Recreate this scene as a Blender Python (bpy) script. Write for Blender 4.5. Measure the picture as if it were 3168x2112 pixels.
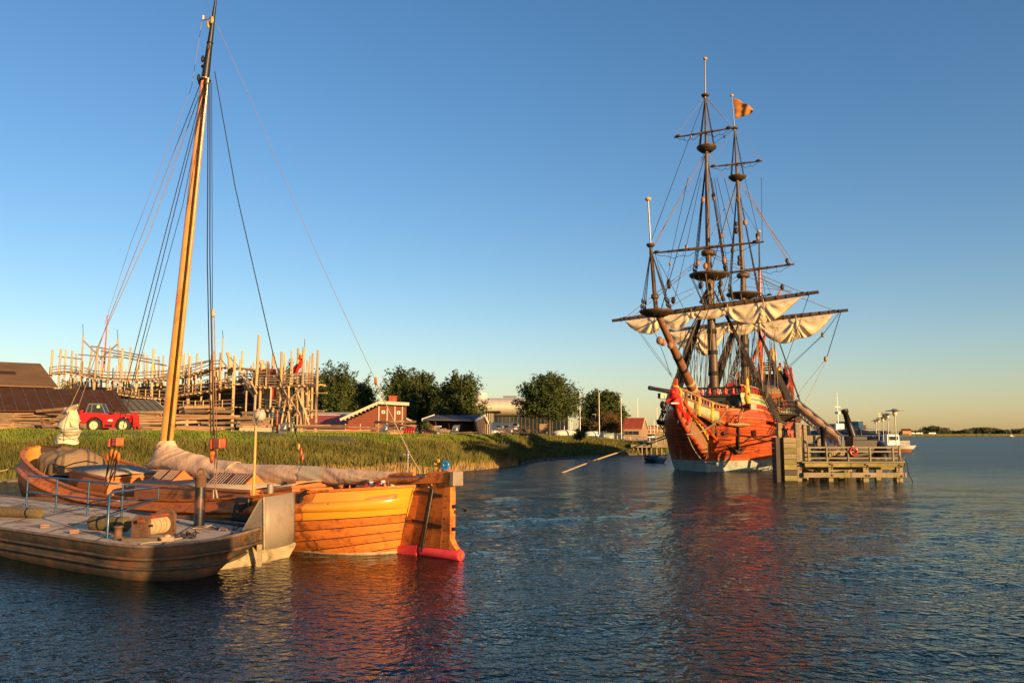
import bpy, math, random
from mathutils import Vector, Matrix, noise
for o in list(bpy.data.objects): bpy.data.objects.remove(o)
SC = bpy.context.scene
COL = SC.collection
R = math.radians
# ---------------------------------------------------------------- camera
F = 2569.0; HOR = 1343.0; EYE = 3.6
TH = math.atan((HOR-1056)/F)
cam = bpy.data.cameras.new('camera'); camo = bpy.data.objects.new('camera', cam); COL.objects.link(camo)
cam.sensor_fit = 'HORIZONTAL'; cam.sensor_width = 22.2; cam.lens = 22.2*F/3168
cam.clip_end = 8000; cam.clip_start = 0.2
camo.location = (0, 0, EYE); camo.rotation_euler = (math.pi/2+TH, 0, 0)
SC.camera = camo
# ---------------------------------------------------------------- sky and sun
SUN_AZ = math.atan2(0.66, -0.75); SUN_EL = R(9.0)
world = bpy.data.worlds.new('World'); SC.world = world; world.use_nodes = True
wn = world.node_tree; bg = wn.nodes['Background']
sky = wn.nodes.new('ShaderNodeTexSky'); sky.sky_type = 'NISHITA'; sky.sun_disc = False
sky.sun_elevation = SUN_EL; sky.sun_rotation = SUN_AZ
sky.air_density = 1.06; sky.dust_density = 0.45; sky.ozone_density = 2.8; sky.altitude = 0
hs = wn.nodes.new('ShaderNodeHueSaturation'); hs.inputs['Saturation'].default_value = 1.17
wn.links.new(sky.outputs[0], hs.inputs['Color']); tint = wn.nodes.new('ShaderNodeMixRGB'); tint.blend_type = 'MULTIPLY'; tint.inputs[0].default_value = 1; tint.inputs[2].default_value = (1.10, .95, .97, 1)
wn.links.new(hs.outputs[0], tint.inputs[1]); wn.links.new(tint.outputs[0], bg.inputs[0])
bg.inputs[1].default_value = 0.093
sun = bpy.data.lights.new('sun', 'SUN'); suno = bpy.data.objects.new('sun', sun); COL.objects.link(suno)
sun.energy = 5.0; sun.angle = R(0.5); sun.color = (1.0, 0.61, 0.25)
sd = Vector((math.sin(SUN_AZ)*math.cos(SUN_EL), math.cos(SUN_AZ)*math.cos(SUN_EL), math.sin(SUN_EL)))
suno.rotation_euler = sd.to_track_quat('Z', 'Y').to_euler()
SC.view_settings.view_transform = 'Standard'; SC.view_settings.look = 'None'
SC.view_settings.exposure = 1.1; SC.view_settings.gamma = 1.0
try: SC.view_settings.use_curve_mapping = False
except Exception: pass

# ---------------------------------------------------------------- helpers
def V(*a): return Vector(a)
def rayd(u, v):
    x = (u-1584)/F; y = (1056-v)/F; c, s = math.cos(TH), math.sin(TH)
    d = Vector((x, c-y*s, s+y*c)); return d/d.y
def W(u, v, D):
    d = rayd(u, v); return Vector((d.x*D, D, EYE+d.z*D))
def GX(u, D): return (rayd(u, HOR).x)*D
def WZ(u, v, z):
    d = rayd(u, v); return d*((z-EYE)/d.z) + Vector((0, 0, EYE))
class Frame:
    def __init__(s, O, h):
        s.O = Vector((O[0], O[1], 0)); s.h = Vector((h[0], h[1], 0)).normalized(); s.p = Vector((-s.h.y, s.h.x, 0))
        s.rz = math.atan2(s.h.y, s.h.x)
    def loc(s, P):
        q = P-s.O; return Vector((q.dot(s.h), q.dot(s.p), q.z))
    def world(s, x, y, z): return s.O+s.h*x+s.p*y+Vector((0, 0, z))
    def on_y(s, u, v, y):
        d = rayd(u, v); C = Vector((0, 0, EYE)); t = (y-(C-s.O).dot(s.p))/d.dot(s.p); return s.loc(C+d*t)
    def on_x(s, u, v, x):
        d = rayd(u, v); C = Vector((0, 0, EYE)); t = (x-(C-s.O).dot(s.h))/d.dot(s.h); return s.loc(C+d*t)
    def on_z(s, u, v, z): return s.loc(WZ(u, v, z))
ORG = {}
class MB:
    def __init__(s): s.v = []; s.f = []; s.s = []
    def add(s, vs, fs, smooth=False):
        n = len(s.v); s.v += [Vector(v) for v in vs]
        for f in fs: s.f.append([i+n for i in f]); s.s.append(smooth)
        return s
    def box(s, c, d, rz=0, M=None):
        c = Vector(c); m = M if M is not None else Matrix.Rotation(rz, 3, 'Z')
        vs = [c+m@Vector((x*d[0]/2, y*d[1]/2, z*d[2]/2)) for x in (-1, 1) for y in (-1, 1) for z in (-1, 1)]
        return s.add(vs, [(0,1,3,2),(4,6,7,5),(0,4,5,1),(2,3,7,6),(0,2,6,4),(1,5,7,3)])
    def bar(s, p, q, w, h=None, up=(0, 0, 1)):
        p = Vector(p); q = Vector(q); h = w if h is None else h
        d = (q-p); 
        if d.length < 1e-6: return s
        x = d.normalized(); u = Vector(up)
        if abs(x.dot(u)) > .98: u = Vector((1, 0, 0)) if abs(x.x) < .9 else Vector((0, 1, 0))
        y = u.cross(x).normalized(); z = x.cross(y)
        vs = [e+y*a*w/2+z*b*h/2 for e in (p, q) for a in (-1, 1) for b in (-1, 1)]
        return s.add(vs, [(0,1,3,2),(4,6,7,5),(0,4,5,1),(2,3,7,6),(0,2,6,4),(1,5,7,3)])
    def tube(s, pts, rad, n=6, cap=True, smooth=True, flat=1.0):
        pts = [Vector(p) for p in pts]; k = len(pts)
        if not hasattr(rad, '__len__'): rad = [rad]*k
        vs = []; ref = None
        for i, p in enumerate(pts):
            t = (pts[min(i+1, k-1)]-pts[max(i-1, 0)]).normalized()
            if ref is None: ref = Vector((0, 0, 1)) if abs(t.z) < .9 else Vector((1, 0, 0))
            a = ref.cross(t).normalized(); b = t.cross(a)
            ref = b
            for j in range(n):
                an = 2*math.pi*j/n; vs.append(p+(a*math.cos(an)+b*math.sin(an)*flat)*rad[i])
        fs = [(i*n+j, i*n+(j+1) % n, (i+1)*n+(j+1) % n, (i+1)*n+j) for i in range(k-1) for j in range(n)]
        s.add(vs, fs, smooth)
        if cap: s.add(vs[:n], [tuple(range(n))[::-1]]); s.add(vs[-n:], [tuple(range(n))])
        return s
    def lathe(s, c, prof, n=12, M=None, smooth=True, caps=True):
        c = Vector(c); M = M or Matrix.Identity(3); k = len(prof)
        vs = [c+M@Vector((r*math.cos(2*math.pi*j/n), r*math.sin(2*math.pi*j/n), z)) for r, z in prof for j in range(n)]
        fs = [(i*n+j, i*n+(j+1) % n, (i+1)*n+(j+1) % n, (i+1)*n+j) for i in range(k-1) for j in range(n)]
        s.add(vs, fs, smooth)
        if not caps: return s
        if prof[0][0] > 1e-4: s.add(vs[:n], [tuple(range(n))[::-1]])
        if prof[-1][0] > 1e-4: s.add(vs[-n:], [tuple(range(n))])
        return s
    def ell(s, c, r, n=10, m=6, M=None):
        if not hasattr(r, '__len__'): r = (r, r, r)
        c = Vector(c); M = M or Matrix.Identity(3); vs = []
        for i in range(m+1):
            a = math.pi*i/m
            for j in range(n):
                b = 2*math.pi*j/n
                vs.append(c+M@Vector((r[0]*math.sin(a)*math.cos(b), r[1]*math.sin(a)*math.sin(b), -r[2]*math.cos(a))))
        return s.add(vs, [(i*n+j, i*n+(j+1) % n, (i+1)*n+(j+1) % n, (i+1)*n+j) for i in range(m) for j in range(n)], True)
    def torus(s, c, Rr, r, n=20, m=8, M=None):
        c = Vector(c); M = M or Matrix.Identity(3); vs = []
        for i in range(n):
            a = 2*math.pi*i/n
            for j in range(m):
                b = 2*math.pi*j/m
                vs.append(c+M@Vector(((Rr+r*math.cos(b))*math.cos(a), (Rr+r*math.cos(b))*math.sin(a), r*math.sin(b))))
        return s.add(vs, [(i*m+j, ((i+1) % n)*m+j, ((i+1) % n)*m+(j+1) % m, i*m+(j+1) % m) for i in range(n) for j in range(m)], True)
    def grid(s, rows, smooth=True, closed=False):
        n = len(rows[0]); vs = [p for r in rows for p in r]; fs = []
        for i in range(len(rows)-1):
            for j in range(n if closed else n-1):
                fs.append((i*n+j, i*n+(j+1) % n, (i+1)*n+(j+1) % n, (i+1)*n+j))
        return s.add(vs, fs, smooth)
    def plate(s, poly, t):
        poly = [Vector(p) for p in poly]; t = Vector(t); n = len(poly)
        vs = poly+[p+t for p in poly]
        return s.add(vs, [tuple(range(n))[::-1], tuple(range(n, 2*n))]+[(i, (i+1) % n, (i+1) % n+n, i+n) for i in range(n)])
    def build(s, name, mat, parent=None, lab=None, cat=None, grp=None, kind=None, bev=0, solid=0, loc=None):
        me = bpy.data.meshes.new(name)
        if s.v:
            mn = Vector([min(v[i] for v in s.v) for i in range(3)]); mx = Vector([max(v[i] for v in s.v) for i in range(3)])
            c = (mn+mx)/2
            if parent is None: c.z = mn.z
        else: c = Vector()
        me.from_pydata([v-c for v in s.v], [], s.f)
        me.polygons.foreach_set('use_smooth', s.s)
        me.materials.append(mat); me.update()
        o = bpy.data.objects.new(name, me); COL.objects.link(o)
        base = Vector((0, 0, 0))
        if parent is not None:
            o.parent = parent; base = ORG.get(parent.name, Vector((0, 0, 0)))
        o.location = c-base; ORG[o.name] = c
        if bev:
            b = o.modifiers.new('bevel', 'BEVEL'); b.width = bev; b.segments = 2; b.limit_method = 'ANGLE'
        if solid:
            b = o.modifiers.new('solid', 'SOLIDIFY'); b.thickness = solid; b.offset = 0
        tag(o, lab, cat, grp, kind); return o
def tag(o, lab=None, cat=None, grp=None, kind=None):
    if lab: o['label'] = lab
    if cat: o['category'] = cat
    if grp: o['group'] = grp
    if kind: o['kind'] = kind
    return o
def thing(name, lab, cat, loc=(0, 0, 0), rz=0, grp=None):
    o = bpy.data.objects.new(name, None); COL.objects.link(o); o.empty_display_size = .3
    o.location = loc; o.rotation_euler = (0, 0, rz); ORG[o.name] = Vector((0, 0, 0))
    return tag(o, lab, cat, grp)
def wthing(name, lab, cat, loc, grp=None):
    """an Empty at loc whose parts are written in world coordinates"""
    o = thing(name, lab, cat, loc, 0, grp); ORG[o.name] = Vector(loc); return o
KIDS = {}
def kids(o): return [c for c in COL.objects if c.parent == o]
def dup(root, loc, rz=None, lab=None, sc=None, parent=None):
    c = root.copy(); COL.objects.link(c)
    if parent is None:
        c.location = loc
        if rz is not None: c.rotation_euler = (0, 0, rz)
        if lab: c['label'] = lab
        if sc: c.scale = sc
    else: c.parent = parent
    for k in KIDS.setdefault(root.name, kids(root)): dup(k, None, parent=c)
    return c
def lerp(a, b, t): return a+(b-a)*t
def interp(x, tab):
    if x <= tab[0][0]: return tab[0][1]
    for (a, p), (b, q) in zip(tab, tab[1:]):
        if x <= b: return p+(q-p)*(x-a)/(b-a)
    return tab[-1][1]
def sinterp(x, tab):
    """smooth interpolation"""
    n = len(tab)
    if x <= tab[0][0]: return tab[0][1]
    if x >= tab[-1][0]: return tab[-1][1]
    for i in range(n-1):
        a, p = tab[i]; b, q = tab[i+1]
        if x <= b:
            t = (x-a)/(b-a)
            m0 = (q-tab[i-1][1])/(b-tab[i-1][0]) if i > 0 else (q-p)/(b-a)
            m1 = (tab[i+2][1]-p)/(tab[i+2][0]-a) if i+2 < n else (q-p)/(b-a)
            h = b-a; t2 = t*t; t3 = t2*t
            return (2*t3-3*t2+1)*p+(t3-2*t2+t)*h*m0+(-2*t3+3*t2)*q+(t3-t2)*h*m1
def pl(L, t):
    k = t*(len(L)-1); i = min(int(k), len(L)-2); f = k-i
    a = L[max(i-1, 0)]; b = L[i]; c = L[i+1]; d = L[min(i+2, len(L)-1)]
    return .5*((2*b)+(c-a)*f+(2*a-5*b+4*c-d)*f*f+(3*b-a-3*c+d)*f**3)
# ---------------------------------------------------------------- materials
MATS = {}
def mat(name, col, rough=.6, metal=0, var=.3, sc=3.0, st=(1, 1, 1), bump=.0, col2=None, spec=.4, coat=0, bsc=None, em=None, rnd=0, alpha=None, trans=0, stain=None, sst=.5, ssc=.6):
    K = .74; col = tuple(c*K for c in col); col2 = tuple(c*K for c in col2) if col2 else None; stain = tuple(c*K for c in stain) if stain else None
    m = bpy.data.materials.new(name); m.use_nodes = True; t = m.node_tree; N = t.nodes; L = t.links
    p = N['Principled BSDF']; p.inputs['Roughness'].default_value = rough; p.inputs['Metallic'].default_value = metal
    p.inputs['Specular IOR Level'].default_value = spec
    if coat: p.inputs['Coat Weight'].default_value = coat; p.inputs['Coat Roughness'].default_value = .15
    tc = N.new('ShaderNodeTexCoord'); mp = N.new('ShaderNodeMapping'); mp.inputs['Scale'].default_value = st
    L.new(tc.outputs['Object'], mp.inputs[0])
    nz = N.new('ShaderNodeTexNoise'); nz.inputs['Scale'].default_value = sc; nz.inputs['Detail'].default_value = 6; nz.inputs['Roughness'].default_value = .65
    L.new(mp.outputs[0], nz.inputs['Vector'])
    if rnd:
        oi = N.new('ShaderNodeObjectInfo'); va = N.new('ShaderNodeVectorMath'); va.operation = 'ADD'
        L.new(mp.outputs[0], va.inputs[0]); L.new(oi.outputs['Random'], va.inputs[1]); vs = N.new('ShaderNodeVectorMath'); vs.operation = 'SCALE'; vs.inputs['Scale'].default_value = 37
        L.new(oi.outputs['Random'], vs.inputs[0]); L.new(vs.outputs[0], va.inputs[1]); L.new(va.outputs[0], nz.inputs['Vector'])
    cr = N.new('ShaderNodeValToRGB'); e = cr.color_ramp.elements
    c2 = col2 or tuple(min(1, c*(1+var)) for c in col); c1 = tuple(c*(1-var) for c in col)
    e[0].position = .3; e[0].color = (*c1, 1); e[1].position = .72; e[1].color = (*c2, 1)
    L.new(nz.outputs[0], cr.inputs[0]); out = cr.outputs[0]
    if stain:
        n2 = N.new('ShaderNodeTexNoise'); n2.inputs['Scale'].default_value = ssc; n2.inputs['Detail'].default_value = 8; n2.inputs['Roughness'].default_value = .7
        L.new(tc.outputs['Object'], n2.inputs['Vector'])
        r2 = N.new('ShaderNodeValToRGB'); r2.color_ramp.elements[0].position = .5; r2.color_ramp.elements[1].position = .62
        r2.color_ramp.elements[0].color = (0, 0, 0, 1); r2.color_ramp.elements[1].color = (sst, sst, sst, 1)
        L.new(n2.outputs[0], r2.inputs[0]); mx = N.new('ShaderNodeMixRGB'); L.new(r2.outputs[0], mx.inputs[0]); L.new(out, mx.inputs[1]); mx.inputs[2].default_value = (*stain, 1); out = mx.outputs[0]
    if rnd:
        hv = N.new('ShaderNodeHueSaturation'); L.new(out, hv.inputs['Color'])
        mr = N.new('ShaderNodeMapRange'); mr.inputs['To Min'].default_value = 1-rnd; mr.inputs['To Max'].default_value = 1+rnd
        L.new(oi.outputs['Random'], mr.inputs[0]); L.new(mr.outputs[0], hv.inputs['Value']); out = hv.outputs[0]
    L.new(out, p.inputs['Base Color'])
    if bump:
        n3 = N.new('ShaderNodeTexNoise'); n3.inputs['Scale'].default_value = bsc or sc*4; n3.inputs['Detail'].default_value = 5
        L.new(mp.outputs[0], n3.inputs['Vector']); b = N.new('ShaderNodeBump'); b.inputs['Strength'].default_value = bump; b.inputs['Distance'].default_value = .03
        L.new(n3.outputs[0], b.inputs['Height']); L.new(b.outputs[0], p.inputs['Normal'])
    if trans: p.inputs['Transmission Weight'].default_value = trans
    MATS[name] = m; return m
VARNISH = mat('varnished oak', (.74, .215, .042), .55, var=.24, sc=5, st=(.35, 1, 4), bump=.2, coat=.0, spec=.12, rnd=.2, stain=(.2, .06, .02), sst=.75, ssc=2.2)
VARN2 = mat('varnished mast pine', (.85, .36, .075), .22, var=.2, sc=4, st=(2, 2, .12), bump=.05, coat=.7, stain=(.3, .1, .03), sst=.5, ssc=1.4)
YELLOW = mat('yellow hull paint', (.80, .36, .03), .22, var=.06, sc=2, bump=.03, coat=.5, stain=(.6, .26, .04), sst=.35)
TEAK = mat('weathered deck', (.38, .26, .15), .75, var=.25, sc=6, st=(.4, 3, 1), bump=.2, rnd=.1)
CABIN = mat('cabin wood', (.60, .18, .045), .5, var=.25, sc=5, st=(.4, 1, 3), bump=.1, coat=.4)
ROOFG = mat('grey cabin roof', (.42, .34, .25), .8, spec=.15, var=.12, sc=3, bump=.1)
CANVAS = mat('sail cover canvas', (.92, .60, .37), .85, var=.1, sc=2.2, bump=.9, bsc=4, stain=(.42, .27, .18), sst=.5, ssc=.9)
SAILW = mat('white sail cloth', (.74, .64, .44), .85, var=.08, sc=4, bump=.3, bsc=6)
SAIL = mat('old sail cloth', (.80, .66, .43), .9, var=.1, sc=.9, bump=.25, bsc=4, stain=(.5, .38, .24), sst=.45, ssc=.5)
BARGEH = mat('grimy barge hull', (.085, .065, .04), .75, var=.55, sc=1.6, st=(1, 1, 2.5), bump=.4, bsc=9, stain=(.25, .09, .035), sst=.7, ssc=1.6)
BARGED = mat('worn barge deck', (.80, .63, .42), .8, spec=.15, var=.2, sc=1.5, bump=.25, bsc=14, stain=(.26, .10, .05), sst=.95, ssc=.8)
BLUEP = mat('blue rail paint', (.010, .075, .17), .35, var=.15, coat=.2, stain=(.1, .05, .03), sst=.4, ssc=4)
RUST = mat('rusty steel', (.16, .08, .045), .75, var=.45, sc=6, bump=.4)
BLACKM = mat('black metal', (.012, .012, .013), .45, var=.3, sc=5, bump=.1)
GREYS = mat('grey painted plate', (.33, .27, .21), .55, .15, var=.1, sc=1.5, stain=(.2, .13, .09), sst=.5, ssc=2.2, bump=.08)
PALEHULL = mat('pale bottom paint', (.42, .33, .2), .7, var=.3, sc=3, bump=.3, stain=(.14, .10, .05), sst=.8, ssc=2.5)
COIR = mat('coir fender', (.16, .12, .055), .95, var=.4, sc=14, bump=.8, bsc=60)
ROPE = mat('hemp rope', (.48, .36, .2), .9, var=.25, sc=20, bump=.6, bsc=60)
ROPEH = mat('thick hawser rope', (.5, .38, .22), .9, var=.1, sc=1)
ROPED = mat('tarred rope', (.02, .016, .012), .8, var=.1, sc=.5)
ROPEL = mat('light running rope', (.30, .24, .17), .85, var=.1, sc=.5)
REDP = mat('red paint', (.55, .015, .015), .28, var=.12, sc=3, coat=.4)
REDPINK = mat('red antifouling', (.85, .06, .08), .3, var=.2, sc=6, coat=.5, bump=.15)
BLUERING = mat('blue gloss', (.01, .2, .6), .2, var=.15, coat=.6)
GOLD = mat('gold paint', (.75, .42, .05), .4, var=.3, sc=9, bump=.5, bsc=14)
HULLR = mat('ship hull varnish', (.56, .095, .022), .42, var=.3, sc=2.2, st=(.35, 1, 3), bump=.2, coat=.15, rnd=.2, stain=(.16, .035, .015), sst=.75, ssc=1.1)
HULLD = mat('ship wale', (.30, .06, .02), .5, var=.3, sc=2, st=(.3, 1, 2), bump=.2)
HULLW = mat('ship white bottom', (.40, .45, .36), .55, var=.12, sc=1, bump=.1, stain=(.2, .22, .17), sst=.7, ssc=.7)
GREENP = mat('pale green panel', (.36, .44, .24), .5, var=.1, sc=2)
REDW = mat('red ornament', (.6, .03, .02), .3, var=.25, sc=6, coat=.4, bump=.3)
DARKW = mat('dark tarred wood', (.04, .026, .017), .6, var=.45, sc=3, bump=.3)
MASTW = mat('weathered mast', (.10, .06, .033), .5, var=.5, sc=2.2, st=(1, 1, .3), bump=.25, stain=(.26, .15, .07), sst=.5, ssc=.7)
BROWNW = mat('brown oak rail', (.34, .17, .08), .5, var=.3, sc=3, st=(1, 1, 2), bump=.2)
POST = mat('sawn scaffold timber', (.60, .41, .22), .8, var=.25, sc=3, st=(1, 1, .3), bump=.25, rnd=.22)
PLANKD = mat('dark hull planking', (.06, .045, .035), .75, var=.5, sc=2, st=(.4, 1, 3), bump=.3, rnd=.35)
TIMB = mat('stacked timber', (.42, .25, .13), .8, var=.3, sc=3, st=(.4, 1, 2), bump=.3, rnd=.35)
TIMBD = mat('old grey timber', (.2, .14, .09), .85, var=.35, sc=3, st=(.4, 1, 2), bump=.3, rnd=.35)
PIERW = mat('weathered pier timber', (.29, .235, .14), .8, var=.3, sc=2.5, st=(.5, 1, 2), bump=.35, rnd=.12, stain=(.2, .18, .05), sst=.7, ssc=1.2)
PIERY = mat('mossy pier beam', (.25, .205, .07), .8, var=.35, sc=2.0, st=(.5, 1, 1), bump=.4, rnd=.15, stain=(.16, .17, .04), sst=.7, ssc=1.0)
WHITE = mat('white paint', (.95, .92, .84), .35, var=.05, sc=2)
WHITEP = mat('white trim board', (.74, .62, .45), .6, var=.08, sc=3)
REDWOOD = mat('red stained cladding', (.27, .07, .035), .7, var=.25, sc=3, st=(.5, 1, 4), bump=.25)
ROOFBR = mat('brown sheet roof', (.26, .155, .075), .95, spec=.05, var=.2, sc=.6, bump=.2, stain=(.13, .09, .06), sst=.6, ssc=.3)
ROOFDK = mat('dark sheet roof', (.085, .042, .028), .95, spec=.05, var=.2, sc=.8, bump=.1, stain=(.1, .06, .045), sst=.5, ssc=.4)
SEAM = mat('roof seam', (.13, .09, .07), .5, var=.2)
ROOFGR = mat('grey green roof', (.17, .15, .10), .8, var=.2, sc=2, bump=.2)
ROOFRED = mat('red tile', (.42, .085, .04), .6, var=.25, sc=3, bump=.2, rnd=.1)
ROOFBL = mat('blue grey roofing', (.09, .10, .14), .9, spec=.05, var=.15)
BRICKW = mat('tan brick wall', (.34, .22, .13), .85, var=.18, sc=8, bump=.2)
STONE = mat('shore rock', (.16, .135, .1), .85, var=.4, sc=2, bump=.5, rnd=.3)
STONEL = mat('pale block', (.55, .42, .28), .85, var=.15, sc=4, bump=.2)
SILVER = mat('silver cladding', (.75, .66, .52), .45, .2, var=.08, sc=.2, st=(1, 1, .2))
GLASSD = mat('dark glass', (.02, .03, .035), .08, 0, var=.2, spec=.8)
RUBBER = mat('tyre rubber', (.035, .028, .022), .85, var=.3, sc=12, bump=.4)
CREAM = mat('cream rim', (.75, .68, .42), .5, var=.08)
GREYM = mat('grey metal', (.35, .34, .32), .4, .6, var=.15)
BARK = mat('tree bark', (.10, .075, .05), .9, var=.35, sc=4, bump=.5)
ORANGEB = mat('sunlit brick', (.5, .25, .13), .85, var=.12, sc=1)
FARBOAT = mat('dark boat paint', (.03, .04, .045), .4, var=.2)
CLOTHB = mat('gangway canvas', (.50, .33, .2), .85, var=.1, sc=2, bump=.3, bsc=4)
FLAGM = mat('orange brown flag', (.50, .2, .04), .8, var=.3, sc=2)
def leafmat(name, c, c2, sc=.6):
    m = mat(name, c, .75, col2=c2, sc=sc, var=.45, spec=.2)
    p = m.node_tree.nodes['Principled BSDF']; p.inputs['Subsurface Weight'].default_value = 0
    return m
LEAFA = leafmat('dark poplar leaves', (.04, .07, .014), (.09, .125, .028))
LEAFB = leafmat('mid green leaves', (.042, .078, .016), (.10, .13, .03))
LEAFC = leafmat('rusty shrub leaves', (.13, .085, .03), (.22, .13, .045))
LEAFF = leafmat('far wood leaves', (.035, .045, .02), (.07, .075, .03), .08)
# ================================================================ SETTING
def water_mat():
    m = bpy.data.materials.new('rippled harbour water'); m.use_nodes = True; t = m.node_tree; N = t.nodes; L = t.links
    p = N['Principled BSDF']; p.inputs['Base Color'].default_value = (.004, .014, .011, 1); p.inputs['Roughness'].default_value = .035
    p.inputs['IOR'].default_value = 1.27; p.inputs['Specular IOR Level'].default_value = .28
    tc = N.new('ShaderNodeTexCoord')
    def nz(scx, scy, sc, det, rz=0, rough=.5):
        mp = N.new('ShaderNodeMapping'); mp.inputs['Scale'].default_value = (scx, scy, 1); mp.inputs['Rotation'].default_value = (0, 0, rz)
        L.new(tc.outputs['Object'], mp.inputs[0]); n = N.new('ShaderNodeTexNoise'); n.inputs['Scale'].default_value = sc; n.inputs['Detail'].default_value = det
        n.inputs['Roughness'].default_value = rough; n.inputs['Distortion'].default_value = .25
        L.new(mp.outputs[0], n.inputs[0]); return n.outputs[0]
    a = nz(.95, 1.15, 4.0, 3, R(28), .5); b = nz(.8, 1.1, .6, 3, R(-20)); c = nz(1, 1, 8, 1, R(40)); w = nz(1, 1.8, .045, 4, R(20))
    def mul(x, k):
        q = N.new('ShaderNodeMath'); q.operation = 'MULTIPLY'; L.new(x, q.inputs[0])
        if isinstance(k, float): q.inputs[1].default_value = k
        else: L.new(k, q.inputs[1])
        return q.outputs[0]
    def add(x, y):
        q = N.new('ShaderNodeMath'); q.operation = 'ADD'; L.new(x, q.inputs[0]); L.new(y, q.inputs[1]); return q.outputs[0]
    h = add(add(mul(a, .10), mul(b, .05)), mul(c, .022))
    mr = N.new('ShaderNodeMapRange'); mr.inputs['From Min'].default_value = .35; mr.inputs['From Max'].default_value = .65; mr.inputs['To Min'].default_value = .7; mr.inputs['To Max'].default_value = 1.15
    L.new(w, mr.inputs[0])
    ln = N.new('ShaderNodeVectorMath'); ln.operation = 'LENGTH'; L.new(tc.outputs['Object'], ln.inputs[0])
    md = N.new('ShaderNodeMapRange'); md.inputs['From Min'].default_value = 18; md.inputs['From Max'].default_value = 110; md.inputs['To Min'].default_value = .9; md.inputs['To Max'].default_value = 6.5; L.new(ln.outputs['Value'], md.inputs[0])
    h = mul(h, md.outputs[0])
    rg = N.new('ShaderNodeMapRange'); rg.inputs['From Min'].default_value = 35; rg.inputs['From Max'].default_value = 110; rg.inputs['To Min'].default_value = .035; rg.inputs['To Max'].default_value = .24; L.new(ln.outputs['Value'], rg.inputs[0]); L.new(rg.outputs[0], p.inputs['Roughness'])
    bp = N.new('ShaderNodeBump'); bp.inputs['Distance'].default_value = 1.0; L.new(mr.outputs[0], bp.inputs['Strength']); L.new(h, bp.inputs['Height'])
    # calmer close to the near boats (sheltered water)
    L.new(bp.outputs[0], p.inputs['Normal']); return m
def build_water():
    import numpy as np
    rng = np.random.default_rng(11)
    FR = 2569/3.094
    yp = np.concatenate([np.arange(900, 262, -8.0), np.arange(262, 16, -.5), np.array([15, 13, 11, 9, 7, 5, 3.5, 2.4, 1.6, 1, .6])])
    D = FR*EYE/yp
    tx = np.concatenate([-np.geomspace(5, 1.25, 30), np.linspace(-1.2, -.66, 90), np.linspace(-.655, .655, 1200), np.linspace(.66, 1.2, 90), np.geomspace(1.25, 5, 30)])
    X = D[:, None]*tx[None, :]; Y = np.repeat(D[:, None], len(tx), 1); Z = np.zeros_like(X)
    dD = np.abs(np.gradient(D)); 
    wind = R(28)
    for i in range(80):
        lam = .24*(2.6/.24)**rng.random() if i < 64 else 3*(3.2**rng.random()); an = wind+rng.normal(0, .62)+math.pi/2; k = 2*math.pi/lam; sl = .0112*(1 if lam < 1.5 else .75)
        kx_, ky_ = k*math.cos(an), k*math.sin(an); ph = rng.random()*6.28
        fade = np.clip((lam/(2.6*np.maximum(dD, D*.0011))-1), 0, 1)*np.clip((D-5)/4, 0, 1)
        arg = kx_*X+ky_*Y+ph; Z += (sl/k)*fade[:, None]*(np.sin(arg)+.22*np.cos(2*arg))
    patch = (1-.45*np.exp(-((X+3)**2+(Y-21)**2)/110))*(1+.3*np.sin(X*.05+Y*.09+1)*np.sin(X*.021-Y*.043)); Z *= patch
    n, m_ = X.shape; co = np.stack([X, Y, Z], -1).reshape(-1, 3).astype(np.float32)
    idx = np.arange(n*m_).reshape(n, m_); q = np.stack([idx[:-1, :-1], idx[:-1, 1:], idx[1:, 1:], idx[1:, :-1]], -1).reshape(-1, 4)
    me = bpy.data.meshes.new('water'); me.vertices.add(len(co)); me.vertices.foreach_set('co', co.ravel())
    me.loops.add(q.size); me.loops.foreach_set('vertex_index', q.ravel().astype(np.int32)); me.polygons.add(len(q))
    me.polygons.foreach_set('loop_start', np.arange(0, q.size, 4, dtype=np.int32)); me.polygons.foreach_set('loop_total', np.full(len(q), 4, dtype=np.int32))
    me.update(calc_edges=True); me.polygons.foreach_set('use_smooth', np.ones(len(q), dtype=bool)); me.materials.append(water_mat())
    o = bpy.data.objects.new('water', me); COL.objects.link(o); o['kind'] = 'structure'; return o
build_water()
# ---- ground: one sheet from the shoreline back to the horizon
#        u,  Dshore, Dtop, ztop, zback
ST = [(-4500, 60, 75, 4.1, 4.3), (-1500, 60, 73, 4.0, 4.3), (-400, 60, 72, 3.95, 4.1), (0, 64, 75, 3.85, 3.95), (300, 67, 78, 3.8, 3.9), (700, 71, 83, 3.72, 3.75), (1080, 75, 88, 3.58, 3.6), (1355, 79, 96, 3.4, 3.45),
      (1500, 87, 106, 3.35, 3.4), (1580, 96, 118, 3.3, 3.4), (1612, 101, 140, 3.25, 3.3), (1650, 110, 165, 3.2, 3.3), (1700, 118, 190, 3.05, 3.2), (1760, 124, 182, 2.85, 3.1), (1820, 130, 172, 2.6, 3.0), (1890, 139, 160, 2.2, 2.9), (1960, 148, 153, 1.8, 2.8),
      (2060, 152, 157, 1.8, 2.6), (2110, 300, 310, 1.6, 2.0), (2300, 380, 395, 1.8, 2), (2500, 460, 480, 1.8, 2.2), (2700, 780, 800, 2, 2.4), (2830, 1240, 1262, 2, 3), (3168, 1440, 1470, 2, 3.5), (4200, 1600, 1630, 2, 3.5), (9000, 2500, 2600, 3, 5)]
def stv(u, k): return interp(u, [(s[0], s[k]) for s in ST])
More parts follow.
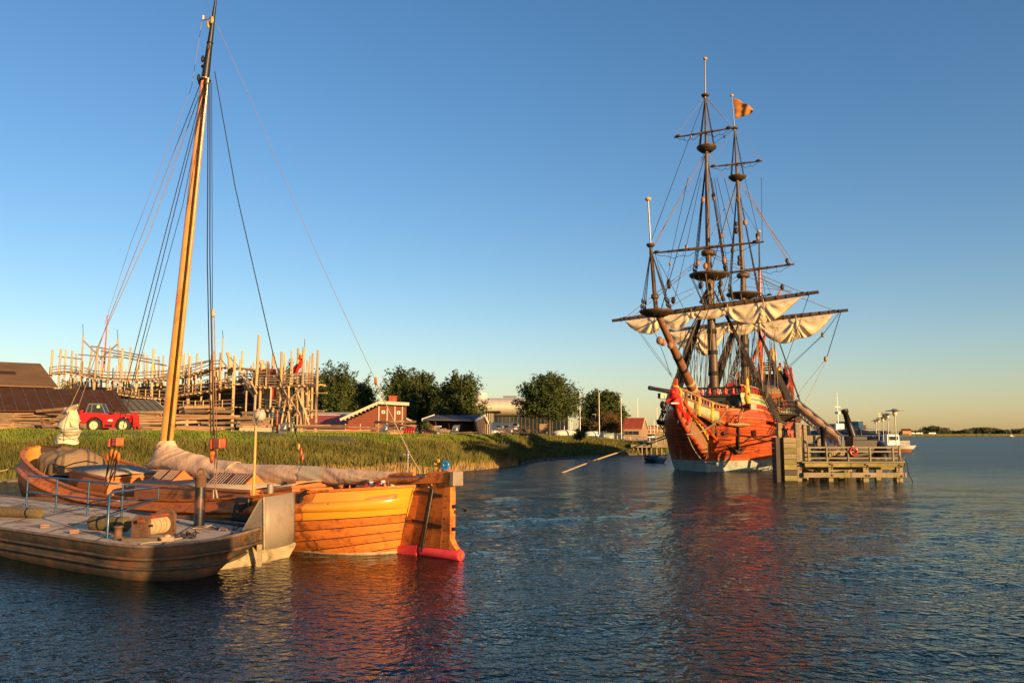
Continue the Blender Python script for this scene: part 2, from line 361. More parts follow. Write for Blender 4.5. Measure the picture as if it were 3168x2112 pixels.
def ground_z(u, D):
    d0, d1, z1, z2 = stv(u, 1), stv(u, 2), stv(u, 3), stv(u, 4)
    t = (D-d0)/(d1-d0)
    if t <= 0: return t*2.0
    if t <= 1:
        s = .25*t+.75*t*t*(3-2*t) ; return z1*s
    return lerp(z1, z2, min(1, (D-d1)/60))
us = []
for a, b in zip(ST, ST[1:]):
    n = max(1, int((b[0]-a[0])/25)) if a[0] > -500 and b[0] < 3200 else 4
    us += [lerp(a[0], b[0], i/n) for i in range(n)]
us.append(ST[-1][0]); rows = []
for u in us:
    d0, d1 = stv(u, 1), stv(u, 2); row = []
    for t in (-.5, -.2, 0, .12, .25, .4, .55, .7, .85, 1, 1.3, 2, 4):
        D = d0+(d1-d0)*t; x = GX(u, D)
        j = noise.noise(Vector((x*.15, D*.15, 0)))*.35*(1 if 0 < t < 1.2 else 0)
        row.append(Vector((x, D, ground_z(u, D)+j)))
    for D in (d1+200, d1+700, 5000):
        D = max(D, row[-1].y+20); row.append(Vector((GX(u, D), D, stv(u, 4))))
    rows.append(row)
gb = MB(); gb.grid(rows)
GROUND = mat('grassy ground', (.085, .10, .022), .95, var=.4, sc=.5, bump=.5, bsc=3, stain=(.13, .10, .04), sst=.8, ssc=.25)
gb.build('ground', GROUND, kind='structure')
# ---- grass and reeds on the bank
random.seed(5)
def blades(name, mt, n, u0, u1, t0, t1, h0, h1, w, lean=.25, dens=None):
    m = MB()
    vs = m.v
    for i in range(n):
        u = random.uniform(u0, u1); t = random.uniform(t0, t1)
        d0, d1 = stv(u, 1), stv(u, 2); D = d0+(d1-d0)*t; x = GX(u, D)
        g = noise.noise(Vector((x*.35, D*.5, 7)))
        if dens and g < dens: continue
        z = ground_z(u, D)-.1; h = random.uniform(h0, h1)*(1+.5*g)
        a = random.uniform(-1, 1)*.8; ww = w*random.uniform(.6, 1.5)
        dx = random.gauss(0, lean)*h; dy = random.gauss(0, lean)*h
        k = len(vs); c, s = math.cos(a)*ww, math.sin(a)*ww
        vs += [Vector((x-c, D-s, z)), Vector((x+c, D+s, z)), Vector((x+c*.8+dx*.5, D+s*.8+dy*.5, z+h*.6)), Vector((x-c*.8+dx*.5, D-s*.8+dy*.5, z+h*.6)), Vector((x+dx, D+dy, z+h))]
        m.f += [[k, k+1, k+2, k+3], [k+3, k+2, k+4]]; m.s += [False, False]
    return m.build(name, mt, kind='stuff')
GRASSM = mat('sunlit grass', (.11, .19, .018), .9, col2=(.26, .30, .05), var=.35, sc=.22, spec=.15)
REEDM = mat('green reed', (.08, .11, .02), .9, col2=(.24, .21, .06), var=.35, sc=.3, spec=.15)
STRAWM = mat('dry reed stalks', (.40, .26, .10), .9, col2=(.5, .34, .14), var=.3, sc=1, spec=.15)
for o_, l_, c_ in ((blades('grass', GRASSM, 52000, -150, 1650, .38, 1.15, .14, .42, .045), 'low sunlit grass along the top of the bank', 'grass'),
                   (blades('reeds', REEDM, 52000, -150, 1625, .02, .5, .8, 1.7, .05, .2), 'green reeds covering the lower bank', 'reeds'),
                   (blades('dry_reed', STRAWM, 15000, 500, 1600, -.02, .1, .5, 1.0, .035, .12), 'yellow dry reed stalks at the water edge', 'reeds'),
                   (blades('bank_grass', REEDM, 26000, 1600, 2060, .05, 1.0, .25, .9, .07, .3), 'dark rough grass on the shaded bank', 'grass'),
                   (blades('weeds', mat('pale weeds', (.2, .16, .05), .9, var=.3, sc=.5), 9000, -100, 1600, .05, .55, .8, 1.6, .05, .3, .1), 'pale seeding weeds between the reeds and grass', 'weeds')):
    tag(o_, l_, c_)
# ---- rocks along the waterline
rk = MB()
for i in range(520):
    if i < 300: u = random.uniform(1612, 2050); t = random.uniform(-.03, .12)
    else: u = random.uniform(-60, 1500); t = random.uniform(-.02, .06)
    d0, d1 = stv(u, 1), stv(u, 2); D = d0+(d1-d0)*t; r = random.uniform(.15, .42)
    mm = Matrix.Rotation(random.uniform(0, 6), 3, 'Z')@Matrix.Rotation(random.uniform(-.5, .5), 3, 'X')
    rk.ell((GX(u, D), D, max(0, ground_z(u, D))), (r*1.2, r, r*.7), 6, 4, mm)
rk.build('shore_rocks', STONE, kind='stuff', lab='small grey rocks lying along the waterline', cat='rocks')
# ---- trees
def tree_crown(m, cx, cy, zb, h, rad, n=60, leaves=60, leaf=.3, up=.75, rnd=1, round_=False):
    for i in range(n):
        az = random.uniform(0, 2*math.pi); k = random.random()
        z0 = zb+h*(-.02+.5*k)
        if round_:
            el = random.uniform(-.42, 1.35); L = rad*random.uniform(.8, 1.12); z0 = zb+h*.42
            d = Vector((math.cos(az)*math.cos(el), math.sin(az)*math.cos(el), math.sin(el)*h*.56/rad)); 
        else:
            out = random.uniform(.2, 1.0)*(1-.2*k)*(1.12-.5*abs(k-.3)); L = 1
            d = Vector((math.cos(az)*out*rad, math.sin(az)*out*rad, h*up*random.uniform(.3, .75)*(1.15-out*.5)))
        st = Vector((cx, cy, z0))
        for j in range(leaves):
            s = random.uniform(.15, 1)**.7; sp = (.16*rad)*(1.15-s)+.12
            q = st+d*s*L+Vector((random.gauss(0, sp), random.gauss(0, sp), random.gauss(0, sp)))
            a = Vector((random.gauss(0, 1), random.gauss(0, 1), random.gauss(0, .6))).normalized(); b = a.cross(Vector((random.gauss(0, 1), random.gauss(0, 1), random.gauss(0, 1)))).normalized()
            l = leaf*random.uniform(.6, 1.4)
            k0 = len(m.v); m.v += [q-a*l*.5, q+b*l*.3, q+a*l*.5, q-b*l*.3]; m.f.append([k0, k0+1, k0+2, k0+3]); m.s.append(False)
def tree(u, D, vtop, width, lab, mt=LEAFA, n=80, leaves=110, leaf=.46, round_=False, trunkh=.03, grp='trees behind the yard', kindn='poplar_tree', zb=None):
    x = GX(u, D); z = ground_z(u, D) if zb is None else zb; top = W(u, vtop, D).z; h = top-z; rad = width/2/F*D*1.22
    t = thing(kindn, lab, 'tree', (x, D, z), 0, grp)
    tr = MB(); tr.tube([(0, 0, -.3), (.05, 0, h*.3), (0, .1, h*.8)], [.028*h, .02*h, .004*h], 7)
    for i in range(9):
        az = i*2.4; z0 = h*random.uniform(.2, .55); tr.tube([(0, 0, z0), (math.cos(az)*rad*.35, math.sin(az)*rad*.35, z0+h*.15), (math.cos(az)*rad*.7, math.sin(az)*rad*.7, z0+h*.36)], [.011*h, .008*h, .003*h], 5)
    tr.build('trunk', BARK, t)
    cb = MB(); tree_crown(cb, 0, 0, h*trunkh, h*(1-trunkh), rad, n, leaves, leaf, round_=round_)
    cb.build('crown', mt, t); return t
random.seed(21)
tree(1035, 165, 1112, 150, 'broad dark poplar just right of the scaffolded hull', n=150)
tree(960, 178, 1150, 120, 'dark poplar half hidden behind the right end of the scaffold', n=100)
tree(880, 182, 1118, 110, 'poplar showing behind the scaffold left of the red figurehead', n=100)
tree(800, 186, 1112, 90, 'thin poplar top showing between the scaffold posts', n=50)
tree(1120, 172, 1160, 120, 'low poplar behind the chimney of the red wooden house', n=100)
tree(1235, 160, 1128, 130, 'dark poplar behind the lean-to roof of the red wooden house', n=150)
tree(1300, 170, 1130, 120, 'dense poplar in the middle of the row between house and open shed', n=130)
tree(1362, 165, 1185, 95, 'lower poplar filling the row behind the open shed', n=100)
tree(1425, 150, 1142, 145, 'large poplar at the right end of the row above the open shed', LEAFB, n=160)
tree(1700, 178, 1155, 176, 'large round tree standing alone before the silver building', LEAFB, n=190, round_=True, trunkh=.13)
tree(1862, 195, 1205, 128, 'second round tree standing left of the red roofed hut', LEAFA, n=150, round_=True, trunkh=.1)
tree(1906, 205, 1262, 60, 'small tree leaning out behind the second round tree', LEAFA, n=60, round_=True, trunkh=.1)
tree(1880, 180, 1275, 105, 'rust coloured shrub below the second round tree', LEAFC, n=70, leaf=.3, round_=True, trunkh=.05, kindn='shrub')
tree(1812, 182, 1300, 50, 'low rusty shrub beside the flagpole', LEAFC, n=30, leaf=.3, round_=True, trunkh=.05, kindn='shrub')
tree(200, 122, 1150, 62, 'sunlit young tree between the brown roof and scaffold', mat('young leaves', (.11, .09, .02), .8, col2=(.2, .15, .04), sc=.6), n=50, leaves=55, leaf=.3, kindn='young_tree', zb=4)
tree(188, 108, 1248, 26, 'small seedling bush growing in front of the dark roof', LEAFB, n=14, leaves=30, leaf=.22, kindn='young_tree', zb=7)
tree(1791, 150, 1328, 38, 'small dark bush on the bank before the white railing', LEAFA, n=26, leaves=40, leaf=.25, round_=True, trunkh=.02, kindn='bush', zb=2.3)
tree(1255+60, 104, 1298, 26, 'pale weedy bush at the bank edge beside the red machine', LEAFB, n=18, leaves=35, leaf=.2, round_=True, trunkh=.02, kindn='bush')
# ---- far wood and the low far fields
fw = MB()
for i in range(120):
    u = 2795+i*5.4; D = 1560+random.uniform(-30, 60)
    h = 15*(.62+.5*noise.noise(Vector((u*.013, 3, 0)))+random.uniform(-.12, .16))*(.75 if u < 2860 else 1)
    x = GX(u, D)
    for j in range(90):
        q = Vector((x+random.gauss(0, 4), D+random.gauss(0, 5), 3+h*random.random()**.8))
        a = Vector((random.gauss(0, 1), random.gauss(0, .4), random.gauss(0, 1))).normalized()*1.7; b = Vector((-a.z, random.uniform(-1, 1), a.x))*.8
        k = len(fw.v); fw.v += [q-a, q+b, q+a, q-b]; fw.f.append([k, k+1, k+2, k+3]); fw.s.append(False)
    fw.ell((x, D+6, 3+h*.42), (5, 4, h*.5), 7, 5)
fw.build('far_wood', LEAFF, kind='stuff', lab='dark belt of trees on the far shore', cat='wood')
ff = MB(); random.seed(2)
for i in range(3800):
    u = random.uniform(2790, 3500); D = random.uniform(0, 1)*70+stv(u, 1)+2
    x = GX(u, D); h = random.uniform(1.5, 3.6); k = len(ff.v); ff.v += [V(x-1.5, D, .8), V(x+1.5, D, .8), V(x+1.1, D, 1+h), V(x-1.3, D+.4, .8+h)]; ff.f.append([k, k+1, k+2, k+3]); ff.s.append(False)
ff.build('far_reeds', mat('far reed belt', (.13, .12, .035), .9, var=.25, sc=.05), kind='stuff', lab='pale green reed belt below the far wood', cat='reeds')
for i, (u, v) in enumerate(((2824, 1339), (2836, 1340), (2842, 1340), (2850, 1340), (2876, 1340), (2884, 1340), (2891, 1340))):
    p = W(u, v, 1340); m = MB(); m.box((p.x, p.y, 4.5), (3.4 if i else 6, 3, 2.0)); m.box((p.x, p.y, 6.0), (2.4 if i else 4, 2.4, 1.0))
    m.build('far_camper', WHITE, lab='tiny white camper on the far shore, %s of the row' % ('largest and first', 'second from the left', 'third from the left', 'middle one', 'third from the right', 'second from the right', 'rightmost')[i], cat='camper', grp='white campers on the far shore')
t = wthing('sailing_boat', 'tiny moored sailing boat near the far shore at the right edge', 'boat', W(3128, 1351, 1150))
p = W(3128, 1351, 1150); m = MB(); m.tube([p+V(-6, 0, .6), p+V(-4, 0, 0.3), p+V(4, 0, .3), p+V(7, 0, 1.2)], [.3, 1.1, 1.3, .3], 8); m.build('hull', FARBOAT, t)
m = MB(); m.tube([p+V(0, 0, 1), p+V(0, 0, 11)], .14, 5); m.build('mast', GREYM, t)
m = MB(); m.box(p+V(.5, 0, 1.7), (4, 1.4, .9)); m.build('cabin', WHITE, t)
t = wthing('far_house', 'small orange building among trees on the far shore', 'building', W(2802, 1342, 1180))
p = W(2802, 1342, 1180); m = MB(); m.box((p.x, p.y, 5.5), (12, 8, 6)); m.build('wall', ORANGEB, t)
m = MB(); m.plate([(p.x-7, p.y-4.5, 8.5), (p.x+7, p.y-4.5, 8.5), (p.x+7, p.y, 11), (p.x-7, p.y, 11)], (0, 0, .3)); m.build('roof', ROOFDK, t)
# ================================================================ YARD BUILDINGS AND THINGS ON THE BANK
AXY = (Vector((-.8, -.6, 0)), Vector((-.6, .8, 0)))
def roofslab(m, a, b, c, d, t=.15): m.plate([a, b, c, d], (0, 0, -t))
def gable(name, lab, cat, o, L, Wd, ze, zr, mroof, mwall, axes=AXY, zb=3.6, seams=0, trim=None, over=.4, panes=None, grp=None):
    """o = near right eave corner; ridge runs along axes[0]"""
    ax, ay = axes; o = Vector((o[0], o[1], 0)); t = wthing(name, lab, cat, o+V(0, 0, zb), grp)
    P = lambda s, w, z: o+ax*s+ay*w+V(0, 0, z)
    m = MB(); roofslab(m, P(-over, -over, ze), P(L, -over, ze), P(L, Wd/2, zr), P(-over, Wd/2, zr)); m.build('roof', mroof, t)
    m = MB(); roofslab(m, P(-over, Wd/2+.02, zr), P(L, Wd/2+.02, zr), P(L, Wd+over, ze), P(-over, Wd+over, ze)); rb = m.build('roof', mroof, t)
    m = MB(); m.plate([P(0, 0, zb), P(0, Wd, zb), P(0, Wd, ze-.2), P(0, Wd/2, zr-.25), P(0, 0, ze-.2)], ax*.25); m.build('gable_wall', mwall, t)
    m = MB(); m.plate([P(0.02, .05, zb), P(L, .05, zb), P(L, .05, ze-.25), P(.02, .05, ze-.25)], ay*.2); m.build('wall', mwall, t)
    if seams:
        n = int(L/seams); sm = None
        for i in range(n+1):
            s = i*seams; mm = MB(); mm.bar(P(s, -over, ze+.03), P(s, Wd/2, zr+.03), .07, .07); mm.build('roof_seam', SEAM, t)
    if trim:
        m = MB(); m.bar(P(-over-.05, -over, ze), P(-over-.05, Wd/2, zr), .12, .3); m.bar(P(-over-.05, Wd/2, zr), P(-over-.05, Wd+over, ze), .12, .3); m.build('barge_board', trim, t)
    if panes:
        for (s, w, a, b) in panes:
            q = lambda s_, w_: P(s_, w_, lerp(ze, zr, w_/(Wd/2))+.05)
            m = MB(); m.plate([q(s, w), q(s+a, w), q(s+a, w+b), q(s, w+b)], (0, 0, .04)); m.build('roof_light', ROOFDK, t)
    return t
e = W(169, 1197, 120)
gable('brown_roof_barn', 'large barn with a brown sheet roof and faint roof lights at the left edge', 'barn', e, 30, 38, 10.4, 15.1, ROOFBR, TIMBD, panes=[(4, 8, 3, 2.6), (10, 8, 3, 2.6), (16, 8, 3, 2.6)])
e = W(387, 1274, 92)
gable('dark_roof_shed', 'long low shed with dark seamed metal roof behind the red telehandler', 'shed', e, 26, 15, 6.05, 8.75, ROOFDK, TIMBD, seams=1.15)
e = W(502, 1274, 101)
gable('grey_roof_shed', 'small shed with grey green roof and white edge right of the dark roof', 'shed', e, 9, 12.8, 6.3, 8.0, ROOFGR, TIMBD, trim=WHITEP, seams=.8)

# ---- scaffolded hull
def sD(u): return lerp(152, 108, (u-155)/(985-155))
SFL = W(155, 1340, 152); SFR = W(985, 1340, 108)
sdir = Vector((SFR.x-SFL.x, SFR.y-SFL.y, 0)).normalized(); snor = Vector((-sdir.y, sdir.x, 0))
SF = Frame((SFL.x, SFL.y), (sdir.x, sdir.y))
def SP(u, v, off=0): return SF.on_y(u, v, off)
sroot = thing('scaffold', 'tall pale timber scaffold with walkways around the unfinished wooden hull', 'scaffold', SF.O+V(0, 0, 0), SF.rz)
random.seed(8)
Z3 = lambda x, y: (x/3.485, 950+y/3.485)
Z4 = lambda x, y: (500+x/3.485, 950+y/3.485)
near = [Z3(*a)+Z3(*b) for a, b in (((567,460),(545,780)), ((657,450),(632,760)), ((712,455),(688,760)), ((778,465),(765,760)), ((1055,415),(1000,895)), ((1190,425),(1143,900)), ((1325,440),(1283,960)), ((1490,520),(1458,965)), ((1658,445),(1625,1010)), ((2050,530),(2010,1090)))]
near += [Z4(*a)+Z4(*b) for a, b in (((312,525),(278,1090)), ((547,510),(528,1090)), ((790,525),(765,1090)), ((1052,300),(1015,830)), ((1066,840),(1052,1290)), ((1298,480),(1275,1290)), ((1535,430),(1505,1280)), ((1687,462),(1655,1275)))]
far = [Z3(*a)+Z3(*b) for a, b in (((897,295),(865,880)), ((822,500),(815,700)), ((995,420),(945,700)), ((1105,430),(1100,620)), ((1270,340),(1305,600)), ((1410,430),(1400,700)), ((1548,485),(1560,700)), ((1590,520),(1585,700)), ((1712,530),(1720,700)), ((1765,520),(1745,700)), ((1980,510),(1975,700)))]
far += [Z4(*a)+Z4(*b) for a, b in (((237,510),(235,720)), ((387,500),(375,600)), ((665,330),(643,750)), ((632,490),(615,760)), ((872,470),(855,760)), ((1205,490),(1188,740)), ((1332,505),(1325,700)), ((1405,465),(1390,720)), ((1475,442),(1465,720)), ((1632,495),(1615,1280)), ((1580,590),(1560,1280)), ((1102,575),(1080,740)))]
zg = 3.65
for row, off, r in ((near, 0, .21), (far, 9, .18)):
    for (u0, v0, u1, v1) in row:
        a = SP(u0, v0, off); b = SP(u1, v1, off); k = (zg-.3-a.z)/(b.z-a.z); b = a+(b-a)*k
        b.x = a.x+(b.x-a.x)*.6
        m = MB(); m.tube([b, a], [r*1.25*random.uniform(.85, 1.2), r*random.uniform(.7, 1)], 7); m.build('post', POST, sroot)
for i in range(30):
    u = random.uniform(170, 975); a = SP(u, random.uniform(1085, 1150), random.choice([2, 4, 7, 9])); m = MB(); m.tube([V(a.x+random.uniform(-.2, .2), a.y, zg-.2), a], [.15, .11], 6); m.build('post', POST, sroot)
# thin wires on posts and the red flag pole
m = MB(); m.tube([SP(*Z3(1160, 95), 4), SP(*Z3(1118, 700), 4)], [.1, .2], 6); m.ell(SP(*Z3(1160, 95), 4), .16, 6, 4); m.build('flag_pole', HULLR, sroot)
for (p, q) in ((Z3(893,180), Z3(897,300)), (Z3(1262,240), Z3(1272,345)), (Z4(655,250), Z4(665,335)), (Z4(1545,340), Z4(1540,430))):
    m = MB(); m.tube([SP(*p, 4), SP(*q, 4)], .05, 4); m.build('lightning_rod', BLACKM, sroot)
def walkway(pts, off, rail=True, depth=1.6, joist=True, rails=(.5, 1.0), stan=1.9):
    P = [SP(u, v, off) for u, v in pts]
    for a, b in zip(P, P[1:]):
        n = max(1, int((b-a).length/4.5))
        for i in range(n):
            p = a+(b-a)*(i/n); q = a+(b-a)*((i+1)/n)
            for k in range(3):
                o_ = V(0, k*depth/3, random.uniform(-.03, .03)); m = MB(); m.bar(p+o_+V(0, .25, 0), q+o_+V(.1, .25, 0), depth/3-.06, .09); m.build('walkway_plank', POST, sroot)
            m = MB(); m.bar(p+V(0, -.1, -.14), q+V(0, -.1, -.14+random.uniform(-.04, .04)), .12, .24); m.build('ledger', TIMB, sroot)
            if rail:
                for h in rails:
                    m = MB(); m.bar(p+V(0, -.02, h), q+V(0, -.02, h+random.uniform(-.06, .06)), .05, .15); m.build('guard_rail', POST, sroot)
        L = (b-a).length; n = max(1, int(L/stan))
        for i in range(n+1):
            p = a+(b-a)*(i/n)
            if rail:
                m = MB(); m.bar(p+V(0, -.1, -.5), p+V(0, -.1, 1.1), .11, .11); m.build('stanchion', POST, sroot)
        if joist:
            for i in range(int(L/1.1)):
                p = a+(b-a)*(i*1.1/L); m = MB(); m.box(p+V(0, .3, -.28), (.16, 1.7, .16)); m.build('joist', POST, sroot)
S = lambda f, l: [f(*p) for p in l]
walkway(S(Z3, [(540,705),(700,690),(860,715)]), 0, stan=2.5)
walkway(S(Z3, [(900,715),(1010,750),(1240,765),(1470,775),(1640,765),(1900,745)])+S(Z4, [(330,720),(530,650),(640,645)]), 0, joist=True)
walkway(S(Z4, [(640,640),(860,655),(1090,690)]), 4, rail=False)
walkway(S(Z3, [(1200,905),(1500,955),(1800,975)])+S(Z4, [(250,930),(520,890),(770,830)]), -.6)
walkway(S(Z4, [(840,770),(1010,775),(1200,780)]), 5, rails=(.4,.8))
walkway(S(Z4, [(980,840),(1280,850),(1505,825),(1670,840)]), 0, rails=(.35,.7,1.05,1.4), stan=2.4)
walkway(S(Z3, [(1650,1050),(1980,1085)])+S(Z4, [(280,1085),(540,1085),(780,1075)]), -.5)
walkway(S(Z4, [(1060,1085),(1280,1105),(1500,1110)]), 0, rails=(.4,.8,1.2))
walkway(S(Z4, [(1500,1100),(1620,1110)]), 5, rails=(.4,.8,1.2))
walkway(S(Z4, [(1500,820),(1670,830)]), 5, rails=(.4,.8,1.2))
# long horizontal poles near the top of the left half
for p, q in ((Z3(850,510), Z3(1280,545)), (Z3(985,420), Z3(1560,525)), (Z3(1090,470), Z3(1720,580)), (Z3(1220,520), Z3(1800,630)), (Z3(630,530), Z3(890,560)), (Z3(900,360), Z3(1100,560)), (Z3(1270,395), Z3(1080,560)),
             (Z4(0,620), Z4(60,630)), (Z4(640,560), Z4(720,660)), (Z4(740,540), Z4(850,665)), (Z4(0,760), Z4(330,690)), (Z4(180,650), Z4(540,570))):
    m = MB(); m.tube([SP(*p, 3), SP(*q, 3)], .12, 6); m.build('pole', POST, sroot)
# crossed braces, diagonal struts at the right tower
for p, q in ((Z4(1280,840), Z4(1490,1150)), (Z4(1300,1080), Z4(1535,840)), (Z4(1340,990), Z4(1290,1250)), (Z4(1520,1060), Z4(1590,1270)), (Z4(1440,860), Z4(1520,1080)), (Z4(1400,990), Z4(1330,1290)), (Z4(1030,930), Z4(960,800)),
             (Z4(1180,1200), Z4(1060,1290)), (Z4(1470,880), Z4(1460,1280)), (Z4(1370,850), Z4(1375,1290)), (Z4(1205,1080), Z4(1185,1290)), (Z4(1165,1150), Z4(1155,1290)), (Z4(915,900), Z4(905,1180)), (Z4(430,960), Z4(410,1085)),
             (Z4(700,720), Z4(690,850)), (Z4(625,930), Z4(620,1080)), (Z4(1180,880), Z4(1170,1080)), (Z4(370,730), Z4(365,920))):
    m = MB(); m.tube([SP(*p, -.3), SP(*q, -.3)], .13, 6); m.build('brace', POST, sroot)
for i in range(260):
    f = random.choice([0, 1]); 
    u = random.uniform(215, 960); v = random.uniform(1150, 1275); h = random.uniform(6, 16); off = random.uniform(.5, 8)
    a = SP(u, v, off); m = MB(); 
    if random.random() < .45: m.bar(a, a+V(random.uniform(-.2, .2), 0, random.uniform(.9, 2.0)), .14)
    else: m.bar(a, a+V(random.uniform(1.2, 4), random.uniform(-.6, .6), random.uniform(-.2, .3)), .14)
    m.build('timber', POST, sroot)
# stair
sa = SP(*Z4(880, 790), 1); sb = SP(*Z4(1000, 970), 1)
for k in range(2):
    m = MB(); m.bar(sa+V(0, k*1.0, 0), sb+V(0, k*1.0, 0), .1, .25); m.build('stair_stringer', POST, sroot)
    m = MB(); m.bar(sa+V(0, k*1.0, 1.0), sb+V(0, k*1.0, 1.0), .08, .12); m.build('hand_rail', POST, sroot)
for i in range(13):
    p = sa.lerp(sb, i/12); m = MB(); m.box(p+V(0, .5, 0), (.28, 1.0, .06)); m.build('stair_tread', POST, sroot)
# unfinished hull
hroot = thing('unfinished_ship_hull', 'dark unfinished wooden hull with curved ribs standing inside the scaffold', 'ship', SF.O, SF.rz)
hl = [SP(*Z3(640, 760), 4).x, SP(*Z4(1280, 900), 4).x]
def hull_pt(t, k, side):
    x = lerp(hl[0], hl[1], t); top = lerp(12.4, 10.4, t)+1.2*(abs(t-.42)*2)**2.4; z = lerp(4.2, top, k)
    w = 3.9*(1-abs(2*t-1)**3.2)*(.55+.45*math.sin(k*math.pi*.6)); return V(x, 5+side*w, z)
NS = 13
for side in (-1, 1):
    for k in range(NS):
        if side == 1 and k < 6: continue
        brk = [0, .24, .5, .77, 1]
        for b0, b1 in zip(brk, brk[1:]):
            if random.random() < .12: continue
            m = MB(); rows = []
            for i in range(7):
                t = lerp(b0, b1, i/6); rows.append([hull_pt(t, k/NS+.008, side), hull_pt(t, (k+.88)/NS, side)])
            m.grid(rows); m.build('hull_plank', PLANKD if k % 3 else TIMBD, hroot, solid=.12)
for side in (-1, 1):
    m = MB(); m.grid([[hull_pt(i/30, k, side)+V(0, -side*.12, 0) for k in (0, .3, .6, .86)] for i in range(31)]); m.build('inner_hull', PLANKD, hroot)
for i in range(34):
    t = .02+.96*i/33
    for side in (-1, 1):
        pts = [hull_pt(t, k, side)+V(0, -side*.25, 0) for k in (.1, .35, .6, .85, 1.0)]; pts.append(pts[-1]+V(0, side*.1, random.uniform(.4, 1.6)))
        m = MB(); m.tube(pts, .16, 5); m.build('rib', POST if i % 2 else TIMB, hroot)
for u, v0, v1 in ((Z4(730, 0)[0], Z4(0,490)[1], Z4(0,740)[1]), (Z4(1080, 0)[0], Z4(0,580)[1], Z4(0,740)[1])):
    a = SP(u, v1, 5); b = SP(u, v0, 5); m = MB(); m.tube([a, a.lerp(b, .4)+V(.3, 0, 0), a.lerp(b, .8)+V(0.1, 0, 0), b+V(-.4, 0, 0)], [.4, .4, .35, .3], 7); m.build('head_timber', POST, hroot)
m = MB(); a = SP(*Z4(1160, 700), 4.5); m.box(a, (1.6, 1.4, .9)); m.build('stem_block', HULLR, hroot)
m = MB(); a = SP(*Z4(1190, 930), 5); m.box(a, (3.6, 4, 2.2)); m.build('red_planking', HULLD, hroot)
# red carved figurehead on the scaffold end
ft = thing('carved_figurehead', 'red and gold carved lion figurehead at the right end of the scaffold', 'figurehead', SF.O, SF.rz)
pts = [SP(*Z4(*p), 3) for p in ((1430,705),(1450,660),(1480,620),(1495,575),(1500,530))]
m = MB(); m.tube(pts, [.45, .42, .36, .34, .2], 8); m.build('body', REDW, ft)
m = MB(); m.ell(SP(*Z4(1502, 545), 2.8), (.36, .4, .4), 8, 6); m.ell(SP(*Z4(1525, 552), 2.8), (.2, .24, .16), 6, 5); m.build('head', REDW, ft)
m = MB(); m.lathe(SP(*Z4(1500, 520), 2.8), [(.3, 0), (.34, .2), (.22, .3)], 8); m.ell(SP(*Z4(1475, 585), 2.6), (.22, .3, .5), 7, 5); m.build('crown', GOLD, ft)
m = MB(); m.tube([pts[2]+V(.2, -.3, .1), pts[2]+V(.6, -.4, .1), pts[2]+V(.7, -.4, .5)], [.14, .12, .08], 6); m.tube([pts[1]+V(.2, .3, .1), pts[1]+V(.6, .3, .1), pts[1]+V(.7, .3, .4)], [.14, .12, .08], 6); m.build('foreleg', REDW, ft)

# ---- timber stacks (each beam a part)
def stack(name, lab, u0, u1, vb, vt, D, mt=TIMB, n=None, th=.26, depth=2.2, jit=1.0, rz=0, cat='timber stack', grp='timber stacks in the yard'):
    a = W(u0, vb, D); b = W(u1, vb, D); zt = W(u0, vt, D).z; zb = min(a.z, ground_z(u0, D)+.05); c = (a+b)/2; L = (b-a).length
    t = thing(name, lab, cat, (c.x, c.y, zb), rz, grp)
    z = 0; H = zt-zb; row = 0
    while z < H-.05:
        h = th*random.uniform(.7, 1.3); dpt = depth/2
        for j in range(2):
            x0 = -L/2+random.uniform(-.06, L*.22)*jit; x1 = L/2-random.uniform(-.06, L*.28)*jit
            if z/H > .7: x1 = lerp(x0, x1, random.uniform(.45, 1))
            if random.random() < .4 and x1-x0 > 4:
                xm = lerp(x0, x1, random.uniform(.3, .7)); m = MB(); m.bar(V(xm+random.uniform(.1, .8), j*dpt-.15, z+h/2), V(x1, j*dpt-.1, z+h/2+random.uniform(-.1, .1)*jit), dpt*.6, h*.8); m.build('beam', random.choice([mt, TIMBD]), t); x1 = xm
            tilt = random.uniform(-.12, .12)*jit
            m = MB(); m.bar(V(x0, j*dpt+random.uniform(-.3, .1), z+h/2), V(x1, j*dpt+random.uniform(-.2, .2), z+h/2+tilt), dpt*.7, h*.86); m.build('beam', mt if random.random() < .7 else TIMBD, t)
        z += h+random.choice([0, .03, .1])
    return t
random.seed(17)
stack('timber_stack', 'wide low stack of weathered boards at the far left edge of the bank', -20, 36, 1338, 1302, 79, th=.12, jit=.3)
stack('timber_stack', 'long stack of thin weathered boards under the dark roof', -30, 190, 1330, 1281, 86, th=.14)
stack('timber_stack', 'jumbled heap of boards left of the bow sail bundle', 62, 150, 1338, 1312, 80, TIMBD, th=.2)
stack('timber_stack', 'low heap of planks just behind the telehandler', 150, 215, 1336, 1300, 88, th=.2)
stack('timber_stack', 'wide heap of beams between the telehandler and the mast', 418, 520, 1338, 1276, 92, th=.24)
stack('timber_stack', 'lower heap of old beams left of the telehandler forks', 395, 450, 1339, 1312, 88, TIMBD, th=.25)
stack('timber_stack', 'big heap of beams right of the mast under the scaffold', 530, 735, 1338, 1262, 92, th=.34)
stack('timber_stack', 'low grey beams lying before the big heap', 545, 700, 1341, 1320, 86, th=.3, jit=.5)
stack('timber_stack', 'planks laid flat on the pale stone blocks', 740, 835, 1322, 1302, 87, th=.16)
stack('timber_stack', 'dark heap of timber under the scaffold stairs', 730, 830, 1320, 1280, 98, TIMBD, th=.3)
stack('timber_stack', 'long neat stack of fresh orange beams before the red shed', 910, 1152, 1341, 1317, 98, th=.22, jit=.25)
stack('timber_stack', 'heavy beams stacked in front of the red wooden house', 1149, 1302, 1326, 1302, 104, th=.34, jit=.6)
stack('timber_stack', 'row of logs in front of the open shed', 1325, 1402, 1348, 1335, 108, th=.4)
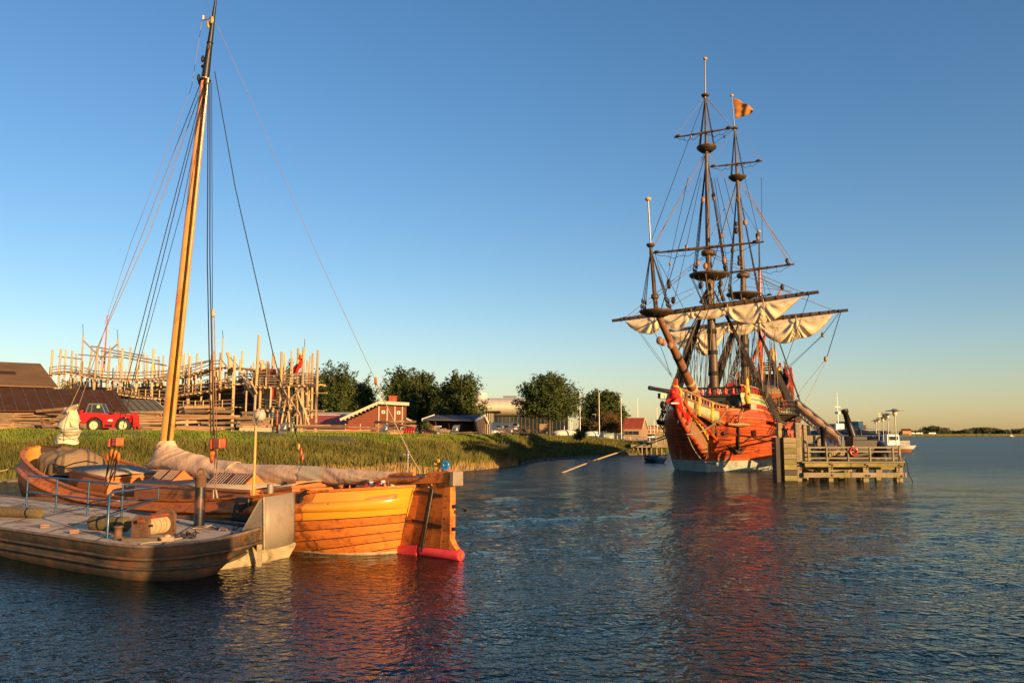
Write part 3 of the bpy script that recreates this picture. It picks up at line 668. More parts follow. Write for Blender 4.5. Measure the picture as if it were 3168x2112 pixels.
stack('timber_stack', 'dark low planks on the ground at the open shed', 1415, 1480, 1344, 1337, 112, TIMBD, th=.15)
stack('timber_stack', 'black heap of old timber before the white camper', 1532, 1632, 1343, 1325, 132, DARKW, th=.35, depth=3)
# single leaning plank over the sheds
p = W(118, 1272, 86); q = W(205, 1264, 84)
m = MB(); m.bar(p, q, .5, .28); m.build('long_board', TIMB, lab='long grey board sticking out over the stack left of the bow bundle', cat='board')
for u0, lab in ((739, 'left pale stone block under the flat planks'), (788, 'right pale stone block under the flat planks')):
    a = W(u0, 1342, 84.5); b = W(u0+46, 1342, 84.5); m = MB(); z = 3.55
    m.add([(a.x-.15, a.y, z), (b.x+.1, a.y, z), (b.x+.1, a.y+1.4, z), (a.x-.15, a.y+1.4, z), (a.x, a.y+.1, z+.75), (b.x-.1, a.y+.1, z+.75), (b.x-.1, a.y+1.2, z+.75), (a.x, a.y+1.2, z+.75)], [(0,3,2,1),(4,5,6,7),(0,1,5,4),(1,2,6,5),(2,3,7,6),(3,0,4,7)])
    m.build('stone_block', STONEL, lab=lab, cat='stone block', grp='pale stone blocks', bev=.04)
# ---- telehandler (faces right, local x forward)
TD = 82.0; a = W(304, 1338, TD); b = W(391, 1338, TD); wb_ = b.x-a.x; k = wb_/2.8
tz = ground_z(340, TD)+.02
T = thing('telehandler', 'bright red telescopic handler with cream wheel rims parked on the bank', 'telehandler', ((a.x+b.x)/2, TD, tz), R(3))
S_ = lambda x, y, z: V(x*k, y*k, z*k)
def wheel(x, y, parent, r=.66):
    w = MB(); Mx = Matrix.Rotation(R(90), 3, 'X')
    w.lathe(S_(x, y, r), [(r*.62*k, -.2*k), (r*.95*k, -.22*k), (r*k, -.15*k), (r*k, .15*k), (r*.95*k, .22*k), (r*.62*k, .2*k)], 22, Mx, caps=False)
    for i in range(22):
        an = i*math.pi/11; c = S_(x, y, r)+V(math.cos(an)*r*k, 0, math.sin(an)*r*k); w.box(c, (.07*k, .38*k, .13*k), M=Matrix.Rotation(-an, 3, 'Y'))
    o = w.build('wheel', RUBBER, parent)
    h = MB(); h.lathe(S_(x, y, r), [(.01, .17*k), (.13*k, .17*k), (.16*k, .11*k), (r*.45*k, .12*k), (r*.62*k, .21*k), (r*.63*k, -.21*k), (.01, -.2*k)], 18, Mx); h.build('rim', CREAM, o)
for x in (-1.4, 1.4):
    for y in (-.9, .9): wheel(x, y, T)
m = MB()
arc = lambda cx: [(cx+.82*math.cos(R(d)), .66+.82*math.sin(R(d))) for d in range(170, 9, -20)]
prof = [(-3.3, .85)]+arc(-1.4)+[(-.55, .42), (.55, .42)]+arc(1.4)[:-2]+[(1.95, 1.25), (1.9, 1.5), (1.0, 1.62), (-.2, 1.72), (-.4, 1.86), (-2.3, 1.92), (-3.2, 1.78), (-3.35, 1.6)]
m.plate([S_(x, -.95, z) for x, z in prof], S_(0, .55, 0)); m.plate([S_(x, .4, z) for x, z in prof], S_(0, .5, 0)); m.box(S_(-.4, 0, 1.2), S_(4.6, .9, .5)); m.build('body', REDP, T, bev=.03)
m = MB(); m.bar(S_(-3.2, .15, 2.0), S_(2.0, .15, 1.5), .4*k, .42*k); m.build('boom', REDP, T, bev=.02)
m = MB(); m.bar(S_(1.85, .15, 1.55), S_(2.25, .15, .9), .3*k, .3*k); m.box(S_(2.2, .15, 1.1), S_(.12, 1.2, 1.1)); m.box(S_(2.05, .15, 1.7), S_(.25, .9, .5)); m.build('fork_carriage', REDP, T)
for y in (-.35, .6):
    m = MB(); m.bar(S_(2.3, y, 1.0), S_(2.35, y, .3), .12*k, .07*k, up=(1, 0, 0)); m.bar(S_(2.3, y, .28), S_(2.85, y, .12), .12*k, .07*k); m.build('fork', REDP, T)
m = MB(); c1 = [(-2.3, 1.86), (-2.02, 2.74), (-.82, 2.74), (-.38, 1.8)]
for y in (-.9, -.0):
    P4 = [S_(x, y, z) for x, z in c1]
    for p, q in zip(P4, P4[1:]): m.bar(p, q, .08*k, .1*k, up=(0, 1, 0))
    m.bar(S_(-1.7, y, 2.74), S_(-1.78, y, 1.88), .07*k, .09*k, up=(0, 1, 0))
m.plate([S_(-2.05, -.93, 2.74), S_(-.8, -.93, 2.74), S_(-.8, .05, 2.74), S_(-2.05, .05, 2.74)], S_(0, 0, .07)); cabo = m.build('cab_frame', GREYM, T)
m = MB(); m.plate([S_(x, -.86, z) for x, z in c1], S_(0, .03, 0)); m.plate([S_(x, -.06, z) for x, z in c1], S_(0, .03, 0)); m.plate([S_(-.84, -.86, 2.72), S_(-.4, -.86, 1.84), S_(-.4, -.04, 1.84), S_(-.84, -.04, 2.72)], S_(.03, 0, 0)); m.build('cab_window', GLASSD, cabo)
m = MB(); m.box(S_(-1.1, -.91, 2.5), S_(.3, .02, .28)); m.build('window_sticker', mat('pale sticker', (.6, .7, .35), .6), cabo)
m = MB(); m.box(S_(.15, -.965, 1.12), S_(.5, .02, .1)); 
for i in range(4): m.box(S_(-.02+i*.1, -.965, 1.22), S_(.07, .02, .05+.03*(i % 2)))
m.build('white_lettering', WHITE, T)
m = MB()
for i in range(5): m.box(S_(-3.15+i*.1, -.965, 1.12), S_(.07, .02, .1))
m.build('white_lettering', WHITE, T)
m = MB(); m.box(S_(-3.2, -.97, 1.55), S_(.16, .04, .22)); m.box(S_(1.6, -.97, 1.4), S_(.12, .04, .12)); m.build('light', CREAM, T)
for x in (-.62, -.05, .5):
    m = MB(); m.box(S_(x, -.965, 1.3), S_(.025, .015, .75)); m.build('panel_gap', BLACKM, T)
m = MB(); m.box(S_(0, -.97, .62), S_(.7, .1, .2)); m.build('step', BLACKM, T)
m = MB(); m.tube([S_(.2, -.5, 1.7), S_(.2, -.5, 2.25)], .05*k, 8); m.build('exhaust', BLACKM, T)
m = MB(); m.box(S_(-3.0, -.98, 1.25), S_(.35, .03, .3)); m.build('warning_plate', HULLR, T)
m = MB(); m.bar(S_(-2.35, -.3, 1.95), S_(-2.35, -.3, 2.25), .07); m.bar(S_(.35, -.98, 1.7), S_(.5, -1.05, 2.05), .05); m.box(S_(.5, -1.05, 2.1), S_(.16, .06, .2)); m.build('mirror', BLACKM, T)
# anvil shaped cleat hanging on the stack edge
m = MB(); a = W(138, 1330, 78); m.bar(a, a+V(-.45, 0, 1.0), .18, .14); m.bar(a+V(-.5, 0, 1.0), a+V(.6, 0, .55), .3, .2); m.bar(a+V(-.4, 0, 0), a+V(.5, 0, 0), .2, .15); m.build('bollard', RUST, lab='dark iron mooring bollard at the bank top left of the bundle', cat='bollard')

# ---- red yard buildings
def wl(u, v, D): return W(u, v, D)
hs_ = wthing('wooden_house', 'red wooden house with long sloping lean-to roof and white roof edge', 'house', wl(1173, 1320, 112))
D = 112; zb = 3.4
xa, xb, xc = GX(1060, D), GX(1172, D), GX(1256, D); zr = wl(1172, 1247, D).z; zl = wl(1058, 1300, D).z; zr2 = wl(1256, 1251, D).z
dep = V(-1.2, 6.5, 0)
def clad(m_name, x0, x1, y, z0, zt, parent, mt, n, slope=None, dirv=V(1, 0, 0)):
    """horizontal boards; zt(x) gives the top"""
    h = .21; z = z0; i = 0
    while z < max(zt(x0), zt(x1))-.02:
        # clip the board where the roof line crosses it
        xs = x0
        if zt(x0) < z+h:
            for j in range(60):
                xs = lerp(x0, x1, j/60)
                if zt(xs) >= z+h: break
            else: break
        b = MB(); b.box(((xs+x1)/2, y, z+h/2), (x1-xs, .05, h-.025)); b.build('cladding_board', mt, parent); z += h
m = MB(); m.plate([(xb, D+.06, zb), (xc, D+.06, zb), (xc, D+.06, zr2-.3), (xb, D+.06, zr-.3)], dep*.9); m.build('wall', DARKW, hs_)
m = MB(); m.plate([(xa+.6, D+.1, zb), (xb-.02, D+.1, zb), (xb-.02, D+.1, zr-.3), (xa+.6, D+.1, zl-.1)], dep*.9); m.build('side_wall', DARKW, hs_)
clad('b', xb+.02, xc, D, zb, lambda x: lerp(zr, zr2, (x-xb)/(xc-xb))-.3, hs_, REDWOOD, 0)
clad('b', xa+.7, xb-.02, D+.04, zb, lambda x: lerp(zl, zr, (x-xa)/(xb-xa))-.3, hs_, REDWOOD, 0)
for u in (1171, 1197, 1221, 1244):
    x = GX(u, D); m = MB(); m.box((x, D-.05, (zb+zr-.45)/2+.1), (.14, .07, zr-.5-zb)); m.build('corner_board', WHITEP, hs_)
m = MB(); m.plate([(xa-.2, D-.6, zl), (xb, D-.6, zr), (xb, D-.6, zr+.02)] [:2]+[(xb-1.2, D+6.5, zr), (xa-1.4, D+6.5, zl)], (0, 0, .22)); m.build('lean_to_roof', ROOFBR, hs_)
m = MB(); m.plate([(xb, D-.6, zr), (xc+.35, D-.6, zr2), (xc-.9, D+6.5, zr2), (xb-1.2, D+6.5, zr)], (0, 0, .22)); m.build('main_roof', ROOFBR, hs_)
m = MB(); m.bar((xa-.25, D-.68, zl+.08), (xb, D-.68, zr+.08), .1, .34, up=(0, 0, 1)); m.bar((xb, D-.68, zr+.08), (xc+.45, D-.68, zr2+.04), .1, .42); m.build('barge_board', WHITEP, hs_)
for i in range(9):
    x = lerp(xa+.4, xb-.3, i/8); z = lerp(zl, zr, (x-xa)/(xb-xa)); m = MB(); m.box((x, D-.3, z-.1), (.12, .6, .14)); m.build('rafter_end', WHITEP, hs_)
m = MB(); x = GX(1206, D); m.box((x, D+2.5, zr+.5), (1.0, .7, 1.0)); m.box((x, D+2.5, zr+1.05), (1.2, .9, .12)); m.build('chimney', ROOFRED, hs_)
for u, v in ((1186, 1274), (1233, 1276)):
    p = wl(u, v, D-.08); f = MB(); f.box((p.x, D-.06, p.z), (.44, .05, .40)); fo = f.build('window', WHITE, hs_); g = MB(); g.box((p.x+.02, D-.1, p.z), (.2, .03, .16)); g.build('pane', GLASSD, fo)
m = MB(); p = wl(1092, 1318, D); m.box((p.x, D-.03, 4.2), (1.9, .06, 1.5)); dr = m.build('side_door', REDP, hs_)
m = MB(); m.box((p.x-1.0, D-.1, 4.2), (.1, .05, 1.6)); m.box((p.x+1.0, D-.1, 4.2), (.1, .05, 1.6)); m.build('door_frame', WHITEP, dr)
sh = wthing('red_long_shed', 'long low red roofed shed behind the fresh beam stack', 'shed', wl(1020, 1320, 122))
a = wl(930, 1278, 128); b = wl(1112, 1278, 128); a2 = wl(930, 1316, 119); b2 = wl(1112, 1318, 119)
m = MB(); m.plate([a2, b2, V(b.x, 124, a.z-.5), V(a.x, 124, a.z-.5)], (0, 0, .12)); m.build('roof', ROOFRED, sh)
m = MB(); m.plate([V(a.x, 124, a.z-.48), V(b.x, 124, a.z-.48), b, a], (0, 0, .15)); m.build('ridge_board', WHITEP, sh)
m = MB(); m.plate([V(a2.x, 119.5, 3.3), V(b2.x, 119.5, 3.3), V(b2.x, 119.5, a2.z-.1), V(a2.x, 119.5, a2.z-.1)], (0, .2, 0)); m.build('wall', DARKW, sh)
rsh = wthing('small_shed', 'small red shed end peeping out right of the wooden house', 'shed', wl(1270, 1325, 120))
a = wl(1247, 1291, 120); b = wl(1281, 1307, 120); m = MB(); m.plate([V(a.x, 120, a.z), V(b.x, 120, b.z), V(b.x-1, 125, b.z), V(a.x-1, 125, a.z)], (0, 0, .2)); m.build('roof', WHITEP, rsh)
m = MB(); m.plate([V(a.x, 120.1, 3.2), V(b.x-.3, 120.1, 3.2), V(b.x-.3, 120.1, b.z), V(a.x, 120.1, a.z)], (0, .3, 0)); m.build('wall', REDWOOD, rsh)
# ---- open shed
os_ = wthing('open_shed', 'open fronted wooden shed with blue grey roof and tan gable', 'shed', wl(1400, 1345, 118))
D = 116; xl, xr, xg = GX(1325, D), GX(1475, D), GX(1503, D+2); zE = wl(1400, 1303, D).z; zR = wl(1400, 1290, D+2.5).z; zb = 3.2
m = MB(); m.plate([(xl-.8, D-1, zE+.15), (xr-.1, D-1, zE), (xr+1.0, D+2.4, zR+.15), (xl+.6, D+2.4, zR+.15)], (0, 0, .15)); m.build('roof', ROOFBL, os_)
m = MB(); m.plate([(xr+1.0, D+2.4, zR+.15), (xg+.2, D+4.6, zE-.3), (xl+1.5, D+6, zE-.3), (xl+.6, D+2.4, zR+.15)], (0, 0, .15)); m.build('roof', ROOFBL, os_)
m = MB(); m.plate([(xr+.5, D-.2, zb), (xg-.1, D+4.4, zb), (xg-.1, D+4.4, zE-.4), (xr+.95, D+2.3, zR), (xr-.15, D-.6, zE)], V(-.2, .05, 0)); m.build('gable_wall', BRICKW, os_)
m = MB(); m.bar((xr-.15, D-1.1, zE+.1), (xr+1.0, D+2.4, zR+.25), .1, .32); m.bar((xr+1.0, D+2.4, zR+.25), (xg+.3, D+4.7, zE-.2), .1, .32); m.bar((xl-.8, D-1.1, zE+.2), (xl+.6, D+2.4, zR+.25), .1, .3); m.build('barge_board', WHITE, os_)
m = MB(); m.plate([(xl+.4, D+4.2, zb), (xr+.5, D+4.2, zb), (xr+.5, D+4.2, zE+.3), (xl+.4, D+4.2, zE+.3)], (0, .2, 0)); m.build('rear_wall', DARKW, os_)
m = MB(); m.plate([(xl-.2, D-.3, zE), (xl+.6, D-.3, zb), (xl+1.2, D+4.1, zb), (xl+.4, D+4.1, zE)], (.15, 0, 0)); m.build('side_wall', TIMBD, os_)
for i in range(4):
    m = MB(); x = lerp(xl+1.2, xr-.2, i/3); m.bar((x, D-.2+(1 if 0 < i < 3 else 0), zb), (x-.2, D-.2+(1 if 0 < i < 3 else 0), zE), .16); m.build('post', DARKW, os_)
# ---- information panels and yard machines
def panel(u, v, D, lab, s=1.0):
    z = ground_z(u, D); p = W(u, v, D); t = thing('information_panel', lab, 'information panel', (p.x, D, z), R(-12), 'slanted information panels')
    m = MB(); m.plate([(-.45*s, 0, 0), (.2*s, 0, 0), (.55*s, 0, 1.15*s), (-.1*s, 0, 1.15*s)], (0, .35, 0)); m.build('stand', GREYM, t)
    m = MB(); m.plate([(-.05*s, -.12, .45*s), (.6*s, -.12, .45*s), (.72*s, .1, 1.25*s), (.0*s, .1, 1.25*s)], (0, .06, .02)); b = m.build('board', ROOFBL, t)
    m = MB(); m.plate([(.22*s, -.1, .62*s), (.5*s, -.1, .62*s), (.4*s, .0, 1.0*s)], (0, -.04, 0)); m.build('print', WHITE, b)
panel(872, 1338, 84, 'slanted grey information panel under the scaffold tower', 1.05)
panel(1187, 1338, 98, 'slanted blue grey information panel in front of the wooden house', 1.0)
panel(1404, 1344, 104, 'slanted grey information panel in front of the open shed', 1.1)
panel(1576, 1346, 128, 'slanted grey information panel before the black timber heap', 1.05)
def machine(u, v, D, lab, s, mt):
    z = ground_z(u, D); t = thing('yard_machine', lab, 'machine', (W(u, v, D).x, D, z), 0)
    m = MB(); m.box((0, 0, .55*s), (1.1*s, .7*s, .5*s)); m.bar((-.7*s, -.3, .7*s), (.8*s, -.3, .95*s), .12*s); m.bar((-.6*s, -.3, .3*s), (.7*s, -.3, .4*s), .12*s); m.build('body', mt, t, bev=.05)
    m = MB(); m.torus((-.75*s, 0, .75*s), .25*s, .07*s, 14, 6, Matrix.Rotation(R(90), 3, 'X')); m.build('guard_ring', CREAM, t)
    m = MB(); m.bar((.5*s, 0, .2*s), (1.0*s, 0, .9*s), .08*s); m.bar((-.5*s, 0, 0), (-.5*s, 0, .5*s), .1*s); m.bar((.5*s, 0, 0), (.5*s, 0, .5*s), .1*s); m.build('leg', BLACKM, t)
    for i in range(5):
        m = MB(); m.tube([(-.6*s+i*.3*s, -.3*s, .95*s), (-.5*s+i*.3*s, -.55*s, .7*s), (-.62*s+i*.3*s, -.6*s, .35*s), (-.45*s+i*.3*s, -.45*s, .05)], .06*s, 5); m.build('tine', mt, t)
machine(1265, 1346, 100, 'bright red cultivator machine right of the heavy beams', 1.0, REDP)
machine(1322, 1345, 103, 'faded pink red machine left of the logs', .8, mat('faded red paint', (.55, .12, .09), .6))
p = W(1356, 1347, 102); m = MB(); m.box((p.x, 102, 3.4+.45), (.3, .3, 1.3)); m.box((p.x+.1, 102, 3.4+1.15), (.55, .35, .16)); m.build('white_post', WHITE, lab='short white mooring post in front of the logs', cat='post')
p = W(1350, 1322, 106); q = W(1320, 1334, 106); m = MB(); m.bar(q, p, .12, .12); m.box(p, (.7, .3, .45)); m.build('leaning_signpost', TIMB, lab='pale board on a leaning pole before the open shed', cat='sign')
p = W(856, 1338, 85); t = wthing('finger_signpost', 'orange signpost with blue arms beside the scaffold tower', 'signpost', V(p.x, 85, 3.6))
m = MB(); m.tube([(p.x, 85, 3.5), (p.x, 85, W(0, 1268, 85).z)], .08, 6); m.build('pole', HULLR, t)
for i, (du, v, w) in enumerate(((-14, 1277, 22), (14, 1274, 22), (-12, 1283, 20), (-10, 1290, 16))):
    q = W(856+du, v, 85); m = MB(); m.box(q, (w/F*85, .05, .14)); m.build('arm', BLUEP, t)
# ---- camper
cz = ground_z(1563, 190); p = W(1563, 1340, 190); c = thing('camper_van', 'cream white motorhome parked behind the black timber heap', 'camper', (p.x, 190, cz), R(4))
m = MB(); m.plate([(-3.2, -1.1, .5), (3.0, -1.1, .5), (3.2, -1.1, 1.3), (2.3, -1.1, 1.7), (3.2, -1.1, 2.1), (2.7, -1.1, 3.0), (-3.2, -1.1, 2.9)], (0, 2.2, 0)); m.build('body', WHITE, c, bev=.08)
for x, w in ((-1.6, .9), (.2, .9), (2.2, .8)):
    m = MB(); m.box((x, -1.13, 1.9 if x < 2 else 2.45), (w, .04, .5)); m.build('window', GLASSD, c)
for x in (-1.8, 2.1):
    m = MB(); m.lathe((x, -1.05, .4), [(.38, -.12), (.38, .12)], 12, Matrix.Rotation(R(90), 3, 'X')); m.build('wheel', RUBBER, c)
m = MB(); m.box((0, -1.12, 1.25), (6, .03, .12)); m.build('stripe', GREYM, c)
# ---- silver museum building
mb_ = wthing('silver_museum_building', 'long silver building with a rounded metal upper storey behind the trees', 'building', W(1600, 1340, 262))
D = 262; x0 = GX(1455, D); x1 = GX(1760, D); zt = W(0, 1231, D).z; z1 = W(0, 1290, D).z
zt = W(1600, 1231, D+7).z; z1 = W(1600, 1288, D).z; hc = (zt+z1)/2; hr = (zt-z1)/2; nseg = 14
for i in range(nseg):
    xa_, xb_ = lerp(x0, x1, i/nseg)+.015, lerp(x0, x1, (i+1)/nseg)-.015
    m = MB(); prof = [(D+7-7*math.sin(R(a_)), hc-hr*math.cos(R(a_))) for a_ in range(0, 200, 12)]
    m.grid([[V(x, y, z) for y, z in prof] for x in (xa_, xb_)]); m.build('cladding_panel', SILVER, mb_)
m = MB(); m.box(((x0+x1)/2, D+14, hc), (x1-x0, 14, hr*1.9)); m.build('core', SILVER, mb_)
m = MB(); m.box(((x0+x1)/2, D+8, (z1+3)/2), (x1-x0, 8, z1-3)); gl = m.build('glazed_wall', GLASSD, mb_)
for i in range(26):
    m = MB(); m.box((lerp(x0, x1, i/25), D+3.9, (z1+3)/2), (.14, .15, z1-3)); m.build('mullion', TIMBD, gl)
m = MB(); p = W(1482, 1220, D+6); m.lathe((p.x+.8, D+6, zt-1.2), [(1.9, 0), (1.9, W(0, 1216, D+6).z-zt+1.2)], 16); m.build('vent_stack', SILVER, mb_)
m = MB(); p = W(1578, 1228, D+6); m.box((p.x, D+8, zt+.5), (4.5, 3, .5)); m.build('roof_plant', GREYM, mb_)
m = MB(); a = W(1495, 1275, D-6); m.plate([V(a.x, D-8, a.z), V(a.x+5, D-8, a.z+.1), V(a.x+5.5, D+2, a.z), V(a.x-.5, D+2, a.z)], (0, 0, .3)); m.build('canopy', BLACKM, mb_)
a = W(1480, 1278, 240); b = W(1525, 1278, 240); m = MB(); m.box(((a.x+b.x)/2, 242, (a.z+3)/2), (b.x-a.x, 4, a.z-3)); gb_ = m.build('entrance_block', GLASSD, mb_)
for i in range(9):
    m = MB(); m.box((lerp(a.x, b.x, i/8), 239.9, (a.z+3)/2), (.18, .12, a.z-3)); m.build('mullion', WHITEP, gb_)
# tan low wall blocks behind the trees right of it
m = MB(); a = W(1668, 1311, 225); b = W(1702, 1345, 225); m.box(((a.x+b.x)/2, 225, (a.z+2.8)/2), (b.x-a.x, 6, a.z-2.8)); m.build('tan_kiosk', BRICKW, lab='plain tan brick block under the large round tree', cat='building')
ft_ = wthing('yard_fence', 'pale vertical bar fence under the large round tree', 'fence', W(1660, 1340, 205))
for i in range(44):
    u = 1622+i*2.7; m = MB(); p = W(u, 1342, 205); m.box((p.x, 205, 3.9), (.06, .05, 1.6)); m.build('fence_bar', TIMBD, ft_)
m = MB(); a = GX(1622, 205); b = GX(1740, 205); m.box(((a+b)/2, 205.06, 4.6), (b-a, .05, .08)); m.box(((a+b)/2, 205.06, 3.3), (b-a, .05, .1)); m.build('fence_rail', GREYM, ft_)
# ---- lamp posts and flag poles
def pole(name, u, vt, vb, D, lab, r=.07, lamp=None, grp=None, mt=WHITE, cat='flagpole'):
    z = ground_z(u, D); p = W(u, vt, D); t = thing(name, lab, cat, (p.x, D, z), 0, grp); h = p.z-z
    m = MB(); m.tube([(0, 0, -.2), (0, 0, h)], [r, r*.6], 6); m.build('pole', mt, t)
    if lamp: m = MB(); m.box((lamp*.35, 0, h), (.8, .25, .14)); m.build('lamp_head', GREYM, t)
    else: m = MB(); m.ell((0, 0, h), (r*1.3, r*1.3, r*1.3), 6, 4); m.build('finial', mt, t)
pole('street_lamp', 1605, 1264, 1344, 150, 'grey street lamp standing before the white camper', lamp=-1, cat='street lamp', grp='lamp posts behind the bank')
pole('street_lamp', 1842, 1281, 1338, 185, 'grey street lamp standing left of the second round tree trunk', lamp=-1, cat='street lamp', grp='lamp posts behind the bank')
pole('flagpole', 1794, 1219, 1336, 178, 'white flagpole between the two round trees', r=.1, grp='white flagpoles')
pole('flagpole', 1853, 1216, 1340, 174, 'white flagpole in front of the second round tree', r=.1, grp='white flagpoles')
pole('flagpole', 1921, 1222, 1365, 158, 'white flagpole left of the red roofed hut', r=.08, grp='white flagpoles')
pole('flagpole', 1972, 1233, 1340, 196, 'white flagpole rising behind the red roofed hut', r=.11, grp='white flagpoles')
pole('white_pole', 2048, 1288, 1345, 175, 'white pole standing left of the ship bow', r=.09, cat='pole')
# ---- red roofed hut
ht = wthing('red_roof_hut', 'small tan hut with red tiled roof and dark window by the jetty', 'hut', W(1965, 1352, 170))
D = 170; zb = 2.4; x0, x1 = GX(1930, D), GX(1985, D); ze = W(0, 1325, D).z; zr = W(0, 1294, D+3).z
m = MB(); m.box(((x0+x1)/2, D+.1, (zb+ze)/2), (x1-x0, .2, ze-zb)); m.build('wall', BRICKW, ht)
xe = GX(2003, D+5.5)
m = MB(); m.plate([(x1, D+.2, zb), (xe, D+5.5, zb), (xe, D+5.5, ze), (x1+(xe-x1)*.5, D+2.9, zr-.1), (x1, D+.2, ze)], (-.15, .05, 0)); m.build('gable_wall', BRICKW, ht)
dx = (xe-x1)/2
for i in range(19):
    a = lerp(x0-.3, x1+.1, i/19); b = lerp(x0-.3, x1+.1, (i+1)/19)-.03
    m = MB(); m.plate([(a, D-.3, ze-.1), (b, D-.3, ze-.1), (b+dx, D+2.9, zr), (a+dx, D+2.9, zr)], (0, 0, .1)); m.tube([((a+b)/2, D-.3, ze+.02), ((a+b)/2+dx, D+2.9, zr+.12)], .07, 5); m.build('tile_row', ROOFRED, ht)
m = MB(); m.plate([(x1+.15+dx, D+2.9, zr), (xe+.3, D+5.9, ze-.1), (xe-2, D+5.9, ze-.1), (x0+dx, D+2.9, zr)], (0, 0, .1)); m.build('roof', ROOFRED, ht)
m = MB(); m.bar((x1+.15, D-.35, ze-.05), (x1+.15+dx, D+2.9, zr+.05), .1, .25); m.bar((x1+.15+dx, D+2.9, zr+.05), (xe+.35, D+5.95, ze-.05), .1, .25); m.build('barge_board', WHITEP, ht)
a = W(1933, 1333, D-.05); b = W(1976, 1344, D-.05); m = MB(); m.box(((a.x+b.x)/2, D-.03, (a.z+b.z)/2), (b.x-a.x, .06, a.z-b.z)); wd = m.build('window', GLASSD, ht)
for u in (1933, 1943, 1957, 1976):
    m = MB(); m.box((GX(u, D), D-.08, (a.z+b.z)/2), (.09, .06, a.z-b.z+.1)); m.build('window_frame', TIMBD, wd)
# ---- covered white boats
for u0, u1, D, lab, vz in ((1713, 1800, 182, 'white upturned boat hull behind the railing, the left one', 1331), (1808, 1862, 176, 'white upturned boat hull behind the railing, the middle one', 1335), (1858, 1900, 172, 'pale green upturned boat hull right of the white ones', 1341)):
    a = W(u0, vz, D); b = W(u1, vz+5, D); z = ground_z((u0+u1)/2, D); h = max(.9, a.z-z-.2)
    rows = []
    for i in range(13):
        t = i/12; w = 1.2*math.sin(math.pi*min(1, t*1.25+.02))**.5 if t < .8 else 1.2*math.sin(math.pi*(.5+.5*(t-.4)/.6))**.7
        w = 1.25*(1-abs(2*t-1)**3)**.6+.02; hh = h*(.75+.25*(1-abs(2*t-1)**2.5)); P = a.lerp(b, t)
        rows.append([V(P.x, D-w*math.cos(R(q)), z+.35+hh*math.sin(R(q))**.7) for q in range(0, 181, 20)])
    m = MB(); m.grid(rows); t_ = wthing('upturned_boat', lab, 'boat', V((a.x+b.x)/2, D, z), 'upturned boats behind the railing'); m.build('hull', WHITE if u0 < 1850 else mat('pale green paint', (.4, .48, .34), .5), t_)
    m = MB(); m.bar((a.x, D-1.25, z+.4), (b.x, D-1.25, z+.35), .1, .12); m.build('rubbing_strake', TIMBD, t_)
    for q in (.25, .75):
        m = MB(); P = a.lerp(b, q); m.box((P.x, D, z+.15), (.3, 2.2, .4)); m.build('support', TIMBD, t_)
# ---- white railing along the bank top and jetty
rl = wthing('white_railing', 'white metal railing along the bank leading down to the jetty', 'railing', W(1900, 1360, 160))
RP = []
for i in range(18):
    t = i/17; u = lerp(1692, 2030, t); D = lerp(200, 147, t**.8); vb = lerp(1349, 1373.5, t**1.25); p = W(u, vb, D); p.z = max(p.z, ground_z(u, D) if t < .7 else 0); RP.append(p)
for i, p in enumerate(RP):
    m = MB(); m.bar(p, p+V(0, 0, 1.08), .09); m.build('post', WHITE, rl)
for h in (1.06, .62, .3):
    for p, q in zip(RP, RP[1:]):
        m = MB(); m.bar(p+V(0, 0, h), q+V(0, 0, h), .07); m.build('rail', WHITE, rl)
# ---- jetty left of the ship
jt = wthing('timber_jetty', 'low timber jetty on piles between the bank and the ship', 'jetty', W(2000, 1400, 150))
xa, xb = GX(1950, 149), GX(2066, 149)
for i in range(24):
    m = MB(); x = lerp(xa, xb, i/24); m.box((x+.14, 151, 1.78), ((xb-xa)/24-.03, 5, .1)); m.build('deck_plank', PIERW, jt)
m = MB(); m.box(((xa+xb)/2, 148.6, 1.5), (xb-xa, .25, .42)); m.build('edge_beam', PIERW, jt)
for i, u in enumerate((1958, 1972, 1985, 1999, 2013, 2030, 2045)):
    for dy in (0, 4):
        m = MB(); m.tube([(GX(u, 149), 149+dy, -1), (GX(u, 149), 149+dy, 1.4)], .17, 8); m.build('pile', PIERW, jt)
m = MB(); p = W(2034, 1375, 148); m.box((p.x, 148.4, 2.0), (1.9, .3, 1.4)); m.build('fender_panel', PIERW, jt)
for i in range(7):
    m = MB(); m.box((GX(2028, 150)+i*.4, 150, 2.9), (.34, .12, 2.3)); m.build('screen_board', PIERW, jt)
# small dark dinghy with pale load
dg = wthing('dinghy', 'dark open dinghy with pale cushions moored left of the ship', 'dinghy', W(2030, 1434, 101))
p0 = WZ(2003, 1428, 0); p1 = WZ(2066, 1434, 0)
dF = Frame((p0.x, p0.y), (p1.x-p0.x, p1.y-p0.y)); L = 4.6
def dpt(t, k, s): 
    w = .95*(1-(1-min(t/.45, 1))**2)**.5; w = max(w, .03)
    return dF.world(-.2+t*L, s*w*(.55+.45*k), -.15+k*(.75+.25*(1-t)**2))
for s in (-1, 1):
    m = MB(); m.grid([[dpt(i/12, k/4, s) for k in range(5)] for i in range(13)]); m.build('hull_side', FARBOAT, dg, solid=.06)
m = MB(); m.grid([[dpt(i/12, .25, -1), dpt(i/12, .25, 1)] for i in range(13)]); m.build('bottom_boards', DARKW, dg)
for t in (.35, .65):
    m = MB(); m.bar(dpt(t, .8, -1), dpt(t, .8, 1), .22, .05); m.build('thwart', TIMBD, dg)
for i in range(3):
    m = MB(); m.ell(dF.world(1.6+.55*i, 0.1, .85), (.38, .3, .17), 8, 5); m.build('seat_cushion', STONEL, lab=('left', 'middle', 'right')[i]+' pale cushion lying in the dark dinghy', cat='cushion', grp='pale cushions in the dinghy')
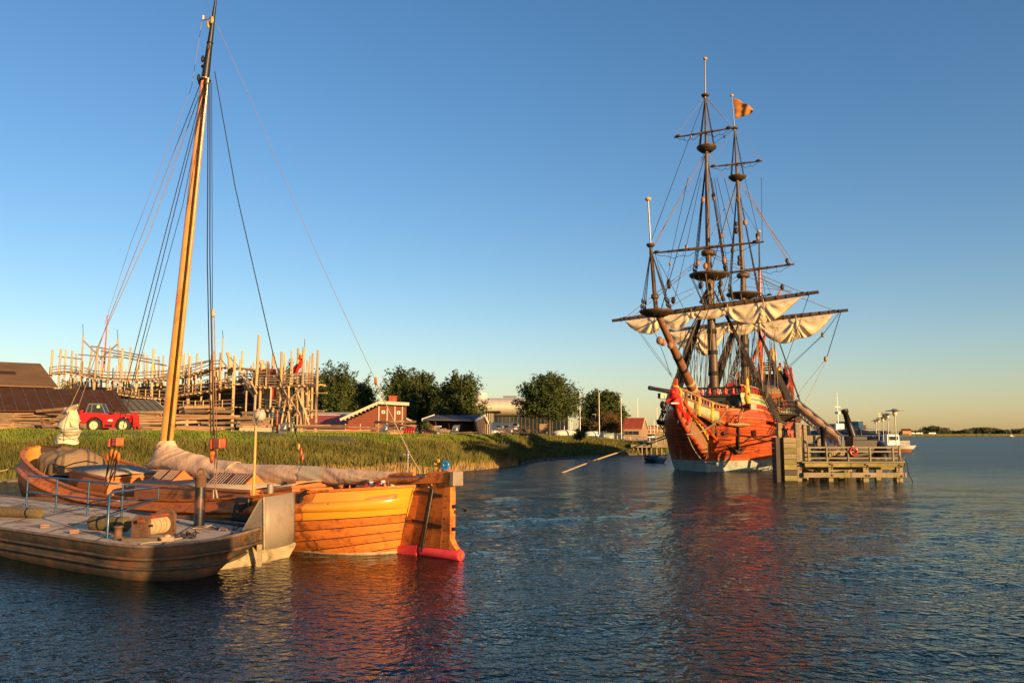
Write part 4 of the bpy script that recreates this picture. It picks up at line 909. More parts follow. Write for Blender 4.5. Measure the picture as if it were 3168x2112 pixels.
# harbour masts, boats and buildings far behind between hut and ship
for i, (u, vt, D) in enumerate(((1998, 1302, 300), (2012, 1316, 330), (2034, 1261, 320), (2060, 1288, 300), (1746, 1318, 260), (1765, 1300, 300), (1770, 1296, 310), (2024, 1300, 340))):
    t = wthing('yacht', 'distant white yacht, mast number %s from the hut' % ('nearest', 'second', 'tallest', 'last')[i % 4] if False else ['white moored yacht just right of the hut', 'low yacht in the far harbour right of the hut', 'tall masted yacht in the far harbour left of the ship', 'yacht whose mast touches the ship bow line', 'yacht mast left of the first flagpole', 'yacht behind the large round tree, right side', 'second yacht behind the large round tree', 'small yacht beside the tall masted one'][i], 'yacht', W(u, 1345, D), 'yachts in the far harbour')
    x = GX(u, D); b = 1.5
    m = MB(); m.tube([(x-5, D, 2.4), (x-2, D, 2.0), (x+3, D, 2.1), (x+5, D, 2.6)], [.2, 1.1, 1.0, .4], 7); m.build('hull', WHITE, t)
    m = MB(); m.tube([(x, D, 2), (x, D, W(u, vt, D).z)], [.14, .09], 5); m.build('mast', WHITE, t)
    m = MB(); m.box((x, D, 3.3), (4, 1.6, .8)); m.build('cabin', GLASSD, t)
def blk(u0, u1, vt, D, mt, lab, rows=3, zb=1.5, grp='far town buildings'):
    a, b = GX(u0, D), GX(u1, D); zt = W(0, vt, D).z; t = wthing('town_building', lab, 'building', V((a+b)/2, D, zb), grp)
    m = MB(); m.box(((a+b)/2, D+5, (zt+zb)/2), (b-a, 10, zt-zb)); m.build('wall', mt, t)
    m = MB(); m.box(((a+b)/2, D+5, zt+.3), (b-a+.8, 10.8, .5)); m.build('roof', ROOFDK, t)
    nx = max(2, int((b-a)/6)); 
    for j in range(rows):
        z = lerp(zb, zt, (j+.6)/rows)
        for i in range(nx):
            m = MB(); m.box((lerp(a, b, (i+.5)/nx), D-.05, z), ((b-a)/nx*.6, .1, (zt-zb)/rows*.42)); m.build('window', GLASSD, t)
blk(2003, 2030, 1319, 520, ORANGEB, 'orange brick block of flats right of the hut')
blk(2031, 2066, 1321, 560, ORANGEB, 'orange brick row left of the ship bow')
blk(2566, 2592, 1316, 620, STONEL, 'pale tall office block right of the gangway', 4)
blk(2592, 2625, 1325, 620, ORANGEB, 'long orange building behind the big leaning anchor')
blk(2638, 2682, 1326, 640, ORANGEB, 'orange building right of the leaning anchor')
blk(2655, 2680, 1317, 700, DARKW, 'dark roofed block above the orange building', 1)
blk(1720, 1780, 1334, 300, ORANGEB, 'low orange buildings behind the upturned boats', 1, 2.5)
# ================================================================ WORK BARGE
Q1 = lambda x, y: (x/2.851, 1250+y/2.851)
Q2 = lambda x, y: (700+x/2.851, 1250+y/2.851)
DK = .85
bg_ = wthing('work_barge', 'flat grimy work barge with blue rails and a grey curved bow plate', 'barge', V(-12, 27, 0))
near_ = [(-34, 38.5), (-27, 33.4), (-20.2, 28.5), (-15.3, 25.0), (-11.2, 22.05), (-10.1, 21.25), (-9.2, 20.78), (-8.5, 20.75), (-7.85, 21.1), (-7.35, 21.75), (-7.05, 22.6), (-6.98, 23.4)]
far_ = [(-7.3, 24.5), (-8.4, 25.7), (-9.9, 27.0), (-15.4, 31.6), (-24.9, 39.5), (-36, 48)]
out_ = near_+far_
cen = Vector((-17, 30, 0))
def zt_(i): return .85+.16*max(0, 1-abs(i-10.5)/4.0)
OP = [Vector((x, y, 0)) for x, y in out_]; NO = 110
PAR = [(len(OP)-1)*i/NO for i in range(NO+1)]
def outp(p): return pl(OP, p/(len(OP)-1))
def inset(p, k, z):
    a = outp(max(0, p-.15)); b = outp(min(len(OP)-1, p+.15)); t = (b-a).normalized(); q = outp(p)+Vector((-t.y, t.x, 0))*k; q.z = z; return q
def ringpt(p, k, z):
    w = max(0, min(1, (p-8.2)/2.6)); w = w*w*(3-2*w)*max(0, min(1, (15-p)/1.5))
    return inset(p, k+w*max(0, .62-z)*1.5, z)
m = MB(); rows = []
for k, z in ((0, 0), (.0, .60), (.04, .58), (.05, .34), (.02, .32), (.1, .08), (.3, -.12), (.8, -.5)):
    rows.append([ringpt(i, k, (zt_(i) if z == 0 else z)) for i in PAR])
m.grid(rows, smooth=True); m.build('hull_side', BARGEH, bg_)
m = MB()
for k0, z0, z1 in ((-.05, .52, .62), (-.04, .30, .38)):
    pts = [ringpt(i, k0, (z0+z1)/2+(.1*max(0, 1-abs(i-10.5)/4) if z0 > .4 else 0)) for i in PAR]; m.tube(pts, .045, 6)
m.build('rubbing_strake', BARGEH, bg_)
m = MB(); m.tube([ringpt(i, 0, zt_(i)+.02) for i in PAR], .045, 6); m.build('gunwale_rail', mat('worn gunwale', (.22, .15, .1), .65, var=.4, sc=3, bump=.3), bg_)
# deck plates
NN = len(near_)-1; nl = [inset(NN*i/60, .02, 0) for i in range(61)]; fl = [inset(lerp(len(OP)-1, NN+1, i/40), .02, 0) for i in range(41)]
def along(pl, t):
    L = [0]
    for a, b in zip(pl, pl[1:]): L.append(L[-1]+(b-a).length)
    s = t*L[-1]
    for i in range(len(pl)-1):
        if s <= L[i+1]+1e-6: return pl[i].lerp(pl[i+1], (s-L[i])/(L[i+1]-L[i]))
    return pl[-1]
cuts = [0, .2, .33, .45, .56, .66, .75, .83, .9, .955, 1]
for a, b in zip(cuts, cuts[1:]):
    for j in range(2):
        m = MB(); rows = []
        for i in range(4):
            t = lerp(a, b, i/3); p = along(nl, t); q = along(fl, t)
            u0, u1 = (0, .5) if j == 0 else (.5, 1)
            rows.append([p.lerp(q, u0+.001)+V(0, 0, DK-.01+.0), p.lerp(q, u1-.001)+V(0, 0, DK-.01)])
        m.grid(rows); m.build('deck_plate', BARGED, bg_)
m = MB()
for a in cuts[1:-1]: m.bar(along(nl, a)+V(0, 0, DK-.004), along(fl, a)+V(0, 0, DK-.004), .035, .02)
m.build('weld_seam', RUST, bg_)
# blue railing
DP = lambda x, y, z=DK: WZ(*Q1(x, y), z)
posts = [DP(230, 915), DP(490, 950), DP(770, 985), DP(1070, 1002), DP(1390, 932)]
c4 = posts[4]; near_post = DP(945, 1180)
RH = 1.16
def rtop(x, y, b): return W(*Q1(x, y), b.y)
tops = [rtop(235, 628, posts[0]), rtop(490, 652, posts[1]), rtop(770, 680, posts[2]), rtop(1070, 705, posts[3]), rtop(1390, 732, posts[4])]
for p, q in zip(posts, tops):
    m = MB(); m.tube([p, V(p.x, p.y, q.z)], .035, 8); m.build('rail_post', BLUEP, bg_)
TT = [V(p.x, p.y, q.z) for p, q in zip(posts, tops)]
ntop = V(near_post.x, near_post.y, W(*Q1(945, 800), near_post.y).z)
m = MB(); m.tube([near_post, ntop, ntop+V(.03, .1, .06)], .038, 8); m.build('rail_post', BLUEP, bg_)
m = MB(); m.tube(TT, .035, 8); m.tube([ntop, ntop+(TT[4]-ntop)*.04+V(0, 0, .06), TT[4]], .035, 8); m.build('top_rail', BLUEP, bg_)
m = MB(); m.tube([V(p.x, p.y, lerp(DK, q.z, .5)) for p, q in zip(posts, TT)], .028, 8); m.tube([V(near_post.x, near_post.y, lerp(DK, ntop.z, .5)), V(c4.x, c4.y, lerp(DK, TT[4].z, .5))], .028, 8); m.build('mid_rail', BLUEP, bg_)
# bow shield
e0 = W(817, 1701, 23.5); e1 = W(816, 1536, 23.5); r0 = W(912, 1676, 24.7); r1 = W(912, 1520, 24.7); l0 = W(742, 1652, 23.9)
m = MB(); rows = []
for k in range(9):
    t = k/8; bul = V(.35, -.1, 0)*math.sin(math.pi*t)*.35; a = e0.lerp(r0, t)+bul; b = e1.lerp(r1, t)+bul; rows.append([a, a.lerp(b, .5), b])
m.grid(rows); m.build('curved_bow_plate', GREYS, bg_, solid=.03)
m = MB(); m.plate([e0, l0, W(800, 1548, 23.55), e1], (0, .03, 0)); m.build('side_bow_plate', GREYS, bg_)
m = MB(); m.tube([e0, e1], .022, 6); m.build('plate_edge', PALEHULL, bg_)
m = MB(); a = W(803, 1700, 23.3); m.bar(V(a.x, a.y, -.7), V(a.x, a.y, .6), .1, .12); m.build('skeg_post', PALEHULL, bg_)
m = MB(); rows = []
for i in range(9):
    t = i/8; p = Vector((-8.6, 21.6, 0)).lerp(Vector((-6.35, 24.9, 0)), t); rows.append([V(p.x-.5, p.y+.5, -.4), V(p.x+.12*math.sin(t*3.1), p.y, -.12+.5*t**2.5), V(p.x-.1, p.y+.2, .42+.1*t), V(p.x-.6, p.y+.4, .7)])
m.grid(rows); m.build('bow_flare', PALEHULL, bg_)
# winch
wc = wthing('deck_winch', 'rusty deck winch with pale rope on its drum at the barge side', 'winch', DP(1360, 1190))
b0 = DP(1255, 1190); b1 = DP(1475, 1150); ax = (b1-b0); ax.z = 0; L = ax.length; ax.normalize(); fr = Vector((ax.y, -ax.x, 0))
for p, h, w in ((b0, .62, .36), (b1, .70, .44)):
    P = lambda s, z: p+fr*s+V(0, 0, z); m = MB(); m.plate([P(-w, 0), P(w*.5, 0), P(w*.5, h*.8), P(w*.2, h), P(-w*.6, h), P(-w, h*.8)], ax*.09); m.build('cheek_plate', RUST, wc, bev=.01)
mid = (b0+b1)/2+V(0, 0, .3); Mx = ax.to_track_quat('Z', 'Y').to_matrix()
m = MB(); m.lathe(mid+fr*-.05, [(.12, -L/2), (.12, L/2)], 14, Mx); m.build('drum', RUST, wc)
m = MB()
for i in range(11): m.torus(mid+fr*-.05+ax*((i-5)*L*.075), .2+.012*math.sin(i*2.2), .035, 18, 6, Mx)
m.build('wound_rope', ROPE, wc)
m = MB(); m.lathe(mid+V(0, 0, .27)+fr*.1, [(.05, -L*.35), (.05, L*.35)], 10, Mx); m.lathe(b0+V(0, 0, .48)-ax*.12, [(.05, -.06), (.05, .25)], 8, Mx); m.build('pinion_shaft', HULLD, wc)
for s in (-.45, .62):
    m = MB(); m.lathe(mid+V(0, 0, .05)+ax*(s*L)+fr*.2, [(.03, -.06), (.03, .06)], 8, Mx); m.build('bolt', BLACKM, wc)
m = MB(); m.bar(DP(1080, 1195, .88), DP(1400, 1190, .88), .14, .1); m.build('timber_chock', TIMBD, wc)
# rolled fenders
def roll(a, b, r, lab):
    d = (b-a).normalized(); m = MB(); n = 16; k = 7; m.tube([a, a+d*.04]+[a.lerp(b, i/6) for i in range(1, 6)]+[b-d*.04, b], [r*.82, r]+[r*(1+.02*math.sin(i*2)) for i in range(5)]+[r, r*.82], n, smooth=True)
    t = wthing('rolled_fender', lab, 'fender', (a+b)/2-V(0, 0, r), 'coir fender rolls on the barge'); m.build('roll', COIR, t)
    for s in (.3, .8):
        mm = MB(); mm.tube([a.lerp(b, s)-d*.03, a.lerp(b, s)+d*.03], [r*1.05]*2, 16); mm.build('lashing', BLACKM, t)
roll(WZ(*Q1(800, 1105), DK)+V(0, 0, .2), WZ(*Q1(1080, 1130), DK)+V(.0, .3, .2), .2, 'short thick coir roll lying beside the rusty winch')
roll(WZ(*Q1(-150, 985), DK)+V(0, 0, .17), WZ(*Q1(330, 1010), DK)+V(0, .2, .17), .17, 'long coir roll lying at the left edge of the barge')
m = MB(); p = DP(1040, 1190); m.lathe(p, [(.12, 0), (.12, .05), (.1, .06), (.1, .3), (.13, .31), (.13, .35), (0.05, .35)], 14); m.build('short_bollard', RUST, bg_)
# tall pipe with lug
m = MB(); p = DP(1755, 1078); hp = W(*Q1(1755, 640), p.y).z; m.lathe(p, [(.17, 0), (.155, .02), (.155, hp-DK)], 16); pp = m.build('spud_pipe', mat('black and rust pipe', (.015, .012, .012), .45, var=.5, sc=2, stain=(.2, .07, .04), sst=.8, ssc=1.3, bump=.2), bg_)
m = MB(); m.lathe(V(p.x, p.y, hp-.3), [(.158, 0), (.165, .28), (.185, .29), (.185, .33), (.1, .33)], 16); m.build('rusty_collar', RUST, pp)
m = MB(); m.torus(V(p.x, p.y, hp+.14), .1, .035, 14, 8, Matrix.Rotation(R(90), 3, 'X')); m.box(V(p.x, p.y, hp+.04), (.22, .06, .1)); m.build('lifting_lug', RUST, pp)
m = MB(); m.plate([DP(1700, 1095, DK+.01), DP(1790, 1095, DK+.01), DP(1870, 1066, DK+.01), DP(1780, 1066, DK+.01)], (0, 0, .02)); m.build('base_plate', BARGED, pp)
# black box (tarred engine cover) with sloping foot
bx = wthing('engine_cover', 'black box shaped engine cover standing on the barge deck near the bow', 'engine cover', DP(2140, 1020))
p = DP(2060, 1015, .9); q = DP(2200, 1025, .9); m = MB(); d = (q-p); L = d.length; d.normalize(); n = Vector((-d.y, d.x, 0))
c = (p+q)/2+n*.25; h = W(*Q1(2130, 815), c.y).z-.85
def bxp(s, w, z): return c+d*(s*L*.5)+n*(w*.35)+V(0, 0, z-.05)
m.add([bxp(-1.15, -1, 0), bxp(1.1, -1, 0), bxp(1.1, 1, 0), bxp(-1.15, 1, 0), bxp(-.7, -.9, h), bxp(.95, -.9, h), bxp(.95, .9, h), bxp(-.7, .9, h)], [(0,3,2,1),(4,5,6,7),(0,1,5,4),(1,2,6,5),(2,3,7,6),(3,0,4,7)]); m.build('casing', BLACKM, bx, bev=.04)
m = MB(); m.box(bxp(.4, -1.0, h*.6), (.22, .12, .3)); m.build('vent', RUBBER, bx)
m = MB(); m.plate([bxp(-2.1, -1.3, .06), bxp(1.2, -1.3, .06), bxp(1.2, 1.1, .06), bxp(-1.5, 1.1, .06)], (0, 0, .03)); m.build('base_tarp', BLACKM, bx)
# cleats, chain, ropes, plate patch
for (x, y) in ((395, 1092), (655, 1140)):
    p = DP(x, y); m = MB(); m.box(p+V(0, 0, .03), (.2, .12, .05)); m.bar(p+V(-.12, 0, .09), p+V(.12, 0, .09), .05); m.build('cleat', mat('pale rust cleat', (.4, .22, .14), .7, var=.3, sc=9), bg_)
m = MB(); p = DP(1480, 1210); m.box(p+V(0, 0, .06), (.26, .16, .12)); m.ell(p+V(-.02, 0, .14), (.1, .07, .05), 8, 5); m.build('fairlead', mat('pale fairlead', (.5, .34, .24), .7, var=.3, sc=9), bg_)
ch = wthing('chain_heap', 'small heap of dark chain near the barge edge right of the winch', 'chain', DP(1670, 1170))
random.seed(3)
for i in range(14):
    p = DP(1610+i*9.5+random.uniform(-10, 10), 1165+20*math.sin(i*.9)); m = MB(); m.torus(p+V(0, 0, .04+.02*random.random()), .05, .016, 10, 5, Matrix.Rotation(random.uniform(0, 3), 3, 'Z')@Matrix.Rotation(random.uniform(.2, 1.4), 3, 'X')); m.build('link', RUBBER, ch)
def rope(name, pts, r, mt, lab, cat='rope', grp=None, n=6):
    m = MB(); m.tube(pts, r, n); return m.build(name, mt, lab=lab, cat=cat, grp=grp)
rope('deck_rope', [DP(x, y, DK+.02) for x, y in ((1240, 1232), (1330, 1215), (1420, 1212), (1560, 1185), (1700, 1160))], .018, ROPE, 'thin pale rope lying along the barge edge by the winch')
rope('deck_rope', [DP(x, y, DK+.02) for x, y in ((1060, 1010), (1120, 1035), (1200, 1040), (1260, 1060))], .014, ROPED, 'dark rope on the deck running to the winch')
rope('deck_rope', [DP(x, y, DK+.02) for x, y in ((1850, 1075), (1960, 1110), (2060, 1105), (2130, 1070), (2200, 1040))], .014, ROPED, 'dark rope on the deck before the black engine cover')
rope('rope_coil', [DP(1450+60*math.cos(a*.7)*(1-a*.02), 905+12*math.sin(a*.7)*(1-a*.02), DK+.02+a*.004) for a in range(30)], .02, ROPE, 'loose pale rope coil on the barge beside the hull', cat='rope coil')
m = MB(); m.plate([DP(1930, 1110, DK+.01), DP(2010, 1112, DK+.01), DP(2005, 1080, DK+.01), DP(1955, 1072, DK+.01)], (0, 0, .03)); m.build('deck_patch', PALEHULL, bg_)
m = MB(); p = DP(820, 852); m.lathe(p, [(.08, 0), (.07, .05), (.05, .3), (.06, .34), (.01, .36)], 8); m.build('small_post', PALEHULL, bg_)
m = MB(); p = DP(355, 770, .85); m.lathe(p, [(.2, 0), (.22, .12), (.2, .25), (.16, .26)], 12); m.build('blue_tub', BLUEP, lab='small blue tub standing on the barge below the bow', cat='tub')
m = MB(); m.bar(DP(280, 830), DP(560, 835), .5, .16); m.build('rusty_box_beam', RUST, lab='flat rusty steel beam lying at the far barge edge', cat='steel beam')
# unseen posts added outside the frame to throw the shadow on the barge bow
sh_ = Vector((math.sin(SUN_AZ), math.cos(SUN_AZ), 0)); pd = Vector((-sh_.y, sh_.x, 0)); dc = Vector((-7.75, 21.0, 0))+sh_*20.5
dl = wthing('added_shadow_posts', 'added cluster of tall timber posts outside the frame, shading the barge bow', 'shadow posts', dc)
for i in range(5):
    for j in range(2):
        m = MB(); c = dc+pd*(-.8+.4*i)+sh_*(.4*j); m.tube([c+V(0, 0, -1.5), c+V(0, 0, 4.25)], .21, 10); m.build('pile', DARKW, dl)

# ================================================================ WOODEN SAILING BARGE (local x forward, y port = the side towards the camera)
BF = Frame((-3.6, 26.2), (-.765, .644)); LB = 26.6
bt = thing('sailing_barge', 'varnished wooden sailing barge with yellow stern and tall mast', 'sailing boat', BF.O, BF.rz)
BY = lambda q, y=0: BF.on_y(*q, y)
def bwl(s): 
    a = min(s/5.2, 1); b = min((LB-s)/7, 1); return 2.3*(max(0, 1-(1-a)**2.4))**.52*(max(0, 1-(1-b)**2.2))**.6
def bdk(s):
    a = min((s+.0)/5.5, 1); b = min((LB-s)/7.5, 1); return .22*(1-a)**2+2.75*(max(0, 1-(1-a)**2.6))**.5*(max(0, 1-(1-b)**2.6))**.55
SHR = [(0, 2.02), (2, 1.82), (4.5, 1.55), (8, 1.28), (13, 1.15), (17, 1.3), (20.5, 1.75), (24, 2.4), (26.6, 2.95)]
def bsh(s): return sinterp(s, SHR)
def bpt(s, v, side=1, off=0):
    z = lerp(-.35, bsh(s), v); f = max(0, v)**.85; y = lerp(bwl(s)*.8, bdk(s), f)*1.0
    y += .28*math.sin(math.pi*min(1, v*1.05))*min(1, bdk(s)/2)
    y -= .18*max(0, v-.8)/.2*min(1, bdk(s)/2) if v > .8 else 0
    x = s - (.1+.87*v)*max(0, 1-s/3.0) + 1.0*v*max(0, 1-(LB-s)/4.0)
    return V(x, side*(y+off), z)
NSta = 56
SS = [LB*(1-math.cos(math.pi*i/NSta))/2 for i in range(NSta+1)]
VK = [.0, .11, .22, .33, .44, .55, .655, .76, .84, 1.0]
def vk(s, v):
    """strakes fan up towards the sternpost and the stem"""
    if v >= .755: return v
    w = max(0, 1-s/7.5)**1.4+max(0, 1-(LB-s)/7.5)**1.4; return max(-.12, lerp(lerp(-.75, .76, v/.76), v, min(1, w)))
for side in (1, -1):
    m = MB(); m.grid([[bpt(s, j/14, side, -.03) for j in range(15)] for s in SS]); m.build('inner_hull', DARKW, bt)
    for k, (v0, v1) in enumerate(zip(VK, VK[1:])):
        if k == 7: continue   # the wale
        brks = [(0, 1.7), (1.7, LB)] if k >= 8 else [(0, LB)]
        if k == 6: brks = [(0, 1.85), (1.85, LB)]
        for bi, (s0, s1) in enumerate(brks):
            ss = [s0]+[s for s in SS if s0 < s < s1]+[s1]
            m = MB(); m.grid([[bpt(s, lerp(vk(s, v0)+.006*(1 if k else 0), vk(s, v1)-.006, j/4), side, .012*math.sin(math.pi*j/4)) for j in range(5)] for s in ss])
            m.build('strake', YELLOW if (bi == 0 and len(brks) == 2) else (PALEHULL if k == 0 else VARNISH), bt)
    for s0, s1, mt in ((0, 1.8, YELLOW), (1.8, LB, VARNISH)):
        ss = [s0]+[s for s in SS if s0 < s < s1]+[s1]; rows = []
        for s in ss:
            row = []
            for j in range(9):
                an = math.pi*(j/8)-math.pi/2; row.append(bpt(s, .80+.055*math.sin(an)*(1.3 if s < 5 else 1), side, .0+.14*math.cos(an)*(1 if s < 8 else .7)))
            rows.append(row)
        m = MB(); m.grid(rows)
        e = rows[0]; m.add(e, [tuple(range(9))]); m.build('wale', mt, bt)
    m = MB(); rows = []
    for s in SS:
        p = bpt(s, 1, side); rows.append([p+V(0, side*.06, 0), p+V(0, side*.07, .07), p+V(0, -side*.12, .07), p+V(0, -side*.12, 0)])
    m.grid(rows, smooth=False, closed=True); m.build('cap_rail', VARNISH, bt)
    m = MB(); m.grid([[bpt(s, v, side, -.09) for v in (.62, .8, 1.0)] for s in SS]); m.build('bulwark_lining', mat('yellow bulwark', (.62, .32, .06), .4, var=.15, sc=3) if side == 1 else MATS['yellow bulwark'], bt)
for side in (1, -1):
    m = MB(); m.tube([V(bpt(s, .13, side).x, bpt(s, .13, side).y+side*.01, .03) for s in SS], .075, 6); m.build('waterline_strip', PALEHULL, bt)
# deck
def bdz(s): return lerp(-.35, bsh(s), .72)
npl = 14
for j in range(npl):
    m = MB(); rows = []
    for s in SS[2:-2:2]:
        w = bpt(s, .72, 1, -.08).y; rows.append([V(s, lerp(-w, w, (j+.03)/npl), bdz(s)), V(s, lerp(-w, w, (j+.97)/npl), bdz(s))])
    m.grid(rows, smooth=False); m.build('deck_plank', TEAK, bt)
# sternpost, rudder
m = MB(); m.plate([(-1.6, -.13, 2.0), (-.75, -.13, 2.0), (-.3, -.13, .35), (.3, -.13, -.6), (-.95, -.13, -.6), (-1.14, -.13, .33)], (0, .24, 0)); m.build('sternpost', VARNISH, bt)
m = MB(); m.plate([(-1.12, -.17, .30), (-.1, -.17, .22), (.6, -.17, -.6), (-1.02, -.17, -.6)], (0, .34, 0)); m.build('sternpost_foot', REDPINK, bt)
rt = []
prof = [(-.60, 1.9), (-.66, -.6), (-2.95, -.6), (-2.85, .28), (-2.5, .52), (-2.46, 1.95), (-2.42, 2.02), (-2.0, 2.2), (-1.3, 2.05)]
RUD = MB(); 
rx = BY(Q2(2000, 700), 0).x; rb = BY(Q2(2070, 1290), 0); rtop_ = BY(Q2(1950, 580), 0)
rz1 = BY(Q2(2000, 690), 0).z; rfoot = BY(Q2(2005, 1190), 0)
gx = lambda z: lerp(-1.6, -1.14, (1.97-z)/1.64)-.06
for k in range(3):
    zt3 = rz1+.12; m = MB(); f = lambda t, z: lerp(gx(z), rx, t)
    m.plate([(f(k/3, zt3)-.004, -.11, zt3), (f((k+1)/3, zt3)+.004, -.11, zt3), (f((k+1)/3, .3)+.004, -.11, .3), (f(k/3, .3)-.004, -.11, .3)], (0, .22, 0)); m.build('rudder_plank', VARNISH, bt)
m = MB(); m.plate([(rx, -.1, rfoot.z), (rx-.1, -.1, rfoot.z-.15), (rb.x, -.1, .22), (rb.x, -.1, .1), (rx, -.1, .1)], (0, .2, 0)); m.build('rudder_heel', VARNISH, bt)
m = MB(); rows = []
for x in (-1.2, rb.x+.08, rb.x):
    rr = .17 if x != rb.x else .15
    rows.append([V(x, rr*math.sin(R(a)), .14+rr*math.cos(R(a))) for a in range(-180, 180, 30)]+[])
m.grid(rows, closed=True); m.add(rows[-1], [tuple(range(12))]); m.box(((-1.2+rb.x)/2, 0, -.3), (abs(rb.x+1.2), .3, .55)); m.build('rudder_shoe', REDPINK, bt)
tz = rz1+.12
hd = [BY(Q2(1655, 700)), BY(Q2(1790, 640)), BY(Q2(1810, 600)), BY(Q2(1940, 590)), BY(Q2(1965, 575)), BY(Q2(1995, 590)), BY(Q2(2000, 690))]
m = MB(); m.plate([p+V(0, -.16, 0) for p in hd], (0, .32, 0)); m.build('rudder_head', VARNISH, bt)
ta = BY(Q2(1045, 695)); tb = BY(Q2(2030, 655))
m = MB(); m.tube([ta+V(0, 0, 0), ta.lerp(tb, .3), ta.lerp(tb, .65)+V(0, 0, .02), tb], [.07, .09, .13, .16], 8, flat=1.0); m.build('tiller', VARNISH, bt)
m = MB(); m.box(tb+V(-.0, 0, 0), (.16, .42, .42)); m.build('tiller_cap', GREYS, bt, bev=.02)
for q0, q1 in ((Q2(1728, 770), Q2(1932, 806)), (Q2(1690, 1022), Q2(1928, 1076))):
    m = MB()
    for sy in (-.135, .135): m.bar(BY(q0, 0)+V(.1, sy, 0), BY(q1, 0)+V(0, sy, 0), .05, .085)
    m.build('rudder_strap', BLACKM, bt)
m = MB(); m.tube([BY(Q2(1790, 705), .15), BY(Q2(1820, 752), .15), BY(Q2(1722, 1300), .15)], [.04, .05, .045], 6); m.build('rudder_gap_rod', BLACKM, bt)
p = BY(Q2(2010, 905)); q = BY(Q2(2110, 935)); m = MB(); m.tube([p, p.lerp(q, .6)+V(0, 0, .02), q], .012, 5); m.box(q, (.1, .06, .09)); m.build('log_arm', BLACKM, bt)
m = MB()
for yy in (900, 1100): m.box(BY(Q2(2012, yy)), (.06, .1, .1))
m.tube([BY(Q2(2022, 700)), BY(Q2(2022, 760))], .012, 4); m.build('rudder_fitting', BLACKM, bt)
for i in range(5):
    for fx_ in (.2, .8):
        zz = lerp(.5, 1.8, i/4); m = MB(); m.lathe(V(lerp(gx(zz), rx, fx_), .112, zz), [(.018, 0), (.018, .01)], 8, Matrix.Rotation(R(-90), 3, 'X')); m.build('rudder_bolt', BLACKM, bt)
for k, s0 in ((1, 2.6), (2, 5.2), (3, 1.6), (4, 3.9), (5, 2.2), (6, 5.6)):
    va, vb = vk(s0, VK[k])+.01, vk(s0, VK[k+1])-.01
    if vb < .08: continue
    m = MB(); m.bar(bpt(s0, max(va, .05), 1, .012), bpt(s0, vb, 1, .012), .014, .012); m.build('plank_butt', DARKW, bt)
    for ds in (-.07, .07):
        for q in (.25, .75): c = bpt(s0+ds, lerp(va, vb, q), 1, .016); m = MB(); m.ell(c, .012, 6, 4); m.build('plank_fastening', RUST, bt)
# decorations at the rudder head
rg = BF.world(*BY(Q2(1935, 540))); t = wthing('blue_ring', 'glossy blue ring with a knotted foot standing on the rudder head', 'ring ornament', rg)
Mr = Matrix.Rotation(R(-22), 3, 'Z')@Matrix.Rotation(R(90), 3, 'X')
m = MB(); m.torus(rg+V(0, 0, .02), .085, .05, 24, 10, Mr); m.build('ring', BLUERING, t)
m = MB(); m.ell(rg+V(-.03, 0, -.14), (.09, .05, .08), 8, 6); m.ell(rg+V(.05, 0, -.13), (.07, .05, .07), 8, 6); m.build('knot', BLUERING, t)
rg = BF.world(*BY(Q2(1862, 540))); m = MB(); random.seed(4)
for i in range(40): m.ell(rg+V(random.gauss(0, .045), random.gauss(0, .03), random.uniform(-.16, .17)), random.uniform(.018, .032), 6, 4)
m.build('gold_bead_cluster', GOLD, lab='gold speckled bead cluster left of the blue ring on the rudder head', cat='ornament')
# name board, port light, scupper, fairlead post
def hullside(u, v): 
    best = None
    for i in range(240):
        s = i*.06
        for j in range(40):
            w = BF.world(*bpt(s, .5+j*.0125, 1, .03)); d = w; 
            x = d.x/(d.y*math.cos(TH)+(d.z-EYE)*math.sin(TH)); yy = ((d.z-EYE)*math.cos(TH)-d.y*math.sin(TH))/(d.y*math.cos(TH)+(d.z-EYE)*math.sin(TH))
            e = (1584+F*x-u)**2+(1056-F*yy-v)**2
            if best is None or e < best[0]: best = (e, s, .5+j*.0125)
    return best[1], best[2]
sa_, va_ = hullside(*Q2(1215, 850)); sb_, vb_ = hullside(*Q2(1500, 810))
m = MB(); rows = []
for i in range(9):
    s = lerp(sa_, sb_, i/8); v = lerp(va_, vb_, i/8); hh = .045 if 0 < i < 8 else .03
    rows.append([bpt(s, v-hh, 1, .02), bpt(s, v-hh, 1, .05), bpt(s, v+hh, 1, .05), bpt(s, v+hh, 1, .02)])
m.grid(rows, smooth=False); nb = m.build('name_board', CABIN, bt)
m = MB(); rows = []
for i in range(9):
    s = lerp(sa_, sb_, .06+.88*i/8); v = lerp(va_, vb_, i/8); rows.append([bpt(s, v-.022, 1, .056), bpt(s, v+.022, 1, .056)])
m.grid(rows, smooth=False); m.build('name_board_panel', mat('faded board centre', (.55, .24, .08), .5, var=.3, sc=14), nb)
s_, v_ = hullside(*Q2(888, 895)); m = MB(); c = bpt(s_, v_, 1, .03); m.box(c, (.24, .06, .12)); m.build('hawse_frame', BLACKM, bt, bev=.02); m = MB(); m.box(c+V(0, .035, 0), (.15, .02, .06)); m.build('hawse_hole', RUBBER, bt)
s_, v_ = hullside(*Q2(650, 870)); c = bpt(s_, .95, 1, .04); m = MB(); m.tube([c+V(-.3, -.25, .12), c+V(-.15, -.05, .16), c+V(0, .02, .05), c+V(.02, .06, -.25), c+V(.02, .04, -.5)], [.05, .06, .065, .06, .05], 8, flat=1.3); m.build('leeboard_bracket', BLACKM, bt)
